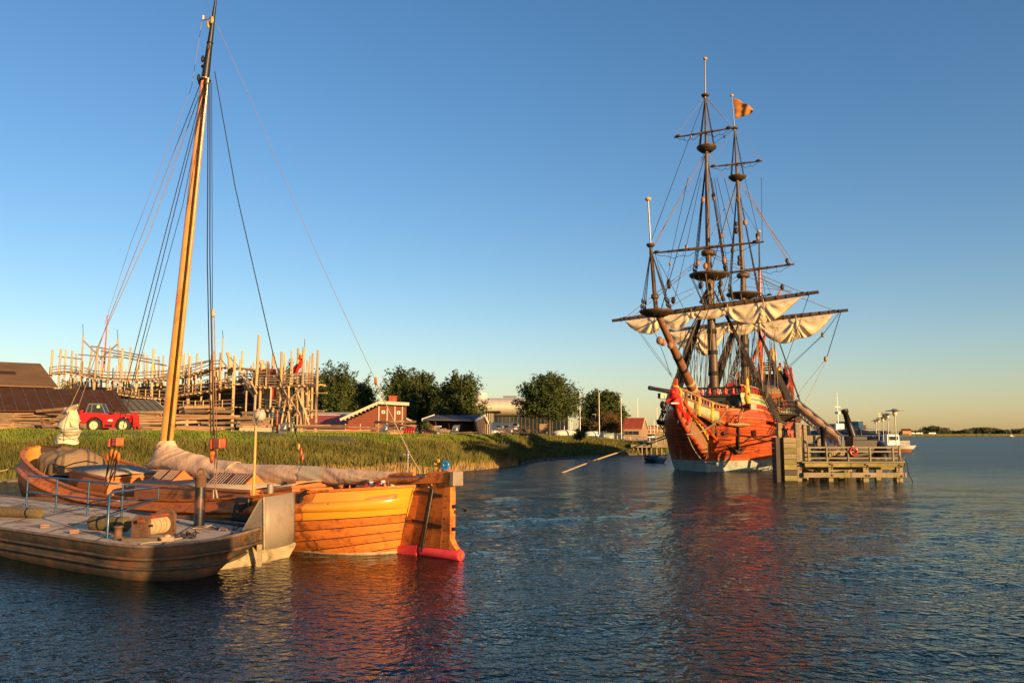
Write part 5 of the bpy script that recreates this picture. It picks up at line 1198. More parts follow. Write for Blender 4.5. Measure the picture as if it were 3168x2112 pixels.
# cabin / hatch: port side plane y=1.55
def house(q0, q1, ytop, y0, zroof0, zroof1, zbase, nm, over=.08, mtop=ROOFG, planks=3):
    x0, x1 = q0, q1
    for side in (1, -1):
        for k in range(planks):
            m = MB(); z0 = lambda zr: lerp(zbase, zr, k/planks)+.006
            m.plate([(x0, side*ytop, lerp(zbase, zroof0, k/planks)+.005), (x1, side*ytop, lerp(zbase, zroof1, k/planks)+.005), (x1, side*ytop, lerp(zbase, zroof1, (k+1)/planks)-.005), (x0, side*ytop, lerp(zbase, zroof0, (k+1)/planks)-.005)], (0, side*.05, 0)); m.build('cabin_side_plank', CABIN, bt)
    for x, zr in ((x0, zroof0), (x1, zroof1)):
        m = MB(); m.plate([(x, -ytop, zbase), (x, ytop, zbase), (x, ytop, zr), (x, 0, zr+.12), (x, -ytop, zr)], (.05, 0, 0)); m.build('cabin_end', CABIN, bt)
    m = MB(); rows = []
    for i in range(2):
        x, zr = ((x0-over, zroof0), (x1+over, zroof1))[i]
        rows.append([V(x, (ytop+.1)*math.sin(R(a)), zr+.02+.14*math.cos(R(a))-.0) for a in range(-90, 91, 18)])
    m.grid(rows); ro = m.build('cabin_roof', mtop, bt, solid=.03)
    m = MB()
    for side in (1, -1): m.bar((x0-over, side*(ytop+.1), zroof0+.0), (x1+over, side*(ytop+.1), zroof1+.0), .06, .09)
    m.bar((x1+over, -ytop-.1, zroof1), (x1+over, ytop+.1, zroof1), .06, .08); m.bar((x0-over, -ytop-.1, zroof0), (x0-over, ytop+.1, zroof0), .06, .08); m.build('roof_trim', CABIN, ro)
h1a = BF.on_y(*Q1(1200, 700), 1.6); h1b = BF.on_y(*Q2(228, 765), 1.6)
house(h1b.x, h1a.x, 1.6, 0, h1b.z, h1a.z, .75, 'main')
h2a = BF.on_y(*Q1(635, 560), 1.35); h2b = BF.on_y(*Q1(1215, 640), 1.35)
h2b = BF.on_y(*Q1(960, 650), 1.5); h2a = BF.on_y(*Q1(620, 575), 1.5)
house(h2b.x, h2a.x, 1.5, 0, h2b.z, h2a.z, .9, 'fore')
print('DBG cabins', h1a, h1b, h2a, h2b)
# aft low cabin with greenish doors
h3a = BF.on_y(*Q2(235, 775), 1.2); h3b = BF.on_y(*Q2(605, 725), 1.2)
house(h3b.x, h3a.x-.3, 1.25, 0, h3b.z, h3a.z, .8, 'aft', planks=2)
for i in range(4):
    x = lerp(h3b.x+.3, h3a.x-.6, i/3); m = MB(); m.box((x, 1.31, lerp(h3b.z, h3a.z, .5)-.22), (.34, .03, .26)); m.build('cabin_window', GLASSD if i in (0, 2) else GREENP, bt)
# skylights
for (qa, qb, nm) in ((Q1(1355, 660), Q1(1560, 640), 1), (Q1(1860, 680), Q1(2190, 695), 2)):
    a = BF.on_y(*qa, .9); b = BF.on_y(*qb, .9); x0, x1 = min(a.x, b.x), max(a.x, b.x); z = (a.z+b.z)/2-.1
    if x1-x0 > 2.6: x0, x1 = (x0+x1)/2-1.2, (x0+x1)/2+1.2
    m = MB(); m.plate([(x0, .1, z), (x0, 1.1, z), (x0, .62, z+.42)], (x1-x0, 0, 0)); sk = m.build('skylight', CABIN, bt)
    for i in range(2):
        xa = lerp(x0, x1, i*.5+.04); xb = lerp(x0, x1, i*.5+.46); g = MB(); g.plate([(xa, 1.06, z+.05), (xb, 1.06, z+.05), (xb, .67, z+.4), (xa, .67, z+.4)], (0, .02, .015)); g.build('pane', GLASSD, sk)
        g = MB()
        for j in range(6): xx = lerp(xa, xb, (j+.5)/6); g.bar((xx, 1.09, z+.06), (xx, .7, z+.41), .012)
        g.build('guard_bar', GOLD, sk)
# mast
mb0 = BY(Q1(1470, 330)); mt0 = BY((635, 242)); mt1 = BY((667, 2)); 
mfoot = mb0+(mb0-mt0)*((mb0.z-1.0)/(mt0.z-mb0.z))
m = MB(); m.tube([mfoot, mb0, mb0.lerp(mt0, .5), mt0], [.27, .265, .235, .17], 20); mast = m.build('mast', VARN2, bt)
m = MB(); m.tube([mt0, mt0.lerp(mt1, .4), mt1+(mt1-mt0)*.02], [.17, .12, .05], 12); m.build('mast_top', BLACKM, mast)
m = MB(); g0 = mb0+V(-.34, .02, -.4); g1 = mt0.lerp(mt1, -.02)+V(-.25, 0, 0); m.tube([g0, g1], [.08, .05], 8); m.build('mast_track_spar', VARN2, mast)
m = MB(); m.tube([mb0+V(-.28, .12, -.5), mt0+V(-.2, .1, -.2)], [.035, .03], 6); m.build('halyard', ROPED, mast)
m = MB(); m.torus(mt0+V(0, 0, -.1), .2, .05, 14, 6); m.torus(mt0+V(0, 0, .5), .16, .04, 14, 6); m.torus(mt0.lerp(mt1, .45), .12, .03, 12, 5); m.build('mast_band', BLACKM, mast)
for v, dx in ((250, .25), (262, -.3), (180, .25), (150, -.1), (75, .15), (68, -.12), (235, .4)):
    p = BY((lerp(667, 635, v/242), v)); m = MB(); m.ell(p+V(dx, .1, 0), (.09, .07, .17), 8, 6); m.build('block', GOLD if v < 100 else DARKW, mast)
m = MB(); p = BY((662, 52)); m.bar(p, p+V(.9, 0, .15), .05); m.tube([p+V(.9, 0, .15), p+V(.9, 0, .35)], .05, 5); m.build('signal_spar', WHITEP, mast)
# sail cover
up = [Q1(1522, 322), Q1(1545, 368), Q1(1590, 396), Q1(1665, 420), Q1(1750, 440), Q1(1900, 482), Q1(2100, 508)]+[Q2(x, y) for x, y in ((20, 512), (300, 530), (550, 533), (800, 552), (1000, 566), (1200, 580), (1400, 592), (1600, 608))]
lo = [Q1(1415, 330), Q1(1392, 410), Q1(1352, 490), Q1(1312, 568), Q1(1450, 582), Q1(1700, 640), Q1(2000, 672)]+[Q2(x, y) for x, y in ((100, 668), (300, 695), (550, 702), (800, 690), (1000, 708), (1200, 690), (1400, 655), (1600, 625))]
rows = []; 
UPP = [BY(q) for q in up]; LOO = [BY(q) for q in lo]
NC = 150; NR = 30
def pl(L, t):
    k = t*(len(L)-1); i = min(int(k), len(L)-2); f = k-i
    a = L[max(i-1, 0)]; b = L[i]; c = L[i+1]; d = L[min(i+2, len(L)-1)]
    return .5*((2*b)+(c-a)*f+(2*a-5*b+4*c-d)*f*f+(3*b-a-3*c+d)*f**3)
for i in range(NC+1):
    t = i/NC; a = pl(UPP, t); b = pl(LOO, t); c = (a+b)/2; h = (a-b); hl_ = h.length/2; wd_ = min(.38, hl_*.75) if t > .22 else lerp(.3, .38, t/.22)
    row = []
    for j in range(NR):
        an = 2*math.pi*j/NR
        fold = .16*noise.noise(Vector((t*34+2.2*math.cos(an), 2.0*math.sin(an), 3)))+.04*math.sin(t*60+3*math.cos(an)+noise.noise(Vector((t*9, 0, 0)))*5)*noise.noise(Vector((t*7, 5, 1)))*2.2
        rr = 1+fold*1.4
        sag = .5+.5*math.cos(an)
        row.append(c+(h/2)*math.cos(an)*(1+fold*.4)+V(0, wd_*math.sin(an)*rr*(1.15-.3*sag), 0))
    rows.append(row)
m = MB(); m.grid(rows, closed=True); m.add(rows[-1], [tuple(range(NR))]); m.add(rows[0], [tuple(range(NR))[::-1]]); sc_ = m.build('sail_cover', CANVAS, bt)
i0, i1 = int(NC*.685), int(NC*.745); m = MB(); m.grid([[p+((p-(sum(r, Vector())/len(r))).normalized())*.02 for p in r] for r in rows[i0:i1+1]], closed=True); m.build('cover_patch', mat('pale canvas patch', (.72, .55, .36), .85, var=.06, bump=.2), sc_)
m = MB(); m.torus(mb0+V(0, 0, -.15), .3, .03, 16, 6); m.torus(mb0+V(0, 0, -.35), .31, .03, 16, 6); m.build('lashing', ROPE, sc_)
m = MB(); m.tube([mfoot.lerp(mb0, .25)+V(-.3, 0, 0), LOO[-1]+V(-.3, 0, .03)], [.12, .07], 10); m.build('boom', VARNISH, bt)
for x in range(8):
    p = LOO[1].lerp(LOO[4], x/7); m = MB(); m.tube([p+V(0, .2, .05), p+V(0, .15, -.35+random.uniform(-.1, .1))], .012, 4); m.build('lacing', ROPE, sc_)
# rigging
def bl(name, pts, r=.015, mt=ROPED, y=0):
    P = [BY(q[:2], q[2] if len(q) > 2 else y) for q in pts]
    if len(P) == 2:
        pass
    m = MB(); m.tube(P, r, 5); return m.build(name, mt, bt)
D2 = lambda x, y: (x*1.347, y*1.347)
bl('forestay', [D2(463, 185), D2(330, 530), D2(245, 745), D2(178, 940)], .018, ROPEL)
bl('jib_halyard', [D2(468, 190), D2(345, 530), D2(268, 700), D2(152, 955)], .018, ROPE)
bl('stay', [D2(466, 35), D2(440, 200), D2(300, 560), D2(240, 745)], .010, ROPEL)
bl('shroud', [(*D2(470, 190), .1), (*D2(290, 880), 2.0), (*Q1(1005, 420), 2.3)], .018)
bl('shroud', [(*D2(474, 190), .1), (*D2(303, 880), 2.0), (*Q1(1045, 420), 2.3)], .018)
bl('shroud', [(*D2(474, 190), -.1), (*D2(420, 470), -1), (*D2(292, 935), -2)], .014)
bl('shroud', [(*D2(478, 190), .1), (*D2(476, 600), 1.6), (*D2(484, 1000), 2.2)], .022)
bl('shroud', [(*D2(482, 190), .1), (*D2(482, 600), 1.6), (*D2(490, 1000), 2.2)], .022)
bl('runner', [(*D2(486, 190), .1), (*D2(488, 712), 1.2)], .014)
bl('runner_fall', [(*D2(487, 725), 1.2), (*Q1(1895, 480), 2.0), (*Q1(1885, 700), 2.3)], .016, BROWNW)
bl('runner_fall', [(*D2(492, 725), 1.2), (*Q1(1915, 480), 2.0), (*Q1(1900, 760), 2.3)], .016, BROWNW)
bl('topping_lift', [D2(493, 165), D2(540, 430), D2(627, 812), Q2(635, 335)], .02)
bl('topping_lift', [Q2(690, 480), Q2(705, 540)], .02)
bl('backstay', [D2(500, 62), D2(570, 215), D2(640, 380), D2(740, 610), D2(862, 872)], .009, ROPEL)
bl('backstay_fall', [D2(862, 872), D2(880, 915), D2(940, 1040), Q2(1705, 590)], .018, ROPE)
def blk_(q, y, sx=.09, sz=.18, mt=VARNISH, nm='block'):
    m = MB(); m.ell(BY(q, y), (sx, sx*.8, sz), 10, 6); m.build(nm, mt, bt)
blk_(D2(489, 719), 1.2, .1, .17, STONEL); blk_(Q1(1870, 435), 2.2, .12, .2, VARNISH); blk_(Q1(1868, 470), 2.2, .1, .2, HULLR)
blk_(Q2(640, 375), 0, .05, .12, GOLD); blk_(Q2(660, 440), 0, .06, .25, HULLR); blk_(Q2(672, 480), 0, .05, .16, HULLR); blk_(D2(863, 875), 0, .06, .14, VARNISH)
for (x, y, yy) in ((1038, 332, 2.3), (1938, 345, 2.3)):
    m = MB(); m.box(BY(Q1(x, y), yy), (.42, .3, .32)); m.build('side_light_box', HULLR, bt, bev=.02)
    m = MB(); m.box(BY(Q1(x-45, y+8), yy), (.1, .35, .3)); m.build('light_screen', HULLR, bt)
for (x, y) in ((985, 440), (1020, 450), (955, 470), (1045, 470)):
    blk_(Q1(x, y), 2.35, .09, .22, VARNISH, 'deadeye')
for pr in (((990, 480), (935, 640)), ((1010, 480), (965, 660)), ((1025, 490), (1005, 680)), ((1040, 480), (1015, 600)), ((960, 480), (925, 720)), ((1000, 600), (905, 830))):
    bl('lanyard', [(*Q1(*pr[0]), 2.35), (*Q1(*pr[1]), 2.45)], .03, ROPED)
for pr in (((1885, 760), (1880, 930)), ((1905, 760), (1935, 930))):
    bl('lanyard', [(*Q1(*pr[0]), 2.35), (*Q1(*pr[1]), 2.6)], .035, STONEL)
# coiled ropes at the bow and hemp coils
bl('bow_rope', [(*Q1(380, 500), .9), (*Q1(480, 530), 1.2), (*Q1(560, 555), 1.3), (*Q1(650, 520), 1.2), (*Q1(760, 500), 1), (*Q1(860, 520), .9)], .03, ROPED)
# furled jib bundle at the bow
jb = []; cen_ = [(Q1(590, 350), 100, 70), (Q1(585, 320), 105, 70), (Q1(590, 285), 95, 60), (Q1(620, 262), 80, 55), (Q1(625, 235), 105, 50), (Q1(620, 222), 75, 45), (Q1(605, 205), 90, 55), (Q1(600, 170), 95, 60), (Q1(630, 120), 68, 45), (Q1(640, 80), 45, 32), (Q1(625, 62), 50, 28), (Q1(640, 40), 40, 22), (Q1(672, 12), 18, 10)]
jt_ = wthing('furled_jib', 'cream white folded sail bundle lashed upright at the bow', 'sail', BF.world(*BY(Q1(590, 355))))
rows = []
for k in range(len(cen_)*3-2):
    t = k/(len(cen_)*3-3); kk = t*(len(cen_)-1); i = min(int(kk), len(cen_)-2); f = kk-i; f = f*f*(3-2*f)
    q = (lerp(cen_[i][0][0], cen_[i+1][0][0], f), lerp(cen_[i][0][1], cen_[i+1][0][1], f)); w = lerp(cen_[i][1], cen_[i+1][1], f)/2.851/F*40; c = BF.world(*BY(q))
    rows.append([c+V(math.cos(an)*w*(1+.16*noise.noise(Vector((math.cos(an)*2, math.sin(an)*2, t*14)))), math.sin(an)*w*.7, .04*math.sin(an*3+t*9)) for an in [2*math.pi*j/20 for j in range(20)]])
m = MB(); m.grid(rows, closed=True); m.add(rows[0], [tuple(range(20))]); m.add(rows[-1], [tuple(range(20))]); m.build('folded_sail', SAILW, jt_)
for q0, q1 in ((Q1(520, 165), Q1(590, 200)), (Q1(505, 150), Q1(600, 120))):
    pass
m = MB(); a = BF.world(*BY(Q1(512, 140), .1)); m.plate([a, BF.world(*BY(Q1(600, 110), .1)), BF.world(*BY(Q1(640, 200), .1)), BF.world(*BY(Q1(545, 215), .1))], (.1, .25, 0)); m.build('loose_corner', SAILW, jt_, bev=.03)
for (p, q) in ((Q1(520, 240), Q1(720, 240)), (Q1(530, 225), Q1(690, 215)), (Q1(540, 250), Q1(700, 330)), (Q1(610, 60), Q1(560, 330)), (Q1(520, 310), Q1(690, 300))):
    a = BF.world(*BY(p, .62)); b = BF.world(*BY(q, .62)); m = MB(); m.tube([a, (a+b)/2+V(-.05, -.1, -.02), b], .014, 5); m.build('lashing', ROPED, jt_)
m = MB(); a = BF.world(*BY(Q1(560, 75))); b = BF.world(*BY(Q1(688, 8))); m.tube([a, a.lerp(b, .6), b], [.1, .16, .05], 10); m.build('spar_end', SAILW, jt_)
# grey brown cover over the bow windlass
m = MB(); rows = []; A = BY(Q1(505, 400), 0); Bt = BY(Q1(765, 400), 0); zlo = bdz(24)+.02
for i in range(25):
    t = i/24; row = []; e = (1-abs(2*t-1)**5)**.5+.04
    for j in range(19):
        an = math.pi*j/18; n_ = noise.noise(Vector((t*5, an*1.5, 2)))+.5*noise.noise(Vector((t*11, an*3, 7)))
        top = lerp(A.z, Bt.z, t)+.1*math.sin(t*8); r_ = 1+.16*n_
        row.append(V(lerp(A.x, Bt.x, t)+.1*n_, 1.15*e*math.cos(an)*r_, zlo+(top-zlo)*(.25+.75*e)*math.sin(an)**.6*r_))
    rows.append(row)
m.grid(rows); m.build('windlass_cover', mat('brown canvas cover', (.25, .17, .10), .9, var=.15, bump=.3), bt)
m = MB(); c = BY(Q1(215*1.0+245, 475), .5); m.tube([c+V(1.2, .3, -.5), c+V(.4, .3, .0), c+V(-.2, .2, .05), c+V(-.3, .2, -.3)], .05, 6); m.build('bow_hoop', DARKW, bt)
# mooring ropes from bow
a = BF.world(*BY(Q1(345, 515), .8)); rope('mooring_rope', [a, a+V(-3.5, .2, -.75), a+V(-9, .5, -1.5), a+V(-16, 1, -2.0)], .035, ROPE, 'tan mooring rope running left from the bow of the wooden barge')
a = BF.world(*BY(Q1(410, 545), 1.2)); b = DP(360, 725, 1.1); rope('thin_line', [a, b], .012, ROPEL, 'thin pale line hanging from the bow down to the blue tub')
# stern deck gear
m = MB(); rr_ = [BF.on_y(*Q2(x, y), .3) for x, y in ((1000, 795), (1060, 770), (1250, 735), (1400, 715))]; m.tube(rr_, [.06, .08, .08, .06], 8); m.build('bench_back', CABIN, bt)
for i, (x, y, l) in enumerate(((1290, 752, 'left'), (1395, 742, 'right'))):
    c = BF.world(*BF.on_y(*Q2(x, y), .2)); t = wthing('lifebuoy', 'red and white lifebuoy lying at the stern rail, the %s one' % l, 'lifebuoy', c, 'red lifebuoys at the stern'); m = MB(); m.torus(c, .26, .085, 24, 8, Matrix.Rotation(R(40), 3, 'X')); m.build('ring', REDP, t)
    for k in range(4):
        an = k*math.pi/2+.5; m = MB(); Mq = Matrix.Rotation(R(40), 3, 'X'); m.torus(c, .26, .09, 24, 8, Mq); 
        keep = [f for fi, f in enumerate(m.f) if (fi//8) in (k*6, k*6+1)]; m.f = keep; m.s = [True]*len(keep); m.build('white_band', WHITE, t)
m = MB(); a = BF.on_y(*Q2(1430, 740), .4); b = BF.on_y(*Q2(1430, 650), .4); c = BF.on_y(*Q2(1760, 632), .4); m.tube([a, b, c], .022, 6); m.build('horse_rail', GREYM, bt)
m = MB(); a = BF.on_y(*Q2(1440, 725), .5); m.torus(a, .07, .02, 12, 6, Matrix.Rotation(R(90), 3, 'X')); m.build('shackle', GREYM, bt)
m = MB(); a = BF.on_y(*Q2(1287, 695), .0); m.box(a, (.1, .34, .24)); m.build('tiller_band', GREYM, bt)
for x in (1060, 1120):
    m = MB(); a = BF.on_y(*Q2(x, 690), -.2); m.bar(a, V(a.x, a.y, 1.2), .13); m.build('crutch_post', DARKW, bt)
ln = wthing('stern_lantern', 'slim metal post with a small chrome lantern above the stern', 'lantern', BF.world(*BY(Q2(1602, 620))))
a = BF.world(*BY(Q2(1602, 625))); b = BF.world(*BY(Q2(1602, 470))); m = MB(); m.tube([a+V(0, 0, -.6), b], .018, 6); m.build('post', GREYM, ln)
m = MB(); m.lathe(b, [(.07, 0), (.07, .02), (.05, .03), (.05, .17), (.07, .18), (.04, .21), (.01, .22)], 10); m.box(b+V(-.1, 0, .1), (.08, .05, .05)); m.build('lamp', GREYM, ln)
# stern cabin block, dark hatch, box
m = MB(); a = BF.on_y(*Q2(640, 705), .3); m.box(a+V(0, -.2, -.15), (.5, 1.0, .55)); m.build('companion_hatch', CABIN, bt)
m = MB(); a = BF.on_y(*Q2(765, 775), .3); m.box(a+V(0, 0, .05), (1.1, 1.4, .25)); m.build('seat_locker', CABIN, bt)
m = MB(); a = BF.on_y(*Q2(388, 745), 2.2); m.tube([V(a.x, a.y, a.z-.35), V(a.x, a.y, a.z+.15)], .1, 10); m.build('stove_pipe', GREYS, bt)
# leeboard lying along the port side
m = MB(); q0 = BF.on_y(*Q1(1100, 855), 2.85); q1 = BF.on_y(*Q1(2050, 940), 2.85)
# yellow pole with ball top
pb = BF.world(*BF.on_y(*Q2(240, 825), 2.5)); pt = BF.world(*BF.on_y(*Q2(247, 190), 2.5)); t = wthing('ball_topped_pole', 'yellow varnished pole topped with a pale round ball beside the skylight', 'pole', pb)
m = MB(); m.tube([V(pb.x, pb.y, pb.z-.2), V(pb.x, pb.y, pt.z)], [.05, .038], 8); m.build('pole', VARN2, t)
m = MB(); m.ell(V(pb.x+.12, pb.y, pt.z+.33), .19, 16, 12); m.build('ball', mat('pale ball', (.55, .47, .4), .6, var=.15, sc=6, stain=(.3, .24, .2), sst=.6, ssc=8), t)
m = MB(); m.tube([V(pb.x-.02, pb.y, pt.z-.02), V(pb.x-.1, pb.y-.1, pt.z+.25), V(pb.x+.0, pb.y-.12, pt.z+.5)], .02, 5); m.tube([V(pb.x+.02, pb.y, pt.z-.02), V(pb.x+.12, pb.y-.2, pt.z+.25), V(pb.x+.2, pb.y-.12, pt.z+.5)], .02, 5); m.box(V(pb.x+.02, pb.y, pt.z+.05), (.1, .1, .12)); m.build('strap', GREYM, t)
# ================================================================ THE TALL SHIP (local x forward from the stem, y port = lit side)
KF = Frame((18.9, 81.1), (-.42, -.907))
ship = thing('tall_ship', 'old three masted wooden sailing ship with orange hull and loose hanging sails', 'sailing ship', KF.O, KF.rz)
A1 = lambda x, y: (1850+x/2.4125, 850+y/2.4125)     # zoom pictures of the photograph
A2 = lambda x, y: (1950+x/4.238, 1130+y/4.238)
A4 = lambda x, y: (1950+x/3.92, 550+y/3.92)
A5 = lambda x, y: (2000+x/3.92, 150+y/3.92)
KY = lambda q, y=0: KF.on_y(*q, y)
KX = lambda q, x: KF.on_x(*q, x)
BZ = [(-1, 4.2), (0, 4.8), (2.5, 5.3), (4.5, 5.25), (6, 4.85), (8.5, 4.3), (13, 3.4)]
def kb(a, z):
    m_ = sinterp(z, BZ); La = lerp(6.6, 5.4, min(1, max(0, z/6))); t = max(0, min(a/La, 1)); zz = min(1, max(0, (z-1.5)/3.5)); f = (1-(1-t)**lerp(1.75, 2.3, zz))**lerp(.8, .45, zz)
    aft = max(0, (a-33)/13); f *= (1-aft**2*(.85 if z < 1 else .42)); return max(.02, m_*f)
SA = [(0, 6.1), (3, 5.95), (7, 5.65), (16, 5.1), (24, 5.1), (32, 5.9), (40, 7.3), (47, 8.9)]
def Ssh(a): return sinterp(a, SA)
def kx(a, z): return -a+1.9*max(0, min(1, z/6))**1.4*max(0, 1-a/5) - .0 + (-.12*(z-3) if a > 45 else 0)
def kp(a, z, side=1, off=0): return V(kx(a, z), side*(kb(a, z)+off), z)
LS = 46.0
KS = [0, .05, .15, .3, .5, .8, 1.2, 1.7, 2.3, 3, 4, 5.2, 6.5, 8, 10, 12.5, 15, 18, 21, 24, 28, 32, 36, 39, 42, 44.5, LS]
NK = 15
for side in (1, -1):
    m = MB(); m.grid([[kp(a, lerp(-1, 1.08, j/4), side) for j in range(5)] for a in KS]); m.build('white_bottom', HULLW, ship)
    m = MB(); m.grid([[kp(a, lerp(1.06, Ssh(a), j/12), side, -.06) for j in range(13)] for a in KS]); m.build('inner_hull', DARKW, ship)
    for k in range(NK):
        wale = k in (7, 10, 12)
        for (b0, b1) in ((0, 9), (9, 19), (19, 26)):
            rows = []
            for a in KS[b0:b1+1]:
                z0 = lerp(1.08, Ssh(a), k/NK)+.012; z1 = lerp(1.08, Ssh(a), (k+1)/NK)-.012
                if wale: rows.append([kp(a, z0, side, 0), kp(a, z0+.02, side, .11), kp(a, z1-.02, side, .11), kp(a, z1, side, 0)])
                else: rows.append([kp(a, lerp(z0, z1, j/2), side, .015*math.sin(math.pi*j/2)) for j in range(3)])
            m = MB(); m.grid(rows, smooth=not wale); m.build('wale' if wale else 'strake', HULLR, ship)
    # upper works bands (a from 1.2)
    TOPF = [(1.2, 2.35), (6, 2.15), (11.4, 1.9), (11.6, 1.5), (22, 1.5), (22.2, 2.4), (30, 2.9), (30.2, 4.0), (38, 4.4), (38.2, 5.2), (46, 5.6)]
    def TT_(a): return Ssh(a)+interp(a, TOPF)
    ka = [1.2, 1.5, 2, 2.6, 3.4, 4.4, 5.6, 7, 9, 11.4, 11.6, 14, 18, 22, 22.2, 26, 30, 30.2, 34, 38, 38.2, 42, LS]
    def band(nm, f0, f1, mt, off=0, thick=.0, a0=0):
        rows = []
        for a in ka:
            if a < a0: continue
            z0 = Ssh(a)+f0*1.0 if isinstance(f0, float) else TT_(a)-f0[0]; z1 = Ssh(a)+f1*1.0 if isinstance(f1, float) else TT_(a)-f1[0]
            z1 = min(z1, TT_(a)+.1); z0 = min(z0, z1-.01)
            yy = lambda z: max(kb(a, z)+off, 3.3 if a < 2.5 else 0)
            if thick: rows.append([V(-a, side*kb(a, z0), z0), V(-a, side*(kb(a, z0)+thick), z0), V(-a, side*(kb(a, z1)+thick), z1), V(-a, side*kb(a, z1), z1)])
            else: rows.append([V(-a, side*(kb(a, z)+off), z) for z in (z0, (z0+z1)/2, z1)])
        m = MB(); m.grid(rows, smooth=False); return m.build(nm, mt, ship)
    band('gold_moulding', .0, .12, GOLD, thick=.08)
    band('red_band', .12, .58, REDW)
    band('gold_moulding', .58, .68, GOLD, thick=.06)
    band('green_band', .68, 1.02, GREENP); band('green_band', 1.04, 1.48, GREENP)
    band('dark_seam', 1.0, 1.06, DARKW, thick=.02)
    band('gold_moulding', 1.48, 1.58, GOLD, thick=.06)
    band('dark_upper_side', 1.58, (.72,), DARKW, a0=22.2)
    band('top_rail', (.06,), (-.06,), BROWNW, thick=.14)
    for i in range(58):
        a = 1.5+i*.72; z0 = TT_(a)-.72; z1 = TT_(a)-.04; y = kb(a, z1)
        if abs(a-11.5) < .3 or abs(a-22.1) < .3: continue
        m = MB(); m.bar(V(-a, side*y, z0), V(-a, side*y, z1), .16, .14); m.build('red_baluster', REDW, ship)
    band('inner_bulwark', .3, (.65,), DARKW, off=-.2, a0=11)
# decks
m = MB(); m.grid([[V(-a, -kb(a, 7), Ssh(a)+1.35), V(-a, kb(a, 7), Ssh(a)+1.35)] for a in (2.2, 5, 8, 11.4)]); m.build('forecastle_deck', TEAK, ship, solid=.1)
m = MB(); m.grid([[V(-a, -kb(a, 5), Ssh(a)-.1), V(-a, kb(a, 5), Ssh(a)-.1)] for a in (0.6, 2.2, 11, 20, 30, 45)]); m.build('main_deck', TEAK, ship, solid=.1)
m = MB(); m.grid([[V(-a, -kb(a, 8), Ssh(a)+1.6), V(-a, kb(a, 8), Ssh(a)+1.6)] for a in (22.2, 26, 30)]); m.build('quarter_deck', TEAK, ship, solid=.1)
m = MB(); m.grid([[V(-a, -kb(a, 10), Ssh(a)+3.2), V(-a, kb(a, 10), Ssh(a)+3.2)] for a in (30.2, 38, 46)]); m.build('poop_deck', TEAK, ship, solid=.1)
for a, h in ((11.4, 1.35), (22.2, 1.6), (30.2, 3.2)):
    m = MB(); m.plate([V(-a, -kb(a, 7), Ssh(a)-.1), V(-a, kb(a, 7), Ssh(a)-.1), V(-a, kb(a, 7), Ssh(a)+h), V(-a, -kb(a, 7), Ssh(a)+h)], (.1, 0, 0)); m.build('bulkhead', CABIN, ship)
# forecastle front
fx = -1.9
m = MB(); m.plate([(fx, -3.5, 5.6), (fx, 3.5, 5.6), (fx, 3.5, 7.35), (fx, -3.5, 7.35)], (-.12, 0, 0)); m.build('beakhead_bulkhead', mat('dark green bulkhead', (.05, .07, .045), .5, var=.3), ship)
m = MB(); m.plate([(fx+.1, -2.2, 5.6), (fx+.1, -.7, 5.6), (fx+.1, -.7, 6.9), (fx+.1, -2.2, 6.9)], (.05, 0, 0)); m.build('bulkhead_door', DARKW, ship)
m = MB(); m.plate([(fx+.1, 1.2, 5.7), (fx+.1, 2.4, 5.7), (fx+.1, 2.4, 6.9), (fx+.1, 1.2, 6.9)], (.05, 0, 0)); m.build('bulkhead_door', DARKW, ship)
m = MB(); rows = []
m.tube([(fx+.15, lerp(-3.6, 3.6, i/8), 8.25-.12*math.sin(math.pi*i/8)) for i in range(9)], .13, 6); m.build('forecastle_rail', DARKW, ship)
m = MB(); m.bar((fx+.1, -3.6, 7.4), (fx+.1, 3.6, 7.4), .2, .16); m.build('forecastle_sill', DARKW, ship)
for i in range(9):
    y = lerp(-3.1, 3.1, i/8); m = MB(); m.lathe((fx+.1, y, 7.46), [(.10, 0), (.17, .08), (.2, .25), (.1, .38), (.17, .5), (.19, .62), (.12, .7)], 8); m.build('red_baluster', REDW, ship)
# gold corner figures
def figure(base, top, r, nm='gold_figure', mt=GOLD, n=3):
    d = top-base; m = MB(); random.seed(int(base.x*100) % 97)
    prof = [(0, .55), (.12, .9), (.3, 1.0), (.42, .75), (.55, 1.0), (.66, .9), (.75, .5), (.82, .62), (.92, .6), (1, .2)]
    m.tube([base+d*t+V(r*.3*math.sin(t*9), r*.2*math.cos(t*7), 0) for t, _ in prof], [r*k for _, k in prof], 9)
    for i in range(n*3):
        t = random.random(); m.ell(base+d*t+V(random.uniform(-r, r)*.7, random.uniform(-r, r)*.7, 0), (r*.35, r*.35, r*.5), 6, 4)
    m.build(nm, mt, ship)
for s in (1, -1): figure(V(fx+.2, s*3.75, 6.35), V(fx+.1, s*3.6, 8.95), .33)
figure(V(fx+.3, 3.2, 5.8), V(fx+.2, 3.55, 7.0), .22)
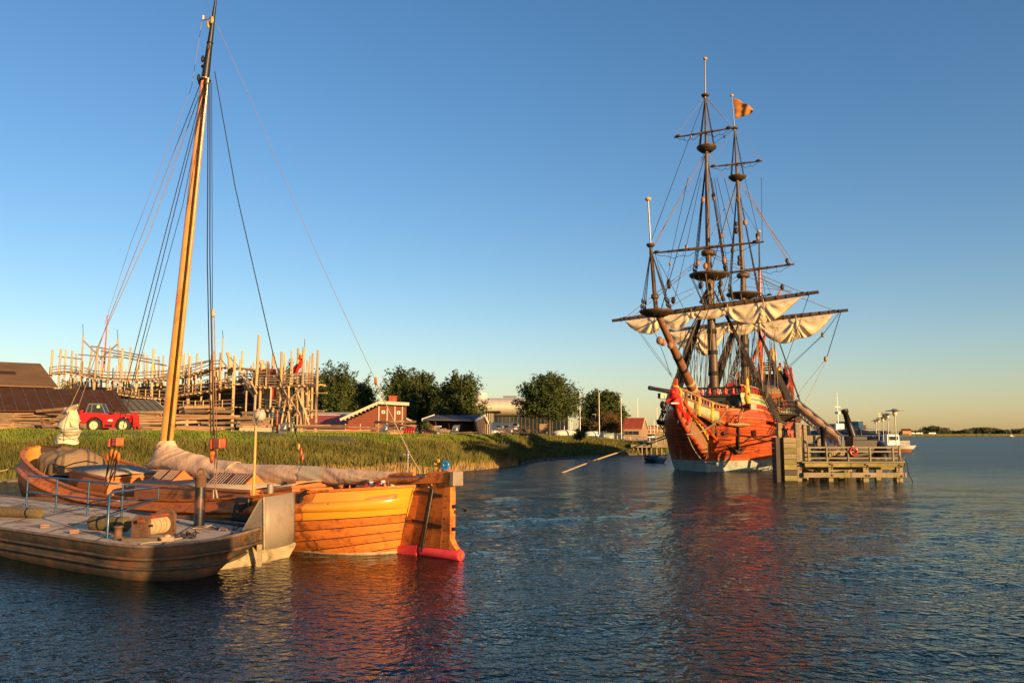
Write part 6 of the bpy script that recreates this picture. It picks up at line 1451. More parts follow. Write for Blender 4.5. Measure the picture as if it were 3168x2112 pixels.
# stem / knee of the head
lowq = [A2(985, 1225), A2(935, 1130), A2(850, 1000), A2(760, 880), A2(700, 790), A2(640, 660), A2(612, 560), A2(600, 480)]
upq = [A2(1010, 1000), A2(960, 920), A2(890, 800), A2(800, 690), A2(720, 600), A2(690, 530), A2(660, 470), A2(640, 400)]
lowp = [KY(q) for q in lowq]; upp = [KY(q) for q in upq]
m = MB(); rows = []
for a, b in zip(lowp, upp):
    rows.append([a+V(0, -.2, 0), a+V(0, .2, 0), b+V(0, .26, 0), b+V(0, -.26, 0)])
m.grid(rows, smooth=False, closed=True); m.build('cutwater', BROWNW, ship)
m = MB(); m.tube([p+V(.03, 0, 0) for p in lowp], [.28, .26, .24, .22, .2, .19, .18, .16], 8); m.build('stem_edge', HULLR, ship)
m = MB(); m.plate([(0.15, -.22, 1.1), (-1, -.22, 1.1), (-1, -.22, 5.6), (1.4, -.22, 5.2), lowp[1]+V(-.2, -.22, 0), lowp[0]+V(0, -.22, 0)], (0, .44, 0)); m.build('stem_post', BROWNW, ship)
m = MB(); m.tube([(.15, 0, -1), (.15, 0, 1.1)], .3, 6); m.build('stem_foot', HULLW, ship)
# green headrail bands
TQ = [A2(650, 400), A2(850, 480), A2(1000, 540), A2(1170, 592), A2(1340, 622), A2(1425, 635)]
BQ = [A2(680, 530), A2(830, 622), A2(970, 685), A2(1130, 735), A2(1290, 755), A2(1425, 745)]
YY = [.1, .6, 1.05, 1.55, 2.35, 2.85]
TP = [KY(q, y) for q, y in zip(TQ, YY)]; BP = [KY(q, max(.05, y-.08)) for q, y in zip(BQ, YY)]
for a, b in zip(TP, BP): b.x = a.x-.15
for side in (1, -1):
    fl = lambda p: V(p.x, p.y*side, p.z)
    tp = [pl(TP, i/20) for i in range(21)]; bp = [pl(BP, i/20) for i in range(21)]
    m = MB(); m.grid([[fl(a), fl(a.lerp(b, .5)), fl(b)] for a, b in zip(tp, bp)]); m.build('green_head_panel', GREENP, ship, solid=.08)
    for off, r, nm, mt in ((0, .1, 'head_rail', BROWNW), (1, .12, 'head_rail', BROWNW)):
        m = MB(); m.tube([fl((a, b)[off])+V(0, side*.06, 0) for a, b in zip(tp, bp)], r, 6); m.build(nm, mt, ship)
    rl2 = [a+V(0, .05, .62-.12*i/20) for i, a in enumerate(tp)]
    m = MB(); m.tube([fl(a) for a in rl2], .13, 6); m.build('upper_head_rail', BROWNW, ship)
    for i in range(21):
        a = pl(tp, i/20*1.0 if i < 21 else 1); m = MB(); c = fl(a); m.lathe(c+V(0, 0, .08), [(.045, 0), (.075, .12), (.04, .25), (.07, .36), (.05, .45)], 6); m.build('small_baluster', WHITEP if i % 3 == 0 else REDW, ship)
    for t in (.24, .47, .68, .87):
        a = fl(pl(TP, t)); b = fl(pl(BP, t)); figure(b+V(.1, side*.15, -.15), a+V(.0, side*.12, .55), .2, 'gold_bracket_figure')
    # planks (slats) under the head, running to the hull
    for k in range(6):
        kk = (k+.6)/6.6; pts = []
        for i in range(9):
            t = i/8; a = fl(pl(BP, t)); b = pl(upp[::-1], lerp(.08, .72, t)); b = V(b.x, side*.3, b.z); q = a.lerp(b, kk*.78); pts.append(q+V(0, side*.25*math.sin(math.pi*kk)*t, 0))
        m = MB(); m.tube(pts[1:], .085, 5); m.build('head_slat', BROWNW, ship)
    m = MB(); rows = []
    for i in range(9):
        t = i/8; a = fl(pl(BP, t)); b = pl(upp[::-1], lerp(.08, .75, t)); b = V(b.x, side*.2, b.z); rows.append([a.lerp(b, kk)+V(0, -side*.25, 0) for kk in (0, .33, .66, 1)])
    m.grid(rows); m.build('head_lining', DARKW, ship)
    # lower cheek rail along the knee
    m = MB(); pts = [pl(upp[::-1], t)+V(0, side*(.35+1.1*t*t), -.1-.3*t) for t in [i/10 for i in range(1, 10)]]; pts = [V(p.x, p.y, p.z) for p in pts]; m.tube(pts, .14, 6); m.build('cheek_rail', HULLR, ship)
    for t in (.2, .5, .8):
        p = pl(upp[::-1], t)+V(0, side*(.4+1.1*t*t), -.3); m = MB(); m.bar(p, p+V(0, side*.05, 1.3), .16); m.build('head_bracket', BROWNW, ship)
# gold scroll carving along the knee
m = MB(); random.seed(9)
for i in range(46):
    t = i/45; p = pl(upp[::-1], lerp(.38, .93, t)); 
    for s in (-1, 1): m.ell(p+V(random.uniform(-.1, .1), s*.3, -.15+random.uniform(-.22, .2)), (.17, .1, .17), 6, 4)
m.build('gold_scroll', GOLD, ship)
# lion figurehead
lion = wthing('lion', '', '', KF.O) if False else None
def lp(x, y, w=0): return KY(A2(x, y), w)
m = MB(); spine = [lp(560, 330), lp(580, 400), lp(600, 480), lp(630, 560), lp(670, 640), lp(720, 720)]
m.tube(spine, [.3, .5, .46, .42, .42, .2], 10)
for s in (-1, 1):
    m.tube([lp(600, 430)+V(0, s*.3, 0), lp(560, 450)+V(.3, s*.35, -.1), lp(545, 480)+V(.4, s*.3, 0)], [.2, .16, .12], 7)
    m.tube([lp(690, 650)+V(0, s*.3, 0), lp(720, 700)+V(.1, s*.4, -.1), lp(700, 740)+V(.3, s*.35, -.2)], [.3, .2, .13], 7)
    m.tube([lp(640, 560)+V(0, s*.3, 0), lp(650, 610)+V(.25, s*.4, -.1), lp(660, 660)+V(.3, s*.38, -.1)], [.2, .16, .12], 7)
m.tube([lp(720, 720), lp(760, 740), lp(770, 700), lp(755, 680)], [.1, .08, .08, .1], 6)
fh = m.build('lion_figurehead', REDW, ship)
m = MB(); m.ell(lp(585, 330), (.42, .36, .4), 10, 8); m.ell(lp(566, 350)+V(.1, 0, 0), (.26, .22, .18), 8, 6)
for s in (-1, 1): m.ell(lp(590, 305)+V(0, s*.25, 0), (.1, .08, .12), 6, 4)
m.build('lion_head', REDW, fh)
m = MB(); random.seed(12)
for i in range(26):
    an = i/26*2*math.pi; c = lp(600, 350)+V(0, .42*math.cos(an), .42*math.sin(an)-.1); m.ell(c, (.18, .15, .2), 6, 4)
m.lathe(lp(588, 305), [(.3, 0), (.34, .25), (.3, .26)], 9); m.build('gold_mane_and_crown', GOLD, fh)
m = MB()
for i in range(9): m.box(lp(545+i*11, 495, .45), (.1, .1, .13))
m.build('white_claws', WHITE, fh); fh.children[-1]['kind'] = 'stuff'
# bitt post, bumkin, catheads
m = MB(); p = KY(A2(595, 250), -.4); m.bar(p+V(0, 0, -1.2), p+V(0, 0, .5), .36, .4); m.build('head_post', HULLR, ship, bev=.04)
a = KX(A2(245, 292), 0); b = KX(A2(520, 345), -2); m = MB(); m.tube([b, b.lerp(a, .8), b.lerp(a, .82), a], [.24, .19, .22, .22], 8); m.build('bumkin', BLACKM, ship)
a = KX(A2(385, 400), -1.6); b = KX(A2(560, 415), -2.4); m = MB(); m.bar(a, b, .5, .5); cat = m.build('cathead', WHITEP, ship, bev=.03)
m = MB(); m.box(a+(a-b).normalized()*.05, (.52, .16, .54)); m.build('cathead_end', BLACKM, cat)
pb_ = KX(A2(425, 520), -1.6); m = MB(); m.ell(pb_, (.2, .3, .42), 10, 8); m.build('cat_block', BLACKM, cat)
for dy in (-.22, 0, .22):
    m = MB(); m.tube([V(a.x, pb_.y+dy, a.z), V(a.x, pb_.y+dy*.5, pb_.z)], .03, 5); m.build('cat_fall', ROPEL, cat)
m = MB(); m.tube([pb_+V(0, 0, -.4), pb_+V(0, -.05, -1.3)], .1, 6); m.tube([pb_+V(0, -.05, -1.3), pb_+V(0, 0, -3.2)], .04, 5); m.build('cat_hook', BLACKM, cat)
a = KX(A2(1400, 545), .2); m = MB(); b = V(-2.4, 3.9, a.z+.2); m.bar(V(.6, 4.6, a.z), b, .5, .5); m.build('cathead', WHITEP, ship)
m = MB(); m.ell(KX(A2(1420, 520), 0), (.25, .3, .5), 10, 8); m.ell(KX(A2(1415, 580), 0), (.2, .2, .3), 8, 6); m.build('cat_block', BLACKM, ship)
# hanging anchor on the port bow
def hp(x, y, off=.15):
    """a point on the port hull seen at this pixel"""
    best = None
    for i in range(0, 90):
        a_ = i*.13
        for j in range(0, 66):
            z = .9+j*.08; w = KF.world(*kp(a_, z, 1, off)); dn = w.y*math.cos(TH)+(w.z-EYE)*math.sin(TH)
            px = 1584+F*w.x/dn; py = 1056-F*((w.z-EYE)*math.cos(TH)-w.y*math.sin(TH))/dn; q = A2(x, y); e = (px-q[0])**2+(py-q[1])**2
            if best is None or e < best[0]: best = (e, a_, z)
    return kp(best[1], best[2], 1, off)
an_ = thing('bow_anchor', 'dark iron anchor with wooden stock hanging on the orange port bow', 'anchor', KF.O, KF.rz)
s0 = hp(1415, 790, .35); s1 = hp(1420, 1140, .3); m = MB(); m.tube([s0+V(0, 0, .3), s1], [.09, .14], 8); m.build('shank', DARKW, an_)
f0 = hp(1312, 1050, .45); f1 = hp(1535, 1055, .45)
m = MB(); m.tube([f0, f0.lerp(s1, .55)+V(0, 0, -.12), s1+V(0.05, .05, -.05), f1.lerp(s1, .55)+V(0, 0, -.12), f1], [.05, .13, .17, .13, .05], 8); m.build('arms', DARKW, an_)
for f in (f0, f1):
    m = MB(); d = (s1-f).normalized(); m.plate([f, f+d*.75+V(.12, .12, .12), f+d*.75+V(-.12, -.1, -.12)], V(.03, .06, .0)); m.build('fluke', DARKW, an_)
t0 = hp(1290, 765, .55); t1 = hp(1560, 775, .55); m = MB(); m.tube([t0, t0.lerp(t1, .5), t1], [.16, .3, .14], 8, flat=.9); m.build('stock', BROWNW, an_)
m = MB(); m.torus(hp(1415, 700, .6), .35, .06, 18, 6, Matrix.Rotation(R(90), 3, 'X')@Matrix.Rotation(R(35), 3, 'Y')); m.build('ring', RUST, an_)
for (x, y) in ((1120, 880), (1210, 885)):
    c = hp(x, y, .05); m = MB(); m.ell(c, (.22, .22, .22), 10, 8); m.build('hawse_hole', BLACKM, ship)
c = hp(1610, 910, .1); m = MB(); m.plate([c+V(.4, 0, .5), c+V(-.5, .1, .1), c+V(.3, 0, -.1)], (.1, .35, 0)); m.build('chesstree', HULLD, ship)
for x, y in ((1050, 900), (1080, 925)):
    c = hp(x, y, .15); m = MB(); m.box(c, (.5, .35, .3)); m.build('hawse_bolster', HULLR, ship)
# gun port lids along the port side
for i in range(7):
    a_ = 9+i*4.0; 
    for side in (1, -1):
        z = Ssh(a_)-1.7; m = MB(); c = kp(a_, z, side, .02); m.box(c, (.9, .12, .8)); gp = m.build('gun_port', HULLD, ship)
        m = MB(); m.box(c+V(0, side*.03, 0), (.7, .12, .6)); m.build('port_opening', BLACKM, gp)
# channels with deadeyes
CH = ((3.5, 11.5, -4.2), (20.5, 29.5, 0), (34.5, 39, 0))
def mastpt(q, x): return KX(q, x)
FX, MX, ZX = -5.0, -23.0, -35.0
foretop = KX((2195, 856), FX); foreap = KX((2201, 900), FX); maintop = KX((2300, 915), MX); mainap = KX((2302, 945), MX); mizap = KX((2351, 905), ZX)
for mi, (a0, a1, ap, n, zc) in enumerate(((3.6, 11.2, foreap, 11, 4.75), (21, 30, mainap, 12, 5.2), (34, 38.5, mizap, 5, 7.2))):
    for side in (1, -1):
        m = MB(); rows = []
        for i in range(7):
            a = lerp(a0, a1, i/6); z = zc+(Ssh(a)-Ssh(a0))*.5; y = kb(a, z); rows.append([V(-a, side*(y+.0), z-.07), V(-a, side*(y+.95), z-.07), V(-a, side*(y+.95), z+.07), V(-a, side*(y+.0), z+.07)])
        m.grid(rows, smooth=False, closed=True); m.build('channel', HULLD, ship)
        feet = []
        for i in range(n):
            a = lerp(a0+.3, a1-.3, i/(n-1)); z = zc+(Ssh(a)-Ssh(a0))*.5; y = kb(a, z)+.85; f = V(-a, side*y, z+.1); feet.append(f)
            tp_ = V(ap.x, ap.y+side*.25, ap.z); d = (tp_-f); k1 = f+d*(1.3/d.length)
            m = MB(); m.tube([k1, tp_], .06, 5); m.build('shroud', ROPED, ship)
            m = MB(); m.ell(f+V(0, 0, .15), .16, 6, 5); m.ell(k1, .16, 6, 5); m.tube([f, k1], .05, 4); m.build('deadeye', DARKW, ship)
            m = MB(); zz = f.z-.1; m.tube([f, V(-a, side*(kb(a, zz-1)+.06), zz-1.1)], .035, 4); m.build('chain_plate', BLACKM, ship)
        # ratlines: each a part of its own up to the limit
        h0 = feet[0].z+1.6; h1 = ap.z-1.2; nr = int((h1-h0)/.42)
        m = MB()
        for k in range(nr):
            z = h0+k*.42; pts = []
            for f in (feet[0], feet[n//3], feet[2*n//3], feet[-1]):
                t = (z-f.z)/(ap.z-f.z); pts.append(f.lerp(V(ap.x, ap.y+side*.25, ap.z), t))
            m.tube(pts, .032, 3, cap=False)
        m.build('ratlines', ROPED, ship, kind='stuff')
# ---- masts
def mast_(nm, pts, rad, mt=MASTW, par=None, n=12):
    m = MB(); m.tube(pts, rad, n); return m.build(nm, mt, par or ship)
def topf(c, r, nm='mast_top', h=.5, par=None):
    m = MB(); m.lathe(c+V(0, 0, -h*.6), [(r*.55, 0), (r*.62, .05), (r*1.0, h*.7), (r*1.03, h), (r*.97, h), (r*.9, h*.75), (.1, h*.7)], 24); o = m.build(nm, DARKW, par or ship)
    m = MB(); m.torus(c+V(0, 0, h*.45), r, .07, 24, 6); m.torus(c+V(0, 0, h*.1), r*.93, .06, 24, 6); m.build('top_rim', MASTW, o)
    for i in range(12):
        an = i*math.pi/6; m = MB(); m.bar(c+V(r*.6*math.cos(an), r*.6*math.sin(an), -h*.55), c+V(r*math.cos(an), r*math.sin(an), h*.3), .07); m.build('top_knee', DARKW, o)
    return o
fd = KX((2212, 1240), FX); fd.z = 5.5
fcap = KX((2192, 781), FX); ft2 = KX((2186, 462), FX); fxt = KX((2182, 297), FX); fb = KX((2181.5, 182), FX)
lower = mast_('fore_lower_mast', [fd, fd.lerp(foretop, .5), foretop, fcap+V(.15, 0, -.2)], [.48, .46, .38, .3])
for t in (.12, .3, .45, .6, .75):
    m = MB(); c = fd.lerp(foretop, t); m.lathe(c, [(.5, -.22), (.52, -.2), (.52, .2), (.5, .22)], 14); m.build('mast_woolding', ROPED, lower)
mast_('fore_topmast', [foretop+V(.45, 0, -.8), fcap+V(.3, 0, 0), ft2+V(.1, 0, .8)], [.3, .25, .19])
mast_('fore_topgallant_mast', [ft2+V(.25, 0, -.5), fxt], [.16, .1]); mast_('fore_pole', [fxt+V(.1, 0, -.3), fb], [.085, .06], GREYM)
m = MB(); m.ell(fb, (.24, .24, .16), 10, 6); m.build('truck', GOLD, ship)
topf(foretop, 2.05, h=.5); topf(ft2, 1.0, h=.5); topf(fxt, .38, h=.2)
m = MB(); m.lathe(fcap+V(.1, 0, -.35), [(.6, 0), (.75, .1), (.75, .45), (.6, .55)], 16); m.build('mast_cap', MASTW, ship)
md = KX((2306, 1215), MX); md.z = 5; mcap = KX((2299.5, 851), MX); mt2 = KX((2281, 552), MX); mxt = KX((2273, 398), MX); mb2 = KX((2264, 296), MX)
lower2 = mast_('main_lower_mast', [md, md.lerp(maintop, .5), maintop, mcap+V(.15, 0, -.2)], [.5, .48, .4, .32])
for t in (.3, .45, .6, .75):
    m = MB(); c = md.lerp(maintop, t); m.lathe(c, [(.52, -.22), (.55, -.2), (.55, .2), (.52, .22)], 14); m.build('mast_woolding', ROPED, lower2)
mast_('main_topmast', [maintop+V(.45, 0, -.8), mcap+V(.3, 0, 0), mt2+V(.1, 0, .8)], [.32, .28, .2])
mast_('main_topgallant_mast', [mt2+V(.25, 0, -.5), mxt], [.17, .11]); mast_('main_pole', [mxt+V(.1, 0, -.3), mb2], [.085, .06], GREYM)
m = MB(); m.ell(mb2, (.24, .24, .16), 10, 6); m.build('truck', GOLD, ship)
topf(maintop, 2.05, h=.5); topf(mt2, 1.05, h=.5); topf(mxt, .38, h=.2)
m = MB(); m.lathe(mcap+V(.1, 0, -.35), [(.65, 0), (.8, .1), (.8, .45), (.65, .55)], 16); m.build('mast_cap', MASTW, ship)
zd = KX((2352, 1180), ZX); zd.z = 6; zm = KX((2350, 830), ZX); zb_ = KX((2348, 716), ZX)
mast_('mizzen_mast', [zd, zd.lerp(zm, .5), zm], [.36, .32, .2], HULLR); mast_('mizzen_pole', [zm, zb_], [.12, .08], DARKW); m = MB(); m.ell(zb_, (.28, .28, .2), 10, 6); m.build('truck', GOLD, ship)
m = MB(); m.torus(zm, .35, .1, 14, 6); m.build('mizzen_band', DARKW, ship)
# lateen yard
m = MB(); a = KX((2318, 1180), ZX+6); b = KX((2382, 1010), ZX-2); a = KX(A1(1150, 640), -28); b = KX(A1(1240, 500), -33)
c_ = KX((2427, 882), -40); m.tube([a, zd.lerp(zm, .45), KX(A1(1345, 150), -40), KX(A1(1378, 88), -41)], [.12, .2, .16, .1], 8); m.build('lateen_yard', HULLR, ship)
# bowsprit and sprit topmast
bs0 = KY(A2(870, 395), -.6); bs1 = KY((2031, 966), -.6); bs0.z -= .2
bsp = mast_('bowsprit', [bs0, bs0.lerp(bs1, .5), bs1], [.46, .38, .22], mat('brown bowsprit', (.26, .12, .06), .5, var=.35, sc=2, bump=.2))
for t in (.12, .2, .38, .52):
    m = MB(); c = bs0.lerp(bs1, t); Mx = (bs1-bs0).to_track_quat('Z', 'Y').to_matrix(); r = lerp(.46, .24, t); m.lathe(c, [(r+.01, -.25), (r+.05, -.22), (r+.05, .22), (r+.01, .25)], 14, Mx); m.build('rope_lashing', ROPE if t < .3 else ROPED, bsp)
st0 = KY((2031, 975), -.6); st1 = KY((2013, 760), -.6); st2 = KY((2005, 616), -.6)
mast_('sprit_topmast', [st0, st1], [.2, .14]); mast_('sprit_pole', [st1, st2], [.075, .055], GREYM); m = MB(); m.ell(st2, (.26, .26, .17), 10, 6); m.build('truck', GOLD, ship)
topf(st0+V(0, 0, .15), 1.35, h=.4); topf(st1, .3, h=.2); m = MB(); m.lathe(KY((2026, 917), -.6), [(.25, -.2), (.32, -.1), (.32, .15), (.2, .2)], 12); m.build('sprit_cap', MASTW, ship)
for (x, y, r) in ((460, 490, .42), (487, 505, .38), (540, 525, .4)):
    m = MB(); c = KY(A1(x, y), -.3); m.ell(c, (r*.6, r*.7, r*.8), 12, 8); m.build('hanging_block', BROWNW, ship)
for side in (1, -1):
    for dx in (-.6, 0, .6):
        m = MB(); b = st0+V(dx, side*1.15, .3); m.tube([b, st1+V(0, 0, -.3)], .03, 4); m.build('sprit_shroud', ROPED, ship)
        m = MB(); m.ell(b.lerp(st1, .08), (.1, .1, .2), 6, 4); m.ell(b.lerp(st1, .16), (.1, .1, .2), 6, 4); m.build('deadeye', BLACKM, ship)
    m = MB()
    for k in range(18):
        t = .18+k*.042; m.tube([(st0+V(dx, side*1.15, .3)).lerp(st1+V(0, 0, -.3), t) for dx in (-.6, .6)], .02, 3)
    m.build('ratlines', ROPED, ship, kind='stuff')
# topmast shrouds + ratlines
for c0, r0_, c1 in ((foretop, 1.9, ft2+V(0, 0, -.5)), (maintop, 2.1, mt2+V(0, 0, -.5)), (ft2, .9, fxt), (mt2, .9, mxt)):
    for side in (1, -1):
        F0 = []
        for dx in (-.7, -.25, .25):
            b = c0+V(dx*r0_*.8, side*r0_*.85, .4); F0.append(b); m = MB(); m.tube([b, c1], .045, 4); m.build('topmast_shroud', ROPED, ship)
            if r0_ > 1.5: m = MB(); m.ell(b.lerp(c1, .03), (.11, .11, .2), 6, 4); m.ell(b.lerp(c1, .07), (.11, .11, .2), 6, 4); m.build('deadeye', BLACKM, ship)
        m = MB(); n = int((c1.z-c0.z)/.42)
        for k in range(3, n-1): m.tube([F0[0].lerp(c1, k/n), F0[2].lerp(c1, k/n)], .028, 3, cap=False)
        m.build('ratlines', ROPED, ship, kind='stuff')
for c, ap in ((foretop, foreap), (maintop, mainap)):        # futtock shrouds
    for i in range(14):
        an = i*2*math.pi/14; m = MB(); m.tube([c+V(1.9*math.cos(an), 1.9*math.sin(an), 0), V(ap.x+.3*math.cos(an), ap.y+.4*math.sin(an), ap.z-2.6)], .03, 4); m.build('futtock_shroud', ROPED if i % 3 else ROPEL, ship)
# ---- yards
def yard(nm, L, Rr, x, r, foot=None):
    a = KX(L, x); b = KX(Rr, x); m = MB(); m.tube([a, a.lerp(b, .12), a.lerp(b, .5), a.lerp(b, .88), b], [r*.5, r*.62, r, r*.62, r*.5], 10); o = m.build(nm, MASTW, ship)
    n = int((b-a).length/1.0)
    for i in range(1, n):
        if r < .18 and i % 2: continue
        c = a.lerp(b, i/n); rr = r*(1-.38*abs(2*i/n-1)); m = MB(); m.torus(c, rr+.01, .035, 10, 5, (b-a).to_track_quat('Z', 'Y').to_matrix()); m.build('gasket', ROPED, o)
    for t in (.07, .93):
        c = a.lerp(b, t); m = MB(); m.ell(c+V(.1, 0, .1), (.14, .3, .14), 8, 5); m.build('yard_arm_block', DARKW, o)
    if foot:
        for p, q in ((.05, .48), (.52, .95)):
            pts = [a.lerp(b, lerp(p, q, i/10))+V(0, 0, -r*.6-foot*(4*(i/10)*(1-i/10))*(.8+.2*math.sin(i*2))) for i in range(11)]
            m = MB(); m.tube(pts, .028, 4); m.build('foot_rope', ROPED, o)
            for k in (3, 6): m = MB(); m.tube([pts[k], a.lerp(b, lerp(p, q, k/10))], .02, 3); m.build('stirrup', ROPED, o)
    return a, b
fy = yard('fore_yard', (1894, 992), (2533, 903), FX+.75, .32)
my = yard('main_yard', (2060, 1024), (2624, 959), MX+.8, .34)
fty = yard('fore_topsail_yard', (2008.7, 784), (2363, 748), FX+.6, .17, .75)
mty = yard('main_topsail_yard', (2215, 849), (2458, 817), MX+.6, .19, .75)
fgy = yard('fore_topgallant_yard', (2085.5, 426), (2268, 396), FX+.4, .13, .6)
mgy = yard('main_topgallant_yard', (2196, 517), (2358, 498), MX+.4, .14, .6)
spy = yard('crossjack_yard', A1(1000, 180), A1(1300, 150), ZX+.5, .12)
# ---- loose sails
def sail(nm, ya, yb, botq, x, gath, lab=None, u0=.13, u1=.80):
    """cloth hanging in swags under a yard; botq = points of its lower edge"""
    B = [KX(q, x) for q in botq]; B.sort(key=lambda p: p.y); y0, y1 = B[0].y, B[-1].y
    bz = lambda y: sinterp(y, [(p.y, p.z) for p in B])
    yz = lambda y: lerp(ya.z, yb.z, (y-ya.y)/(yb.y-ya.y))-.26
    NX, NZ = 190, 26; rows = []
    G = [KX(q, x) for q in gath]
    for i in range(NX+1):
        y = lerp(y0, y1, i/NX); zt = yz(y); zb = min(bz(y), zt-.05); h = zt-zb; row = []
        for j in range(NZ+1):
            v = j/NZ; z = lerp(zt, zb, v); P = V(0, y, z); 
            g = min(G, key=lambda g_: (g_.y-y)**2+.12*(g_.z-z)**2); dy = y-g.y; dz = g.z-z+.25; r = math.hypot(dy, dz); ang = math.atan2(dy, max(dz, .02))
            w = math.exp(-(r/2.6)**2)+.12; fr_ = max(0, 1-abs(ang)/1.45)
            s_ = math.sin(ang*12+g.y*3+.4*math.sin(r*2)); f1 = .26*(abs(s_)**.6*(1 if s_ > 0 else -1)*.5+.5)*min(1, r/1.2)*math.exp(-(r/2.4)**2)*fr_
            ge = sorted([q.y for q in G]+[y0-.3, y1+.3]); gi = max([k for k in range(len(ge)-1) if ge[k] <= y] or [0]); bb = max(0, min(1, (y-ge[gi])/(ge[gi+1]-ge[gi])))
            cat = .12+.88*4*bb*(1-bb); sw = (zt-z)/max(.5, 2.9*cat); q_ = math.sin(sw*11+1.2*noise.noise(Vector((y*.4, z*.4, x))))
            f2 = .17*(abs(q_)**.7*(1 if q_ > 0 else -1))*min(1, 3*bb*(1-bb)*2)*(.35+.65*sw if sw < 1 else 1)
            f3 = .05*noise.noise(Vector((y*1.3, z*1.6, x)))
            env = min(1, v*3.5)
            row.append(V(x+.1+(.30*math.sin(math.pi*min(1, v*.95))*min(1, h/2.5)+(f1+f2+f3))*env, y, z))
        rows.append(row)
    m = MB(); m.grid(rows); o = m.build(nm, SAIL, ship, solid=.025)
    m = MB(); m.tube([r[-1] for r in rows[::3]], .05, 4); m.build('bolt_rope', ROPE, o)
    for g in G:
        m = MB(); m.tube([V(x+.35, g.y, yz(g.y)+.3), V(x+.55, g.y+.05, yz(g.y)-.2), V(x+.3, g.y, min(bz(g.y)+.4, yz(g.y)-.6))], [.05, .09, .03], 5); m.build('bunt_line', ROPEL, o)
sail('fore_sail', fy[0], fy[1], [A1(*p) for p in ((208, 346), (250, 395), (320, 430), (400, 440), (445, 425), (490, 345+20), (530, 395), (580, 420), (630, 400), (680, 345), (700, 325), (760, 332), (830, 328), (900, 320), (962, 300), (990, 325), (1040, 345), (1100, 360), (1160, 363), (1235, 360), (1300, 345), (1350, 315), (1420, 255), (1480, 200), (1522, 160))], FX+.75,
     [A1(430, 305), A1(700, 255), A1(968, 215), A1(1235, 185)])
sail('main_sail', my[0], my[1], [A1(*p) for p in ((535, 425), (560, 480), (600, 520), (650, 545), (700, 540), (730, 500), (735, 560), (780, 595), (820, 600), (860, 565), (905, 520), (950, 440), (975, 425), (1040, 445), (1110, 442), (1185, 408), (1215, 405), (1250, 450), (1310, 490), (1390, 512), (1440, 500), (1480, 478), (1570, 463), (1640, 425), (1700, 365), (1760, 285))], MX+.8,
     [A1(725, 385), A1(975, 360), A1(1205, 345), A1(1478, 315)])
# ---- running rigging and stays: (points, radius, material); a point is (pixel, x plane)
def line(nm, pts, r=.03, mt=ROPED):
    m = MB(); m.tube([KX(q, x) for q, x in pts], r, 4); m.build(nm, mt, ship)
def line3(nm, pts, r=.03, mt=ROPED):
    m = MB(); m.tube(pts, r, 4); m.build(nm, mt, ship)
line3('fore_topgallant_stay', [fxt, st1+V(0, 0, .3)], .03, ROPED); line3('fore_topmast_stay', [ft2, bs0.lerp(bs1, .95)], .04); line3('fore_stay', [foreap, bs0.lerp(bs1, .55)], .08)
line3('main_stay', [mainap, fd.lerp(foretop, .12)], .1); line3('main_topmast_stay', [mt2, foretop], .045); line3('main_topgallant_stay', [mxt, ft2], .03); line3('mizzen_stay', [mizap, md.lerp(maintop, .2)], .06)
line3('fore_stay', [foreap+V(0, .5, 0), bs0.lerp(bs1, .35)], .05)
for (p, q) in ((fxt, fgy[0]), (fxt, fgy[1]), (fxt+V(0, 0, -.1), fgy[1]), (mxt, mgy[0]), (mxt, mgy[1]), (ft2, fty[0]), (ft2, fty[1]), (mt2, mty[0]), (mt2, mty[1]), (ft2+V(0, 0, -.3), fty[0]), (mt2+V(0, 0, -.3), mty[1])):
    line3('lift', [p, q], .024, ROPEL)
for s in (0, 1):
    line3('lift', [fcap, fy[s].lerp(fy[1-s], .06)], .035, ROPEL); line3('lift', [mcap, my[s].lerp(my[1-s], .06)], .035, ROPEL)
    line3('lift', [fcap+V(.2, 0, -.3), fy[s].lerp(fy[1-s], .1)], .03, ROPEL)
line('brace', [((2533-30, 912), FX+.7), (A1(1375, 735), -30)], .03, ROPED)
line('brace', [(A1(1800, 285), MX+.7), (A1(1675, 450), -26)], .045); line('brace', [(A1(1675, 450), -26), (A1(1375, 725), -32)], .03); line('brace', [(A1(1675, 455), -26), (A1(1380, 737), -32)], .03)
line('brace', [(A1(1812, 280), MX+.7), (A1(1710, 610), -22)], .045); line('brace', [(A1(1705, 640), -22), (A1(1540, 960), -20)], .03, ROPE); line('brace', [(A1(1690, 640), -22), (A1(1462, 925), -24)], .02, ROPEL)
for q, x in ((A1(1677, 447), -26), (A1(1698, 628), -22)):
    m = MB(); m.ell(KX(q, x), (.16, .2, .36), 8, 6); m.build('brace_block', BROWNW, ship)
line('tack_line', [(A1(300, 420), FX+.7), (A1(420, 590), 2), (A1(555, 765), 6)], .03, ROPEL); line('tack_line', [(A1(310, 420), FX+.7), (A1(555, 750), 6)], .025, ROPEL)
line('bowline', [(A1(430, 440), 2), (A1(490, 590), 4), (A1(545, 755), 6)], .03); line('bowline', [(A1(960, 430), FX), (A1(1235, 290), FX+1)], .03, ROPE); line('bowline', [(A1(730, 455), FX), (A1(1080, 320), FX+1)], .03, ROPE)
for i, (p, q) in enumerate((((702, 0), (480, 1010)), ((855, 0), (680, 830)), ((680, 860), (530, 1500)), ((480, 1060), (390, 1568)), ((1050, 0), (1240, 780)), ((1140, 0), (1250, 440)), ((985, 0), (1110, 680)), ((1020, 0), (1190, 1170)), ((340, 1000), (640, 1568)), ((300, 920), (480, 1568)), ((1590, 0), (1600, 780)), ((1390, 0), (1570, 760)), ((1590, 1140), (1640, 1440)), ((1620, 1200), (1700, 1400)))):
    line('running_line', [(A4(*p), FX+1 if i < 10 else MX), (A4(*q), FX+1.5 if i < 10 else MX+1)], .028)
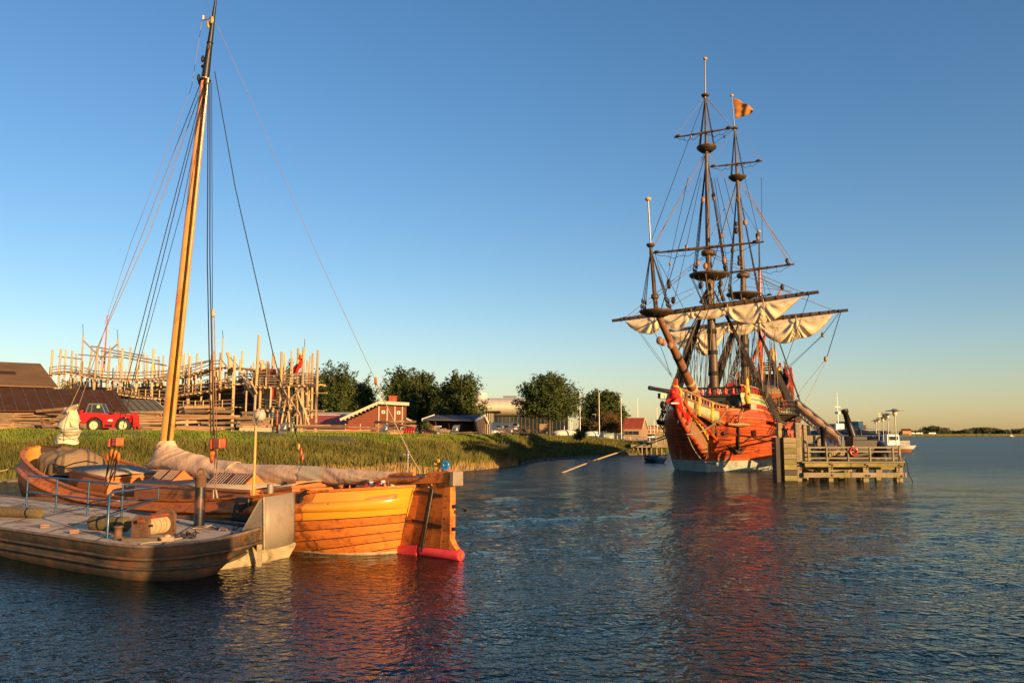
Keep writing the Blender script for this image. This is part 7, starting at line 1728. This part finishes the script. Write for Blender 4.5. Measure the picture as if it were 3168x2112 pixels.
for p, q in (((730, 0), (310, 800)), ((1250, 200), (1130, 620)), ((1200, 250), (980, 700)), ((1400, 110), (1940, 1040)), ((1430, 220), (1890, 980)), ((1070, 1180), (960, 1400)), ((1100, 1240), (900, 1440)), ((780, 1330), (440, 1480)), ((770, 1395), (480, 1568)), ((1320, 1310), (1960, 1370)), ((1550, 1200), (1960, 1400))):
    line('running_line', [(A4(*p), FX+1), (A4(*q), FX+1)], .03, ROPEL)
for q, s in ((A4(680, 835), .2), (A4(483, 1045), .18), (A4(465, 1265), .28), (A4(470, 1310), .28), (A4(1008, 215), .26), (A4(1012, 250), .22), (A4(520, 1490), .3), (A4(1138, 1000), .3), (A4(1160, 1100), .25), (A4(910, 1070), .3), (A4(1105, 700), .25), (A4(1390, 540), .28), (A4(1540, 700), .24), (A4(1545, 730), .22), (A4(1900, 1005), .22), (A4(1318, 970), .22), (A4(1318, 1030), .24), (A4(1285, 560), .22), (A4(1285, 640), .3), (A4(850, 1310), .3), (A4(1095, 1280), .3), (A4(1240, 880), .26), (A4(880, 270), .3), (A4(820, 1035), .25), (A5(945, 1070), .14), (A5(540, 1070), .14), (A1(530, 60), .25), (A1(563, 190), .3), (A1(770, 75), .3), (A1(1375, 90), .25)):
    m = MB(); m.ell(KX(q, FX+1), (s*.7, s*.8, s*1.25), 8, 6); m.build('block', random.choice([DARKW, BROWNW, DARKW]), ship)
random.seed(31)
for i in range(72):
    x0 = random.uniform(620, 1340); y1 = random.uniform(820, 980); xx = random.choice([FX, FX, MX]); x1 = x0+random.uniform(-70, 70)
    line('running_line', [(A1(x0, random.uniform(330, 520)), xx+random.uniform(-1, 1)), (A1(x1, y1), xx)], .028, ROPEL if i % 2 else ROPED)
m = MB(); a = KX(A1(960, 300), FX+.6); b = KX(A1(1330, 1040), -11); m.tube([a, a.lerp(b, .5), b], [.12, .14, .1], 8); m.build('shroud_band_tube', DARKW, ship)  # added tube that thickens the fore shroud band, no furled sail
m = MB(); a = KX(A1(740, 340), FX+.6); b = KX(A1(640, 600), FX+1); m.tube([a, a.lerp(b, .4), a.lerp(b, .85), b], [.1, .2, .2, .08], 8); m.build('hanging_bundle', DARKW, ship)
m = MB(); a = KX(A1(1200, 420), MX+.6); b = KX(A1(1400, 950), -28); m.tube([a, b], [.13, .12], 8); m.build('shroud_band_tube', DARKW, ship)  # added tube that thickens the main shroud band
m = MB(); a = KX(A1(1185, 560), -30); b = KX(A1(1120, 720), -30); m.tube([KX(A1(1220, 470), -30), b], [.22, .2], 8); m.build('red_spar', HULLR, ship)
m = MB(); a = KX(A1(900, 80), FX); m.tube([a, KX(A1(940, 195), FX)], [.16, .22], 7); m.tube([KX(A1(830, 90), FX), KX(A1(770, 215), FX)], [.2, .28], 7); m.tube([KX(A1(990, 80), FX-2), KX(A1(1005, 190), FX-2)], [.12, .12], 7); m.build('furled_topsail', DARKW, ship, kind='stuff')
# stern ornaments: lantern, gold taffrail figures
for i, (p, q, r) in enumerate(((A1(1340, 690), A1(1370, 790), .5), (A1(1350, 800), A1(1395, 900), .55), (A1(1330, 850), A1(1360, 930), .6), (A1(1255, 910), A1(1275, 960), .4))):
    a = KX(p, -44+i*3); b = KX(q, -44+i*3); figure(b, a, r, 'gold_stern_figure')
m = MB(); c = KX(A1(1302, 615), -45); m.lathe(c+V(0, 0, -.9), [(.3, 0), (.55, .3), (.62, 1.5), (.5, 1.7), (.2, 2.1), (.05, 2.4)], 8); lt = m.build('stern_lantern', GOLD, ship)
for s in range(8):
    an = s*math.pi/4+.4; m = MB(); m.box(c+V(.55*math.cos(an), .55*math.sin(an), -.0), (.08, .3, 1.0), rz=an); m.build('lantern_pane', mat('warm lantern glass', (.6, .45, .2), .2) if s == 0 else MATS['warm lantern glass'], lt)
m = MB()
for k in range(5): m.torus(KX(A1(1283, 690), -38)+V(0, 0, k*.35-.4), .85-.12*k, .07, 20, 5)
m.build('fighting_top_cage', BLACKM, ship, kind='stuff')
for i in range(9):
    y = lerp(-3.0, 3.0, i/8); m = MB(); m.box((-45.7, y, 12.0+1.2*math.cos(y*.45)), (.3, .35, 2.2)); m.build('taffrail_carving', GOLD if i % 2 else REDW, ship)
m = MB(); m.plate([(-46.3, -3.4, 4), (-46.3, 3.4, 4), (-46.6, 3.2, 12.5), (-46.6, -3.2, 12.5)], (.15, 0, 0)); m.build('transom', HULLR, ship)
# hull lines: ropes sagging at the bow
def sag(nm, pts, r=.05, mt=ROPEL): m = MB(); m.tube(pts, r, 6); m.build(nm, mt, ship)
sag('bow_rope', [KY(A2(*p), y) for p, y in (((738, 903), .5), ((820, 898), .8), ((930, 868), 1.4), ((1060, 790), 2.2), ((1180, 700), 3.0), ((1275, 565), 3.6))], .07)
sag('bow_rope', [KY(A2(*p), y) for p, y in (((757, 935), .45), ((800, 1040), .5), ((850, 1130), .6), ((920, 1220), .8), ((1000, 1275), 1.2), ((1080, 1285), 2.0), ((1160, 1245), 2.6))], .06)
sag('bow_rope', [KY(A2(*p), -y) for p, y in (((540, 830), 2), ((555, 950), 2.4), ((590, 1050), 3), ((640, 1075), 3.2), ((675, 1010), 3), ((688, 930), 2))], .04)
sag('bow_rope', [KX(A2(660, 1110), 1.5), KX(A2(663, 1420), 1.5)], .03)
sag('bow_rope', [hp(1120, 640+120, 1.6), hp(1120, 960, 1.0)], .03); sag('bow_rope', [hp(1490, 480, .3), hp(1465, 680, .5), hp(1405, 750, .6)], .035, ROPE)
sag('hull_line', [hp(1215, 890, .2), hp(1400, 910, .15), hp(1600, 935, .3), hp(1800, 925, .3), hp(1935, 900, .4)], .07, ROPED)
sag('hull_line', [hp(980, 930, .2), hp(1100, 960, .2), hp(1320, 975, .15)], .05, ROPED)
sag('hull_line', [hp(1100, 1080, .15), hp(1300, 1070, .12), hp(1480, 1025, .15), hp(1600, 930, .3)], .04, ROPED); sag('hull_line', [hp(1610, 930, .3), hp(1750, 985, .3), hp(1935, 975, .4)], .04, ROPED)
sag('hull_line', [hp(1140, 1190, .15), hp(1300, 1170, .12), hp(1500, 1150, .12), hp(1700, 1120, .2)], .035, ROPED)
# pale ropes of the starboard bow to the floating hawser
P0 = W(2062, 1346, 86); P1 = W(1957, 1384, 82); P2 = W(1722, 1461, 79.5); P2.z = -.1
m = MB(); m.tube([P0+V(1.5, .5, .3), P0, P1, P1.lerp(P2, .5)+V(0, 0, .04), P2+V(-.5, 0, -.3)], .065, 8); m.build('mooring_hawser', ROPEH, lab='thick tan hawser slanting from the ship bow into the water', cat='rope')
P0 = W(2066, 1352, 88); P1 = W(1990, 1380, 120); m = MB(); m.tube([P0, P1], .07, 6); m.build('mooring_hawser', ROPED, lab='dark hawser from the ship to the jetty left of it', cat='rope')
# flag
fp0 = KX(A5(1052, 606), MX); fl_ = wthing('flag', 'orange brown flag flying from the second mast top', 'flag', KF.world(*fp0)); rows = []
top_ = [A5(1052, 606), A5(1120, 625), A5(1180, 665), A5(1240, 690), A5(1292, 735)]; bot_ = [A5(1086, 850), A5(1140, 828), A5(1195, 820), A5(1250, 790), A5(1292, 780)]
for i in range(29):
    t = i/28; a = pl([KX(q, MX) for q in top_], t); b = pl([KX(q, MX) for q in bot_], t); row = []
    for j in range(11): p = a.lerp(b, j/10); row.append(KF.world(p.x+.28*math.sin(t*11+j*.25)*t+.1*math.sin(j*.9+t*5), p.y, p.z))
    rows.append(row)
m = MB(); m.grid(rows); m.build('cloth', FLAGM, fl_, solid=.02)
# side balcony (boarding platform) of the ship
bal = thing('boarding_platform', 'dark railed boarding platform at the ship side where the gangway starts', 'platform', KF.O, KF.rz)
bc = KX((2440, 1283), -11.5); m = MB(); zb2 = bc.z; yb0 = kb(11, 5)-.2; yb1 = max(KX((2468, 1283), -11.5).y, yb0+2)
m.plate([(-8.2, yb0, zb2), (-13.5, yb0, zb2), (-13.5, yb1, zb2), (-9.2, yb1, zb2)], (0, 0, .15)); m.build('floor', DARKW, bal)
m = MB(); m.plate([(-8.6, yb0, zb2-.1), (-12.5, yb0, zb2-.1), (-11.8, yb0-.2, zb2-1.6), (-9.6, yb0-.2, zb2-1.6)], (0, .5, 0)); m.plate([(-9.2, yb0, zb2-.05), (-9.2, yb1, zb2-.05), (-9.2, yb0, zb2-1.3)], (-.15, 0, 0)); m.plate([(-12.8, yb0, zb2-.05), (-12.8, yb1, zb2-.05), (-12.8, yb0, zb2-1.3)], (-.15, 0, 0)); m.build('bracket', DARKW, bal)
per = [V(-8.2, yb0, zb2), V(-9.2, yb1, zb2), V(-11.0, yb1, zb2), V(-13.5, yb1, zb2), V(-13.5, yb0, zb2)]
for p, q in zip(per, per[1:]):
    n = max(2, int((q-p).length/.5))
    for i in range(n): m = MB(); c = p.lerp(q, i/n); m.bar(c+V(0, 0, .1), c+V(0, 0, 1.45), .06); m.build('rail_bar', BLACKM, bal)
    for h in (.55, 1.0, 1.45): m = MB(); m.bar(p+V(0, 0, h), q+V(0, 0, h), .07); m.build('rail', BLACKM, bal)

# ================================================================ PIER
P3 = lambda x, y: (2350+x/4.238, 1150+y/4.238)
PD = 64.0
def px(x, D=PD): return W(*P3(x, 1200), D).x
def pz(y, D=PD): return W(2600, 1150+y/4.238, D).z
pier = wthing('landing_platform', 'mossy timber landing platform with railing in front of the ship stern', 'landing stage', V(26, 66, 0))
xl, xr = px(470), px(1905)
dv = Vector((.42, .907, 0)); 
for nm, y0, y1, mt, dy, xa, xb in (('front_beam', 1180, 1245, PIERY, 0, 580, 1900), ('lower_beam', 1318, 1382, PIERW, 0, 560, 1912), ('back_beam', 1255, 1290, PIERY, 1.6, 560, 1890)):
    xs_ = [xa, lerp(xa, xb, .46), xb] if dy == 0 else [xa, xb]
    for a, b in zip(xs_, xs_[1:]):
        m = MB(); m.box(((px(a)+px(b))/2, PD+dy, (pz(y0)+pz(y1))/2), (px(b)-px(a)-.04, .3, pz(y0)-pz(y1))); m.build(nm, mt, pier, bev=.02)
for (x0, x1, yt) in ((498, 560, 1240), (908, 972, 1246), (1363, 1438, 1246), (1802, 1885, 1250)):
    m = MB(); m.box(((px(x0)+px(x1))/2, PD+.32, (pz(yt)-1.2)/2-.0), (px(x1)-px(x0), .32, pz(yt)+1.2)); pp_ = m.build('pile', PIERW, pier, bev=.03)
for (x, y) in ((918, 1206), (947, 1220), (1378, 1211), (1408, 1228), (1822, 1219), (1852, 1237), (938, 1352), (1384, 1357), (1422, 1357), (1842, 1362), (930, 1265), (932, 1310), (1386, 1268), (528, 1272)):
    m = MB(); m.lathe(V(px(x), PD-.17, pz(y)), [(.07, 0), (.07, .06), (.03, .07)], 10, Matrix.Rotation(R(90), 3, 'X')); m.build('bolt_head', RUST, pier)
for a, b in (((570, 1250), (900, 1315)), ((980, 1310), (1360, 1255))):
    m = MB(); m.bar(V(px(a[0]), PD+1.2, pz(a[1])), V(px(b[0]), PD+1.2, pz(b[1])), .2); m.build('cross_brace', PIERW, pier)
for i in range(6):
    for dy in (3, 7, 11):
        m = MB(); c = V(lerp(xl+.4, xr-.6, i/5), PD+.3, 0)+dv*dy; m.box(c+V(0, 0, .2), (.35, .35, 2.4)); m.build('pile', PIERW, pier)
zdk = pz(1172)
NP = 34
for i in range(NP):
    d0 = i*14.0/NP; a = V(xl+.4, PD-.1, zdk-.05)+dv*d0; b = V(xr-.1, PD-.1, zdk-.05)+dv*d0; m = MB(); m.bar(a, b, 14.0/NP*.907-.03, .09); m.build('deck_plank', PIERW, pier)
# railing of the platform
rz_ = [(650, 1168), (890, 1168), (1172, 1178), (1460, 1182), (1760, 1180)]
for x, y in rz_:
    m = MB(); c = V(px(x), PD+.1, zdk); m.bar(c, V(c.x, c.y, pz(988)), .16, .12); m.build('rail_post', PIERW, pier, bev=.015)
for h, w in ((pz(990), .13), (pz(1045), .1), (pz(1130), .12)):
    m = MB(); m.bar(V(px(640), PD+.12, h), V(px(1860), PD+.12, h), .08, w); m.build('rail', PIERW, pier)
e0_ = V(px(1850), PD+.1, 0)
for d in (0.0, 3, 6, 9, 12):
    m = MB(); c = e0_+dv*d; m.bar(V(c.x, c.y, zdk), V(c.x, c.y, pz(988)), .14); m.build('rail_post', PIERW, pier)
for h in (pz(992), pz(1045)):
    m = MB(); c = e0_; m.bar(V(c.x, c.y, h), V(c.x, c.y, h)+dv*12, .08, .1); m.build('rail', PIERW, pier)
# left crib of horizontal boards
crib = wthing('timber_crib', 'tall crib of stacked mossy boards at the left end of the landing platform', 'timber crib', V(21.5, 64.8, 0))
x0, x1 = px(325), px(487); zt = pz(858)
n = 9
for i in range(n):
    a, b = lerp(-.3, zt, i/n), lerp(-.3, zt, (i+1)/n)-.03
    m = MB(); m.box(((x0+x1)/2, PD+.05, (a+b)/2), (x1-x0, .12, b-a)); m.build('board', [DARKW, PIERY, DARKW, PIERY, PIERY, PIERW, PIERY, PIERW, PIERW][i], crib)
    m = MB(); m.bar(V(x0, PD+.1, (a+b)/2), V(x0-.25, PD+2.0, (a+b)/2), .12, b-a); m.build('board', DARKW, crib)  # side boards darker than the front: shade of the left face put into colour
m = MB(); m.box(((x0+x1)/2, PD+1, zt*.5-.2), (x1-x0-.2, 1.6, zt+.2)); m.build('fill', DARKW, crib)
m = MB(); m.bar(V(x0-.45, PD+.2, -.5), V(x0-.45, PD+.2, zt), .42, .3); m.build('corner_pile', DARKW, crib)
def dpile(xa, xb, yt, yb, D, lab, zb0=-1.5):
    w = px(xb, D)-px(xa, D); c = V((px(xa, D)+px(xb, D))/2, D, 0); ztp = pz(yt, D); t = wthing('dolphin_pile', lab, 'pile', c, 'tall pale mooring piles of the landing stage')
    m = MB(); m.box(V(c.x-w*.16, D, (ztp+zb0)/2), (w*.62, w*.9, ztp-zb0)); m.build('post', PIERW, t, bev=.03)
    m = MB(); m.box(V(c.x+w*.3, D+.05, (ztp-.05+zb0)/2), (w*.3, w*.8, ztp-.05-zb0)); m.build('side_post', PIERW, t, bev=.02)
dpile(245, 322, 665, 0, PD+1.2, 'short pale pile on the left corner of the crib')
dpile(472, 558, 660, 0, PD+.45, 'tallest pale pile right of the crib', zdk-.3)
dpile(582, 636, 688, 0, PD+4.5, 'pale pile standing behind the tallest one')
dpile(640, 690, 700, 0, PD+9, 'farther pale pile below the gangway top')
m = MB(); c = V(px(410), PD+1, zt); m.lathe(c, [(.28, 0), (.24, .1), (.16, .2), (.14, .55), (.24, .62), (.22, .72)], 12); m.build('mooring_bollard', DARKW, lab='dark bollard on top of the timber crib', cat='bollard')
# mooring lines to piles
for p, y, D2_ in ((hp(1935, 900, .4), 835, PD+1.2), (hp(1935, 975, .4), 870, PD+1.2), (hp(1900, 960, .4), 900, PD)):
    a = KF.world(*p); b = V(px(300, D2_), D2_, pz(y, D2_)); m = MB(); m.tube([a, (a+b)/2+V(0, 0, -.15), b], .05, 6); m.build('mooring_line', ROPED, lab={835: 'upper', 870: 'middle', 900: 'lowest'}[y]+' dark mooring line from the ship hull to the crib piles', cat='rope', grp='mooring lines')
# vertical pier face boards behind platform, machinery
for i in range(6):
    m = MB(); D = PD+7+i*.5; m.box(V(px(600+i*36, D), D, 2.2), (.45, .2, 2.6)); m.build('screen_post', PIERW, lab=('first', 'second', 'third', 'fourth', 'fifth', 'sixth')[i]+' of the pale upright boards behind the left part of the railing', cat='board', grp='pale upright boards')
pm = wthing('water_pump', 'small pale metal pump cabinet behind the railing beside the crib', 'pump', V(px(740, PD+2.5), PD+2.5, zdk))
c = V(px(740, PD+2.5), PD+2.5, zdk); m = MB(); m.lathe(c, [(.2, 0), (.2, .8), (.12, .9), (.1, 1.3)], 12); m.build('cylinder', GREYM, pm); m = MB(); m.box(c+V(-.7, 0, .5), (.5, .4, 1.0)); m.build('cabinet', PIERW, pm, bev=.03); m = MB(); m.tube([c+V(0, 0, 1.3), c+V(-.5, 0, 1.4), c+V(-.9, 0, 1.2)], .05, 6); m.build('pipe', GREYM, pm)
# old anchors on display
def anchor_(u0, u1, D, lab, r, ring=True, rr=.42):
    a = W(*P3(*u0), D); b = W(*P3(*u1), D); b.z = max(b.z, zdk); t = wthing('display_anchor', lab, 'anchor', b, 'large old anchors on the platform'); d = (a-b)
    m = MB(); m.tube([b, b+d*.5, b+d*.9, b+d*.905, a], [r*1.35, r*1.1, r*.85, r*1.2, r*1.1], 8); m.build('shank', BLACKM, t)
    m = MB(); m.tube([b+V(-.45, .1, .9), b+V(-.2, 0, .2), b+V(.2, .4, -.0), b+V(1.0, .6, .2), b+V(1.7, .6, 1.0)], [.06, .14, .18, .14, .05], 8); m.build('arm', BLACKM, t)
    if ring:
        c = W(*P3(*ring), D+1); m = MB(); m.torus(c, rr, .09, 20, 8, Matrix.Rotation(R(90), 3, 'X')@Matrix.Rotation(R(30), 3, 'Y')); m.build('ring', BLACKM, t)
anchor_((1108, 490), (1268, 985), 70, 'very tall black anchor leaning left over the platform', .27, (1265, 815), .62)
anchor_((825, 715), (868, 1160), 66, 'shorter black anchor standing upright before the gangway', .24, (800, 940), .5)
m = MB(); a = W(*P3(1238, 870), 69.5); b = W(*P3(1185, 980), 69.5); m.tube([a, b], [.1, .14], 6); m.build('anchor_prop', BLACKM, lab='short black prop under the tall leaning anchor', cat='prop')
# dark round hulk and black heaps
hk = wthing('upturned_boiler', 'big rounded black iron shell lying behind the right part of the railing', 'iron shell', W(*P3(1550, 1100), 69))
a = px(1440, 69); b = px(1660, 69); zt2 = pz(905, 69); m = MB(); rows = []
for i in range(15):
    t = i/14; w = 1.5*(1-abs(2*t-1)**2.5)**.5+.03; hh = (zt2-zdk)*(1-abs(2*t-1)**2.6)**.5+.05; rows.append([V(lerp(a, b, t), 69-w*math.cos(R(q)), zdk+hh*math.sin(R(q))) for q in range(0, 181, 20)])
m.grid(rows); m.build('shell', BLACKM, hk); m = MB(); m.bar(V(a, 67.8, zdk+.1), V(b, 67.8, zdk+.1), .2); m.build('cradle', DARKW, hk)
m = MB(); c = V(px(1340, 69), 69, zdk); m.box(c+V(0, 0, .9), (2.0, 1.6, 1.4)); m.box(c+V(-.3, 0, 1.7), (1.2, 1.2, .4)); m.ell(c+V(.8, 0, 1.3), (.8, .7, .6), 8, 6); m.build('covered_crate', BLACKM, lab='dark tarpaulin covered crate between tall anchor and iron shell', cat='crate', bev=.05)
m = MB()
for i in range(5): m.torus(V(px(1050, 66), 66, zdk+.08+.06*i), .62-.04*i, .07, 20, 6)
m.build('hose_coil', ROPED, lab='flat dark rope coil on the deck left of the lifebuoy', cat='rope coil')
# lifebuoy on the railing
c = V(px(1237), PD-.02, pz(1042)); t = wthing('platform_lifebuoy', 'red lifebuoy hanging on the landing platform railing', 'lifebuoy', c); m = MB(); m.torus(c, .27, .085, 24, 8, Matrix.Rotation(R(90), 3, 'X')); m.build('ring', REDP, t)
m = MB(); m.box(c+V(0, .06, .33), (.1, .06, .2)); m.build('hook', GREYM, t)
# rope hanging from the right corner
m = MB(); m.tube([V(px(1855), PD-.1, pz(1090)), V(px(1910), PD-.3, pz(1200)), V(px(1915), PD-.4, pz(1330)), V(px(1948), PD-.6, pz(1440))], .03, 5); m.build('hanging_line', ROPED, lab='dark line hanging into the water from the right platform corner', cat='rope')
# gangway
gw = wthing('gangway', 'sloping aluminium gangway with brown canvas sides from ship to platform', 'gangway', W(*P3(1080, 1030), 74))
g0 = W(*P3(480, 500), 89); g1 = W(*P3(1090, 1000), 86)
gw_w = V(.6, 1.2, 0); up_ = V(0, 0, 1.15); m = MB(); NB = 22
for i in range(NB):
    a = g0.lerp(g1, i/NB); b = g0.lerp(g1, (i+.9)/NB); m = MB(); m.plate([a, b, b+gw_w, a+gw_w], (0, 0, .06)); m.build('tread_board', TIMBD, gw)
for s in (0, 1):
    o_ = gw_w*s
    for h, r in ((1.2, .055), (.05, .07), (-.45, .055)):
        m = MB(); m.tube([g0+o_+V(0, 0, h), g1+o_+V(0, 0, h)], r, 6); m.build('side_tube', GREYM, gw)
    for i in range(15):
        a = g0.lerp(g1, i/14)+o_; m = MB(); m.tube([a+V(0, 0, -.45), a+V(0, 0, 1.2)], .035, 5); m.build('upright', GREYM, gw)
        if i < 14: b = g0.lerp(g1, (i+1)/14)+o_; m = MB(); m.tube([a+V(0, 0, -.45), b+V(0, 0, .05)], .03, 5); m.build('truss_diagonal', GREYM, gw)
    if s: continue
    m = MB(); rows = []
    for i in range(50):
        a = g0.lerp(g1, .02+.93*i/49)+o_; rows.append([a+V(0, 0, 1.16-1.05*j/6)+V(-.05, -.04, 0)*math.sin(i*.5+j*.8)+V(-.12*math.sin(math.pi*j/6), -.1*math.sin(math.pi*j/6), 0) for j in range(7)])
    m.grid(rows); m.build('canvas_side', CLOTHB, gw, solid=.02)
# ---- long pier with lamps behind the platform
lp_ = wthing('long_pier', 'long low timber pier running away behind the landing platform', 'pier', V(44, 96, 0))
a0 = V(30.4, 76, 2.22); dd = Vector((.40, .917, 0)); nn = Vector((-.917, .40, 0))
for i in range(60):
    c = a0+dd*(i*1.9); m = MB(); m.bar(c+dd*.93+nn*3.2, c+dd*.93, 1.82, .1); m.build('deck_plank', PIERW, lp_)
m = MB(); m.bar(a0+V(0, 0, -.25), a0+dd*114+V(0, 0, -.25), .25, .4); m.build('edge_beam', PIERW, lp_)
for i in range(20):
    for s in (0, 3):
        c = a0+dd*(i*6)+nn*s; m = MB(); m.tube([V(c.x, c.y, -1), V(c.x, c.y, 2.1)], .2, 7); m.build('pile', PIERW, lp_)
LPX = None
for i, (u, v, vb, D) in enumerate(((2771, 1266, 1379, 96), (2747.6, 1281, 1369, 120), (2732, 1291.5, 1366, 142), (2717.6, 1298, 1361, 166), (2710, 1302, 1360, 182))):
    b = W(u+2, vb, D); tp_ = W(u, v, D); h = tp_.z-b.z
    if i == 0:
        L0 = thing('pier_lamp', 'nearest and tallest pier lamp with a flat disc hood', 'lamp post', (b.x, D, b.z), 0, 'disc hooded lamp posts along the pier')
        m = MB(); m.tube([(0, 0, 0), (0, 0, h-.75)], [.075, .06], 8); m.build('pole', GREYM, L0)
        m = MB(); m.lathe((0, 0, h-.8), [(.1, 0), (.14, .05), (.22, .16), (.25, .2), (.24, .62), (.1, .63)], 14); m.build('lamp_glass', WHITEP, L0)
        m = MB(); m.lathe((0, 0, h-.17), [(.35, -.02), (1.02, -.02), (1.0, .04), (.3, .12), (.28, .22), (.02, .24)], 20); m.build('disc_hood', GREYM, L0)
    else: dup(L0, (b.x, D, b.z), 0, ('', 'second pier lamp from the right', 'middle pier lamp of the five', 'fourth pier lamp from the right, before the passenger boat', 'farthest pier lamp, the leftmost of the five')[i])
pole('street_lamp', 2652, 1300, 1330, 300, 'distant street lamp above the orange building', lamp=1, cat='street lamp', grp='lamp posts behind the bank')
# ---- passenger boat moored at the long pier
pbx = WZ(2812, 1399, 0); pv = thing('passenger_boat', 'white and black passenger boat moored at the far side of the pier', 'passenger boat', (pbx.x, pbx.y, 0), 0)
hd_ = Vector((.62, -.78, 0)); VF = Frame((pbx.x, pbx.y), (hd_.x, hd_.y)); pv.rotation_euler = (0, 0, VF.rz)
LV = 30
def vp(s, k, side): 
    t = min(1, s/9); w = 3.1*(1-(1-t)**2)**.6+.02; sh = 1.25+.15*(1-t)**1.5; return V(-s+1.6*k*(1-t), side*w*(.8+.2*k), -.3+k*(sh+.3))
for side in (1, -1):
    m = MB(); m.grid([[vp(s, k/5, side) for k in range(4)] for s in (0, .5, 1.5, 3, 5, 8, 12, 20, LV)]); m.build('lower_hull', mat('lower hull red brown', (.4, .17, .09), .5, var=.2) if side == 1 else MATS['lower hull red brown'], pv)
    m = MB(); m.grid([[vp(s, k/5, side) for k in (3, 4, 5)] for s in (0, .5, 1.5, 3, 5, 8, 12, 20, LV)]); m.build('upper_hull', WHITE, pv)
m = MB(); m.grid([[vp(s, 1, -1), vp(s, 1, 1)] for s in (0, .5, 1.5, 3, 5, 8, 12, 20, LV)]); m.build('deck', FARBOAT, pv)
m = MB(); m.box((-13, 0, 2.5), (20, 4.8, 2.2)); cb_ = m.build('saloon', WHITE, pv, bev=.1)
for side in (1, -1):
    for i in range(8): m = MB(); m.box((-5-i*2.2, side*2.42, 2.8), (1.6, .06, .8)); m.build('saloon_window', GLASSD, cb_)
m = MB(); m.box((-2.97, 0, 2.8), (.06, 3.6, .8)); m.build('front_window', GLASSD, cb_)
m = MB(); m.box((-14, 0, 3.72), (21, 5.3, .18)); m.ell((-15, 0, 3.7), (8.5, 2.5, 1.1), 14, 8); m.build('roof_deck', FARBOAT, pv)
m = MB(); m.box((-17, 0, 5.0), (5, 3.2, 1.8)); wh = m.build('wheelhouse', WHITE, pv, bev=.1)
for side in (1, -1):
    for i in range(3): m = MB(); m.box((-15.5-i*1.5, side*1.62, 5.3), (1.1, .06, .8)); m.build('wheelhouse_window', GLASSD, wh)
m = MB(); m.box((-26, 0, 4.4), (5, 3.5, 2.6)); m.build('rear_cabin', FARBOAT, pv)
m = MB(); m.tube([(-15, 0, 6), (-15, 0, 12.6)], [.12, .06], 6); m.bar((-15, -1.2, 9.5), (-15, 1.2, 9.5), .1); m.box((-15, 0, 8.2), (.8, .8, .5)); m.build('signal_mast', WHITE, pv)
for i in range(14):
    m = MB(); s = 8+i*1.5; m.bar((-s, 2.6, 3.8), (-s, 2.6, 4.7), .06); m.build('roof_rail_post', WHITE, pv)
m = MB(); m.bar((-8, 2.6, 4.7), (-28, 2.6, 4.7), .07); m.build('roof_rail', WHITE, pv)
m = MB(); m.box((-4.5, 3.0, 2.35), (3.8, .06, .5)); m.build('name_plate', FARBOAT, pv) if False else None
for i, (q, lab, mt) in enumerate((((2728, 1274), 'small blue flag on the passenger boat', BLUEP), ((2716, 1274), 'small pale green flag on the passenger boat', GREENP))):
    c = W(*q, 168); m = MB(); m.plate([c, c+V(1.6, 0, -.9), c+V(1.5, 0, -1.7), c+V(.1, 0, -1.6)], (0, .08, 0)); m.build('small_flag', mt, lab=lab, cat='flag')
bb = W(2700, 1338, 190); tb_ = thing('dark_barge', 'dark canopied boat moored left of the white passenger boat', 'boat', (bb.x, 195, 0), R(-40))
m = MB(); m.plate([(-9, -2.5, -.2), (8, -2.5, -.2), (10, 0, -.2), (8, 2.5, -.2), (-9, 2.5, -.2)], (0, 0, 2.4)); m.build('hull', FARBOAT, tb_)
m = MB(); m.box((-1, 0, 3.3), (13, 4, 2.2)); m.build('cabin', FARBOAT, tb_, bev=.2); m = MB(); m.box((-3, 0, 5.4), (5, 3.4, 2.4)); m.build('blue_awning', BLUEP, tb_)
for i in range(5): m = MB(); m.box((-6+i*2.4, -2.03, 3.6), (1.5, .06, .8)); m.build('window', WHITEP, tb_)
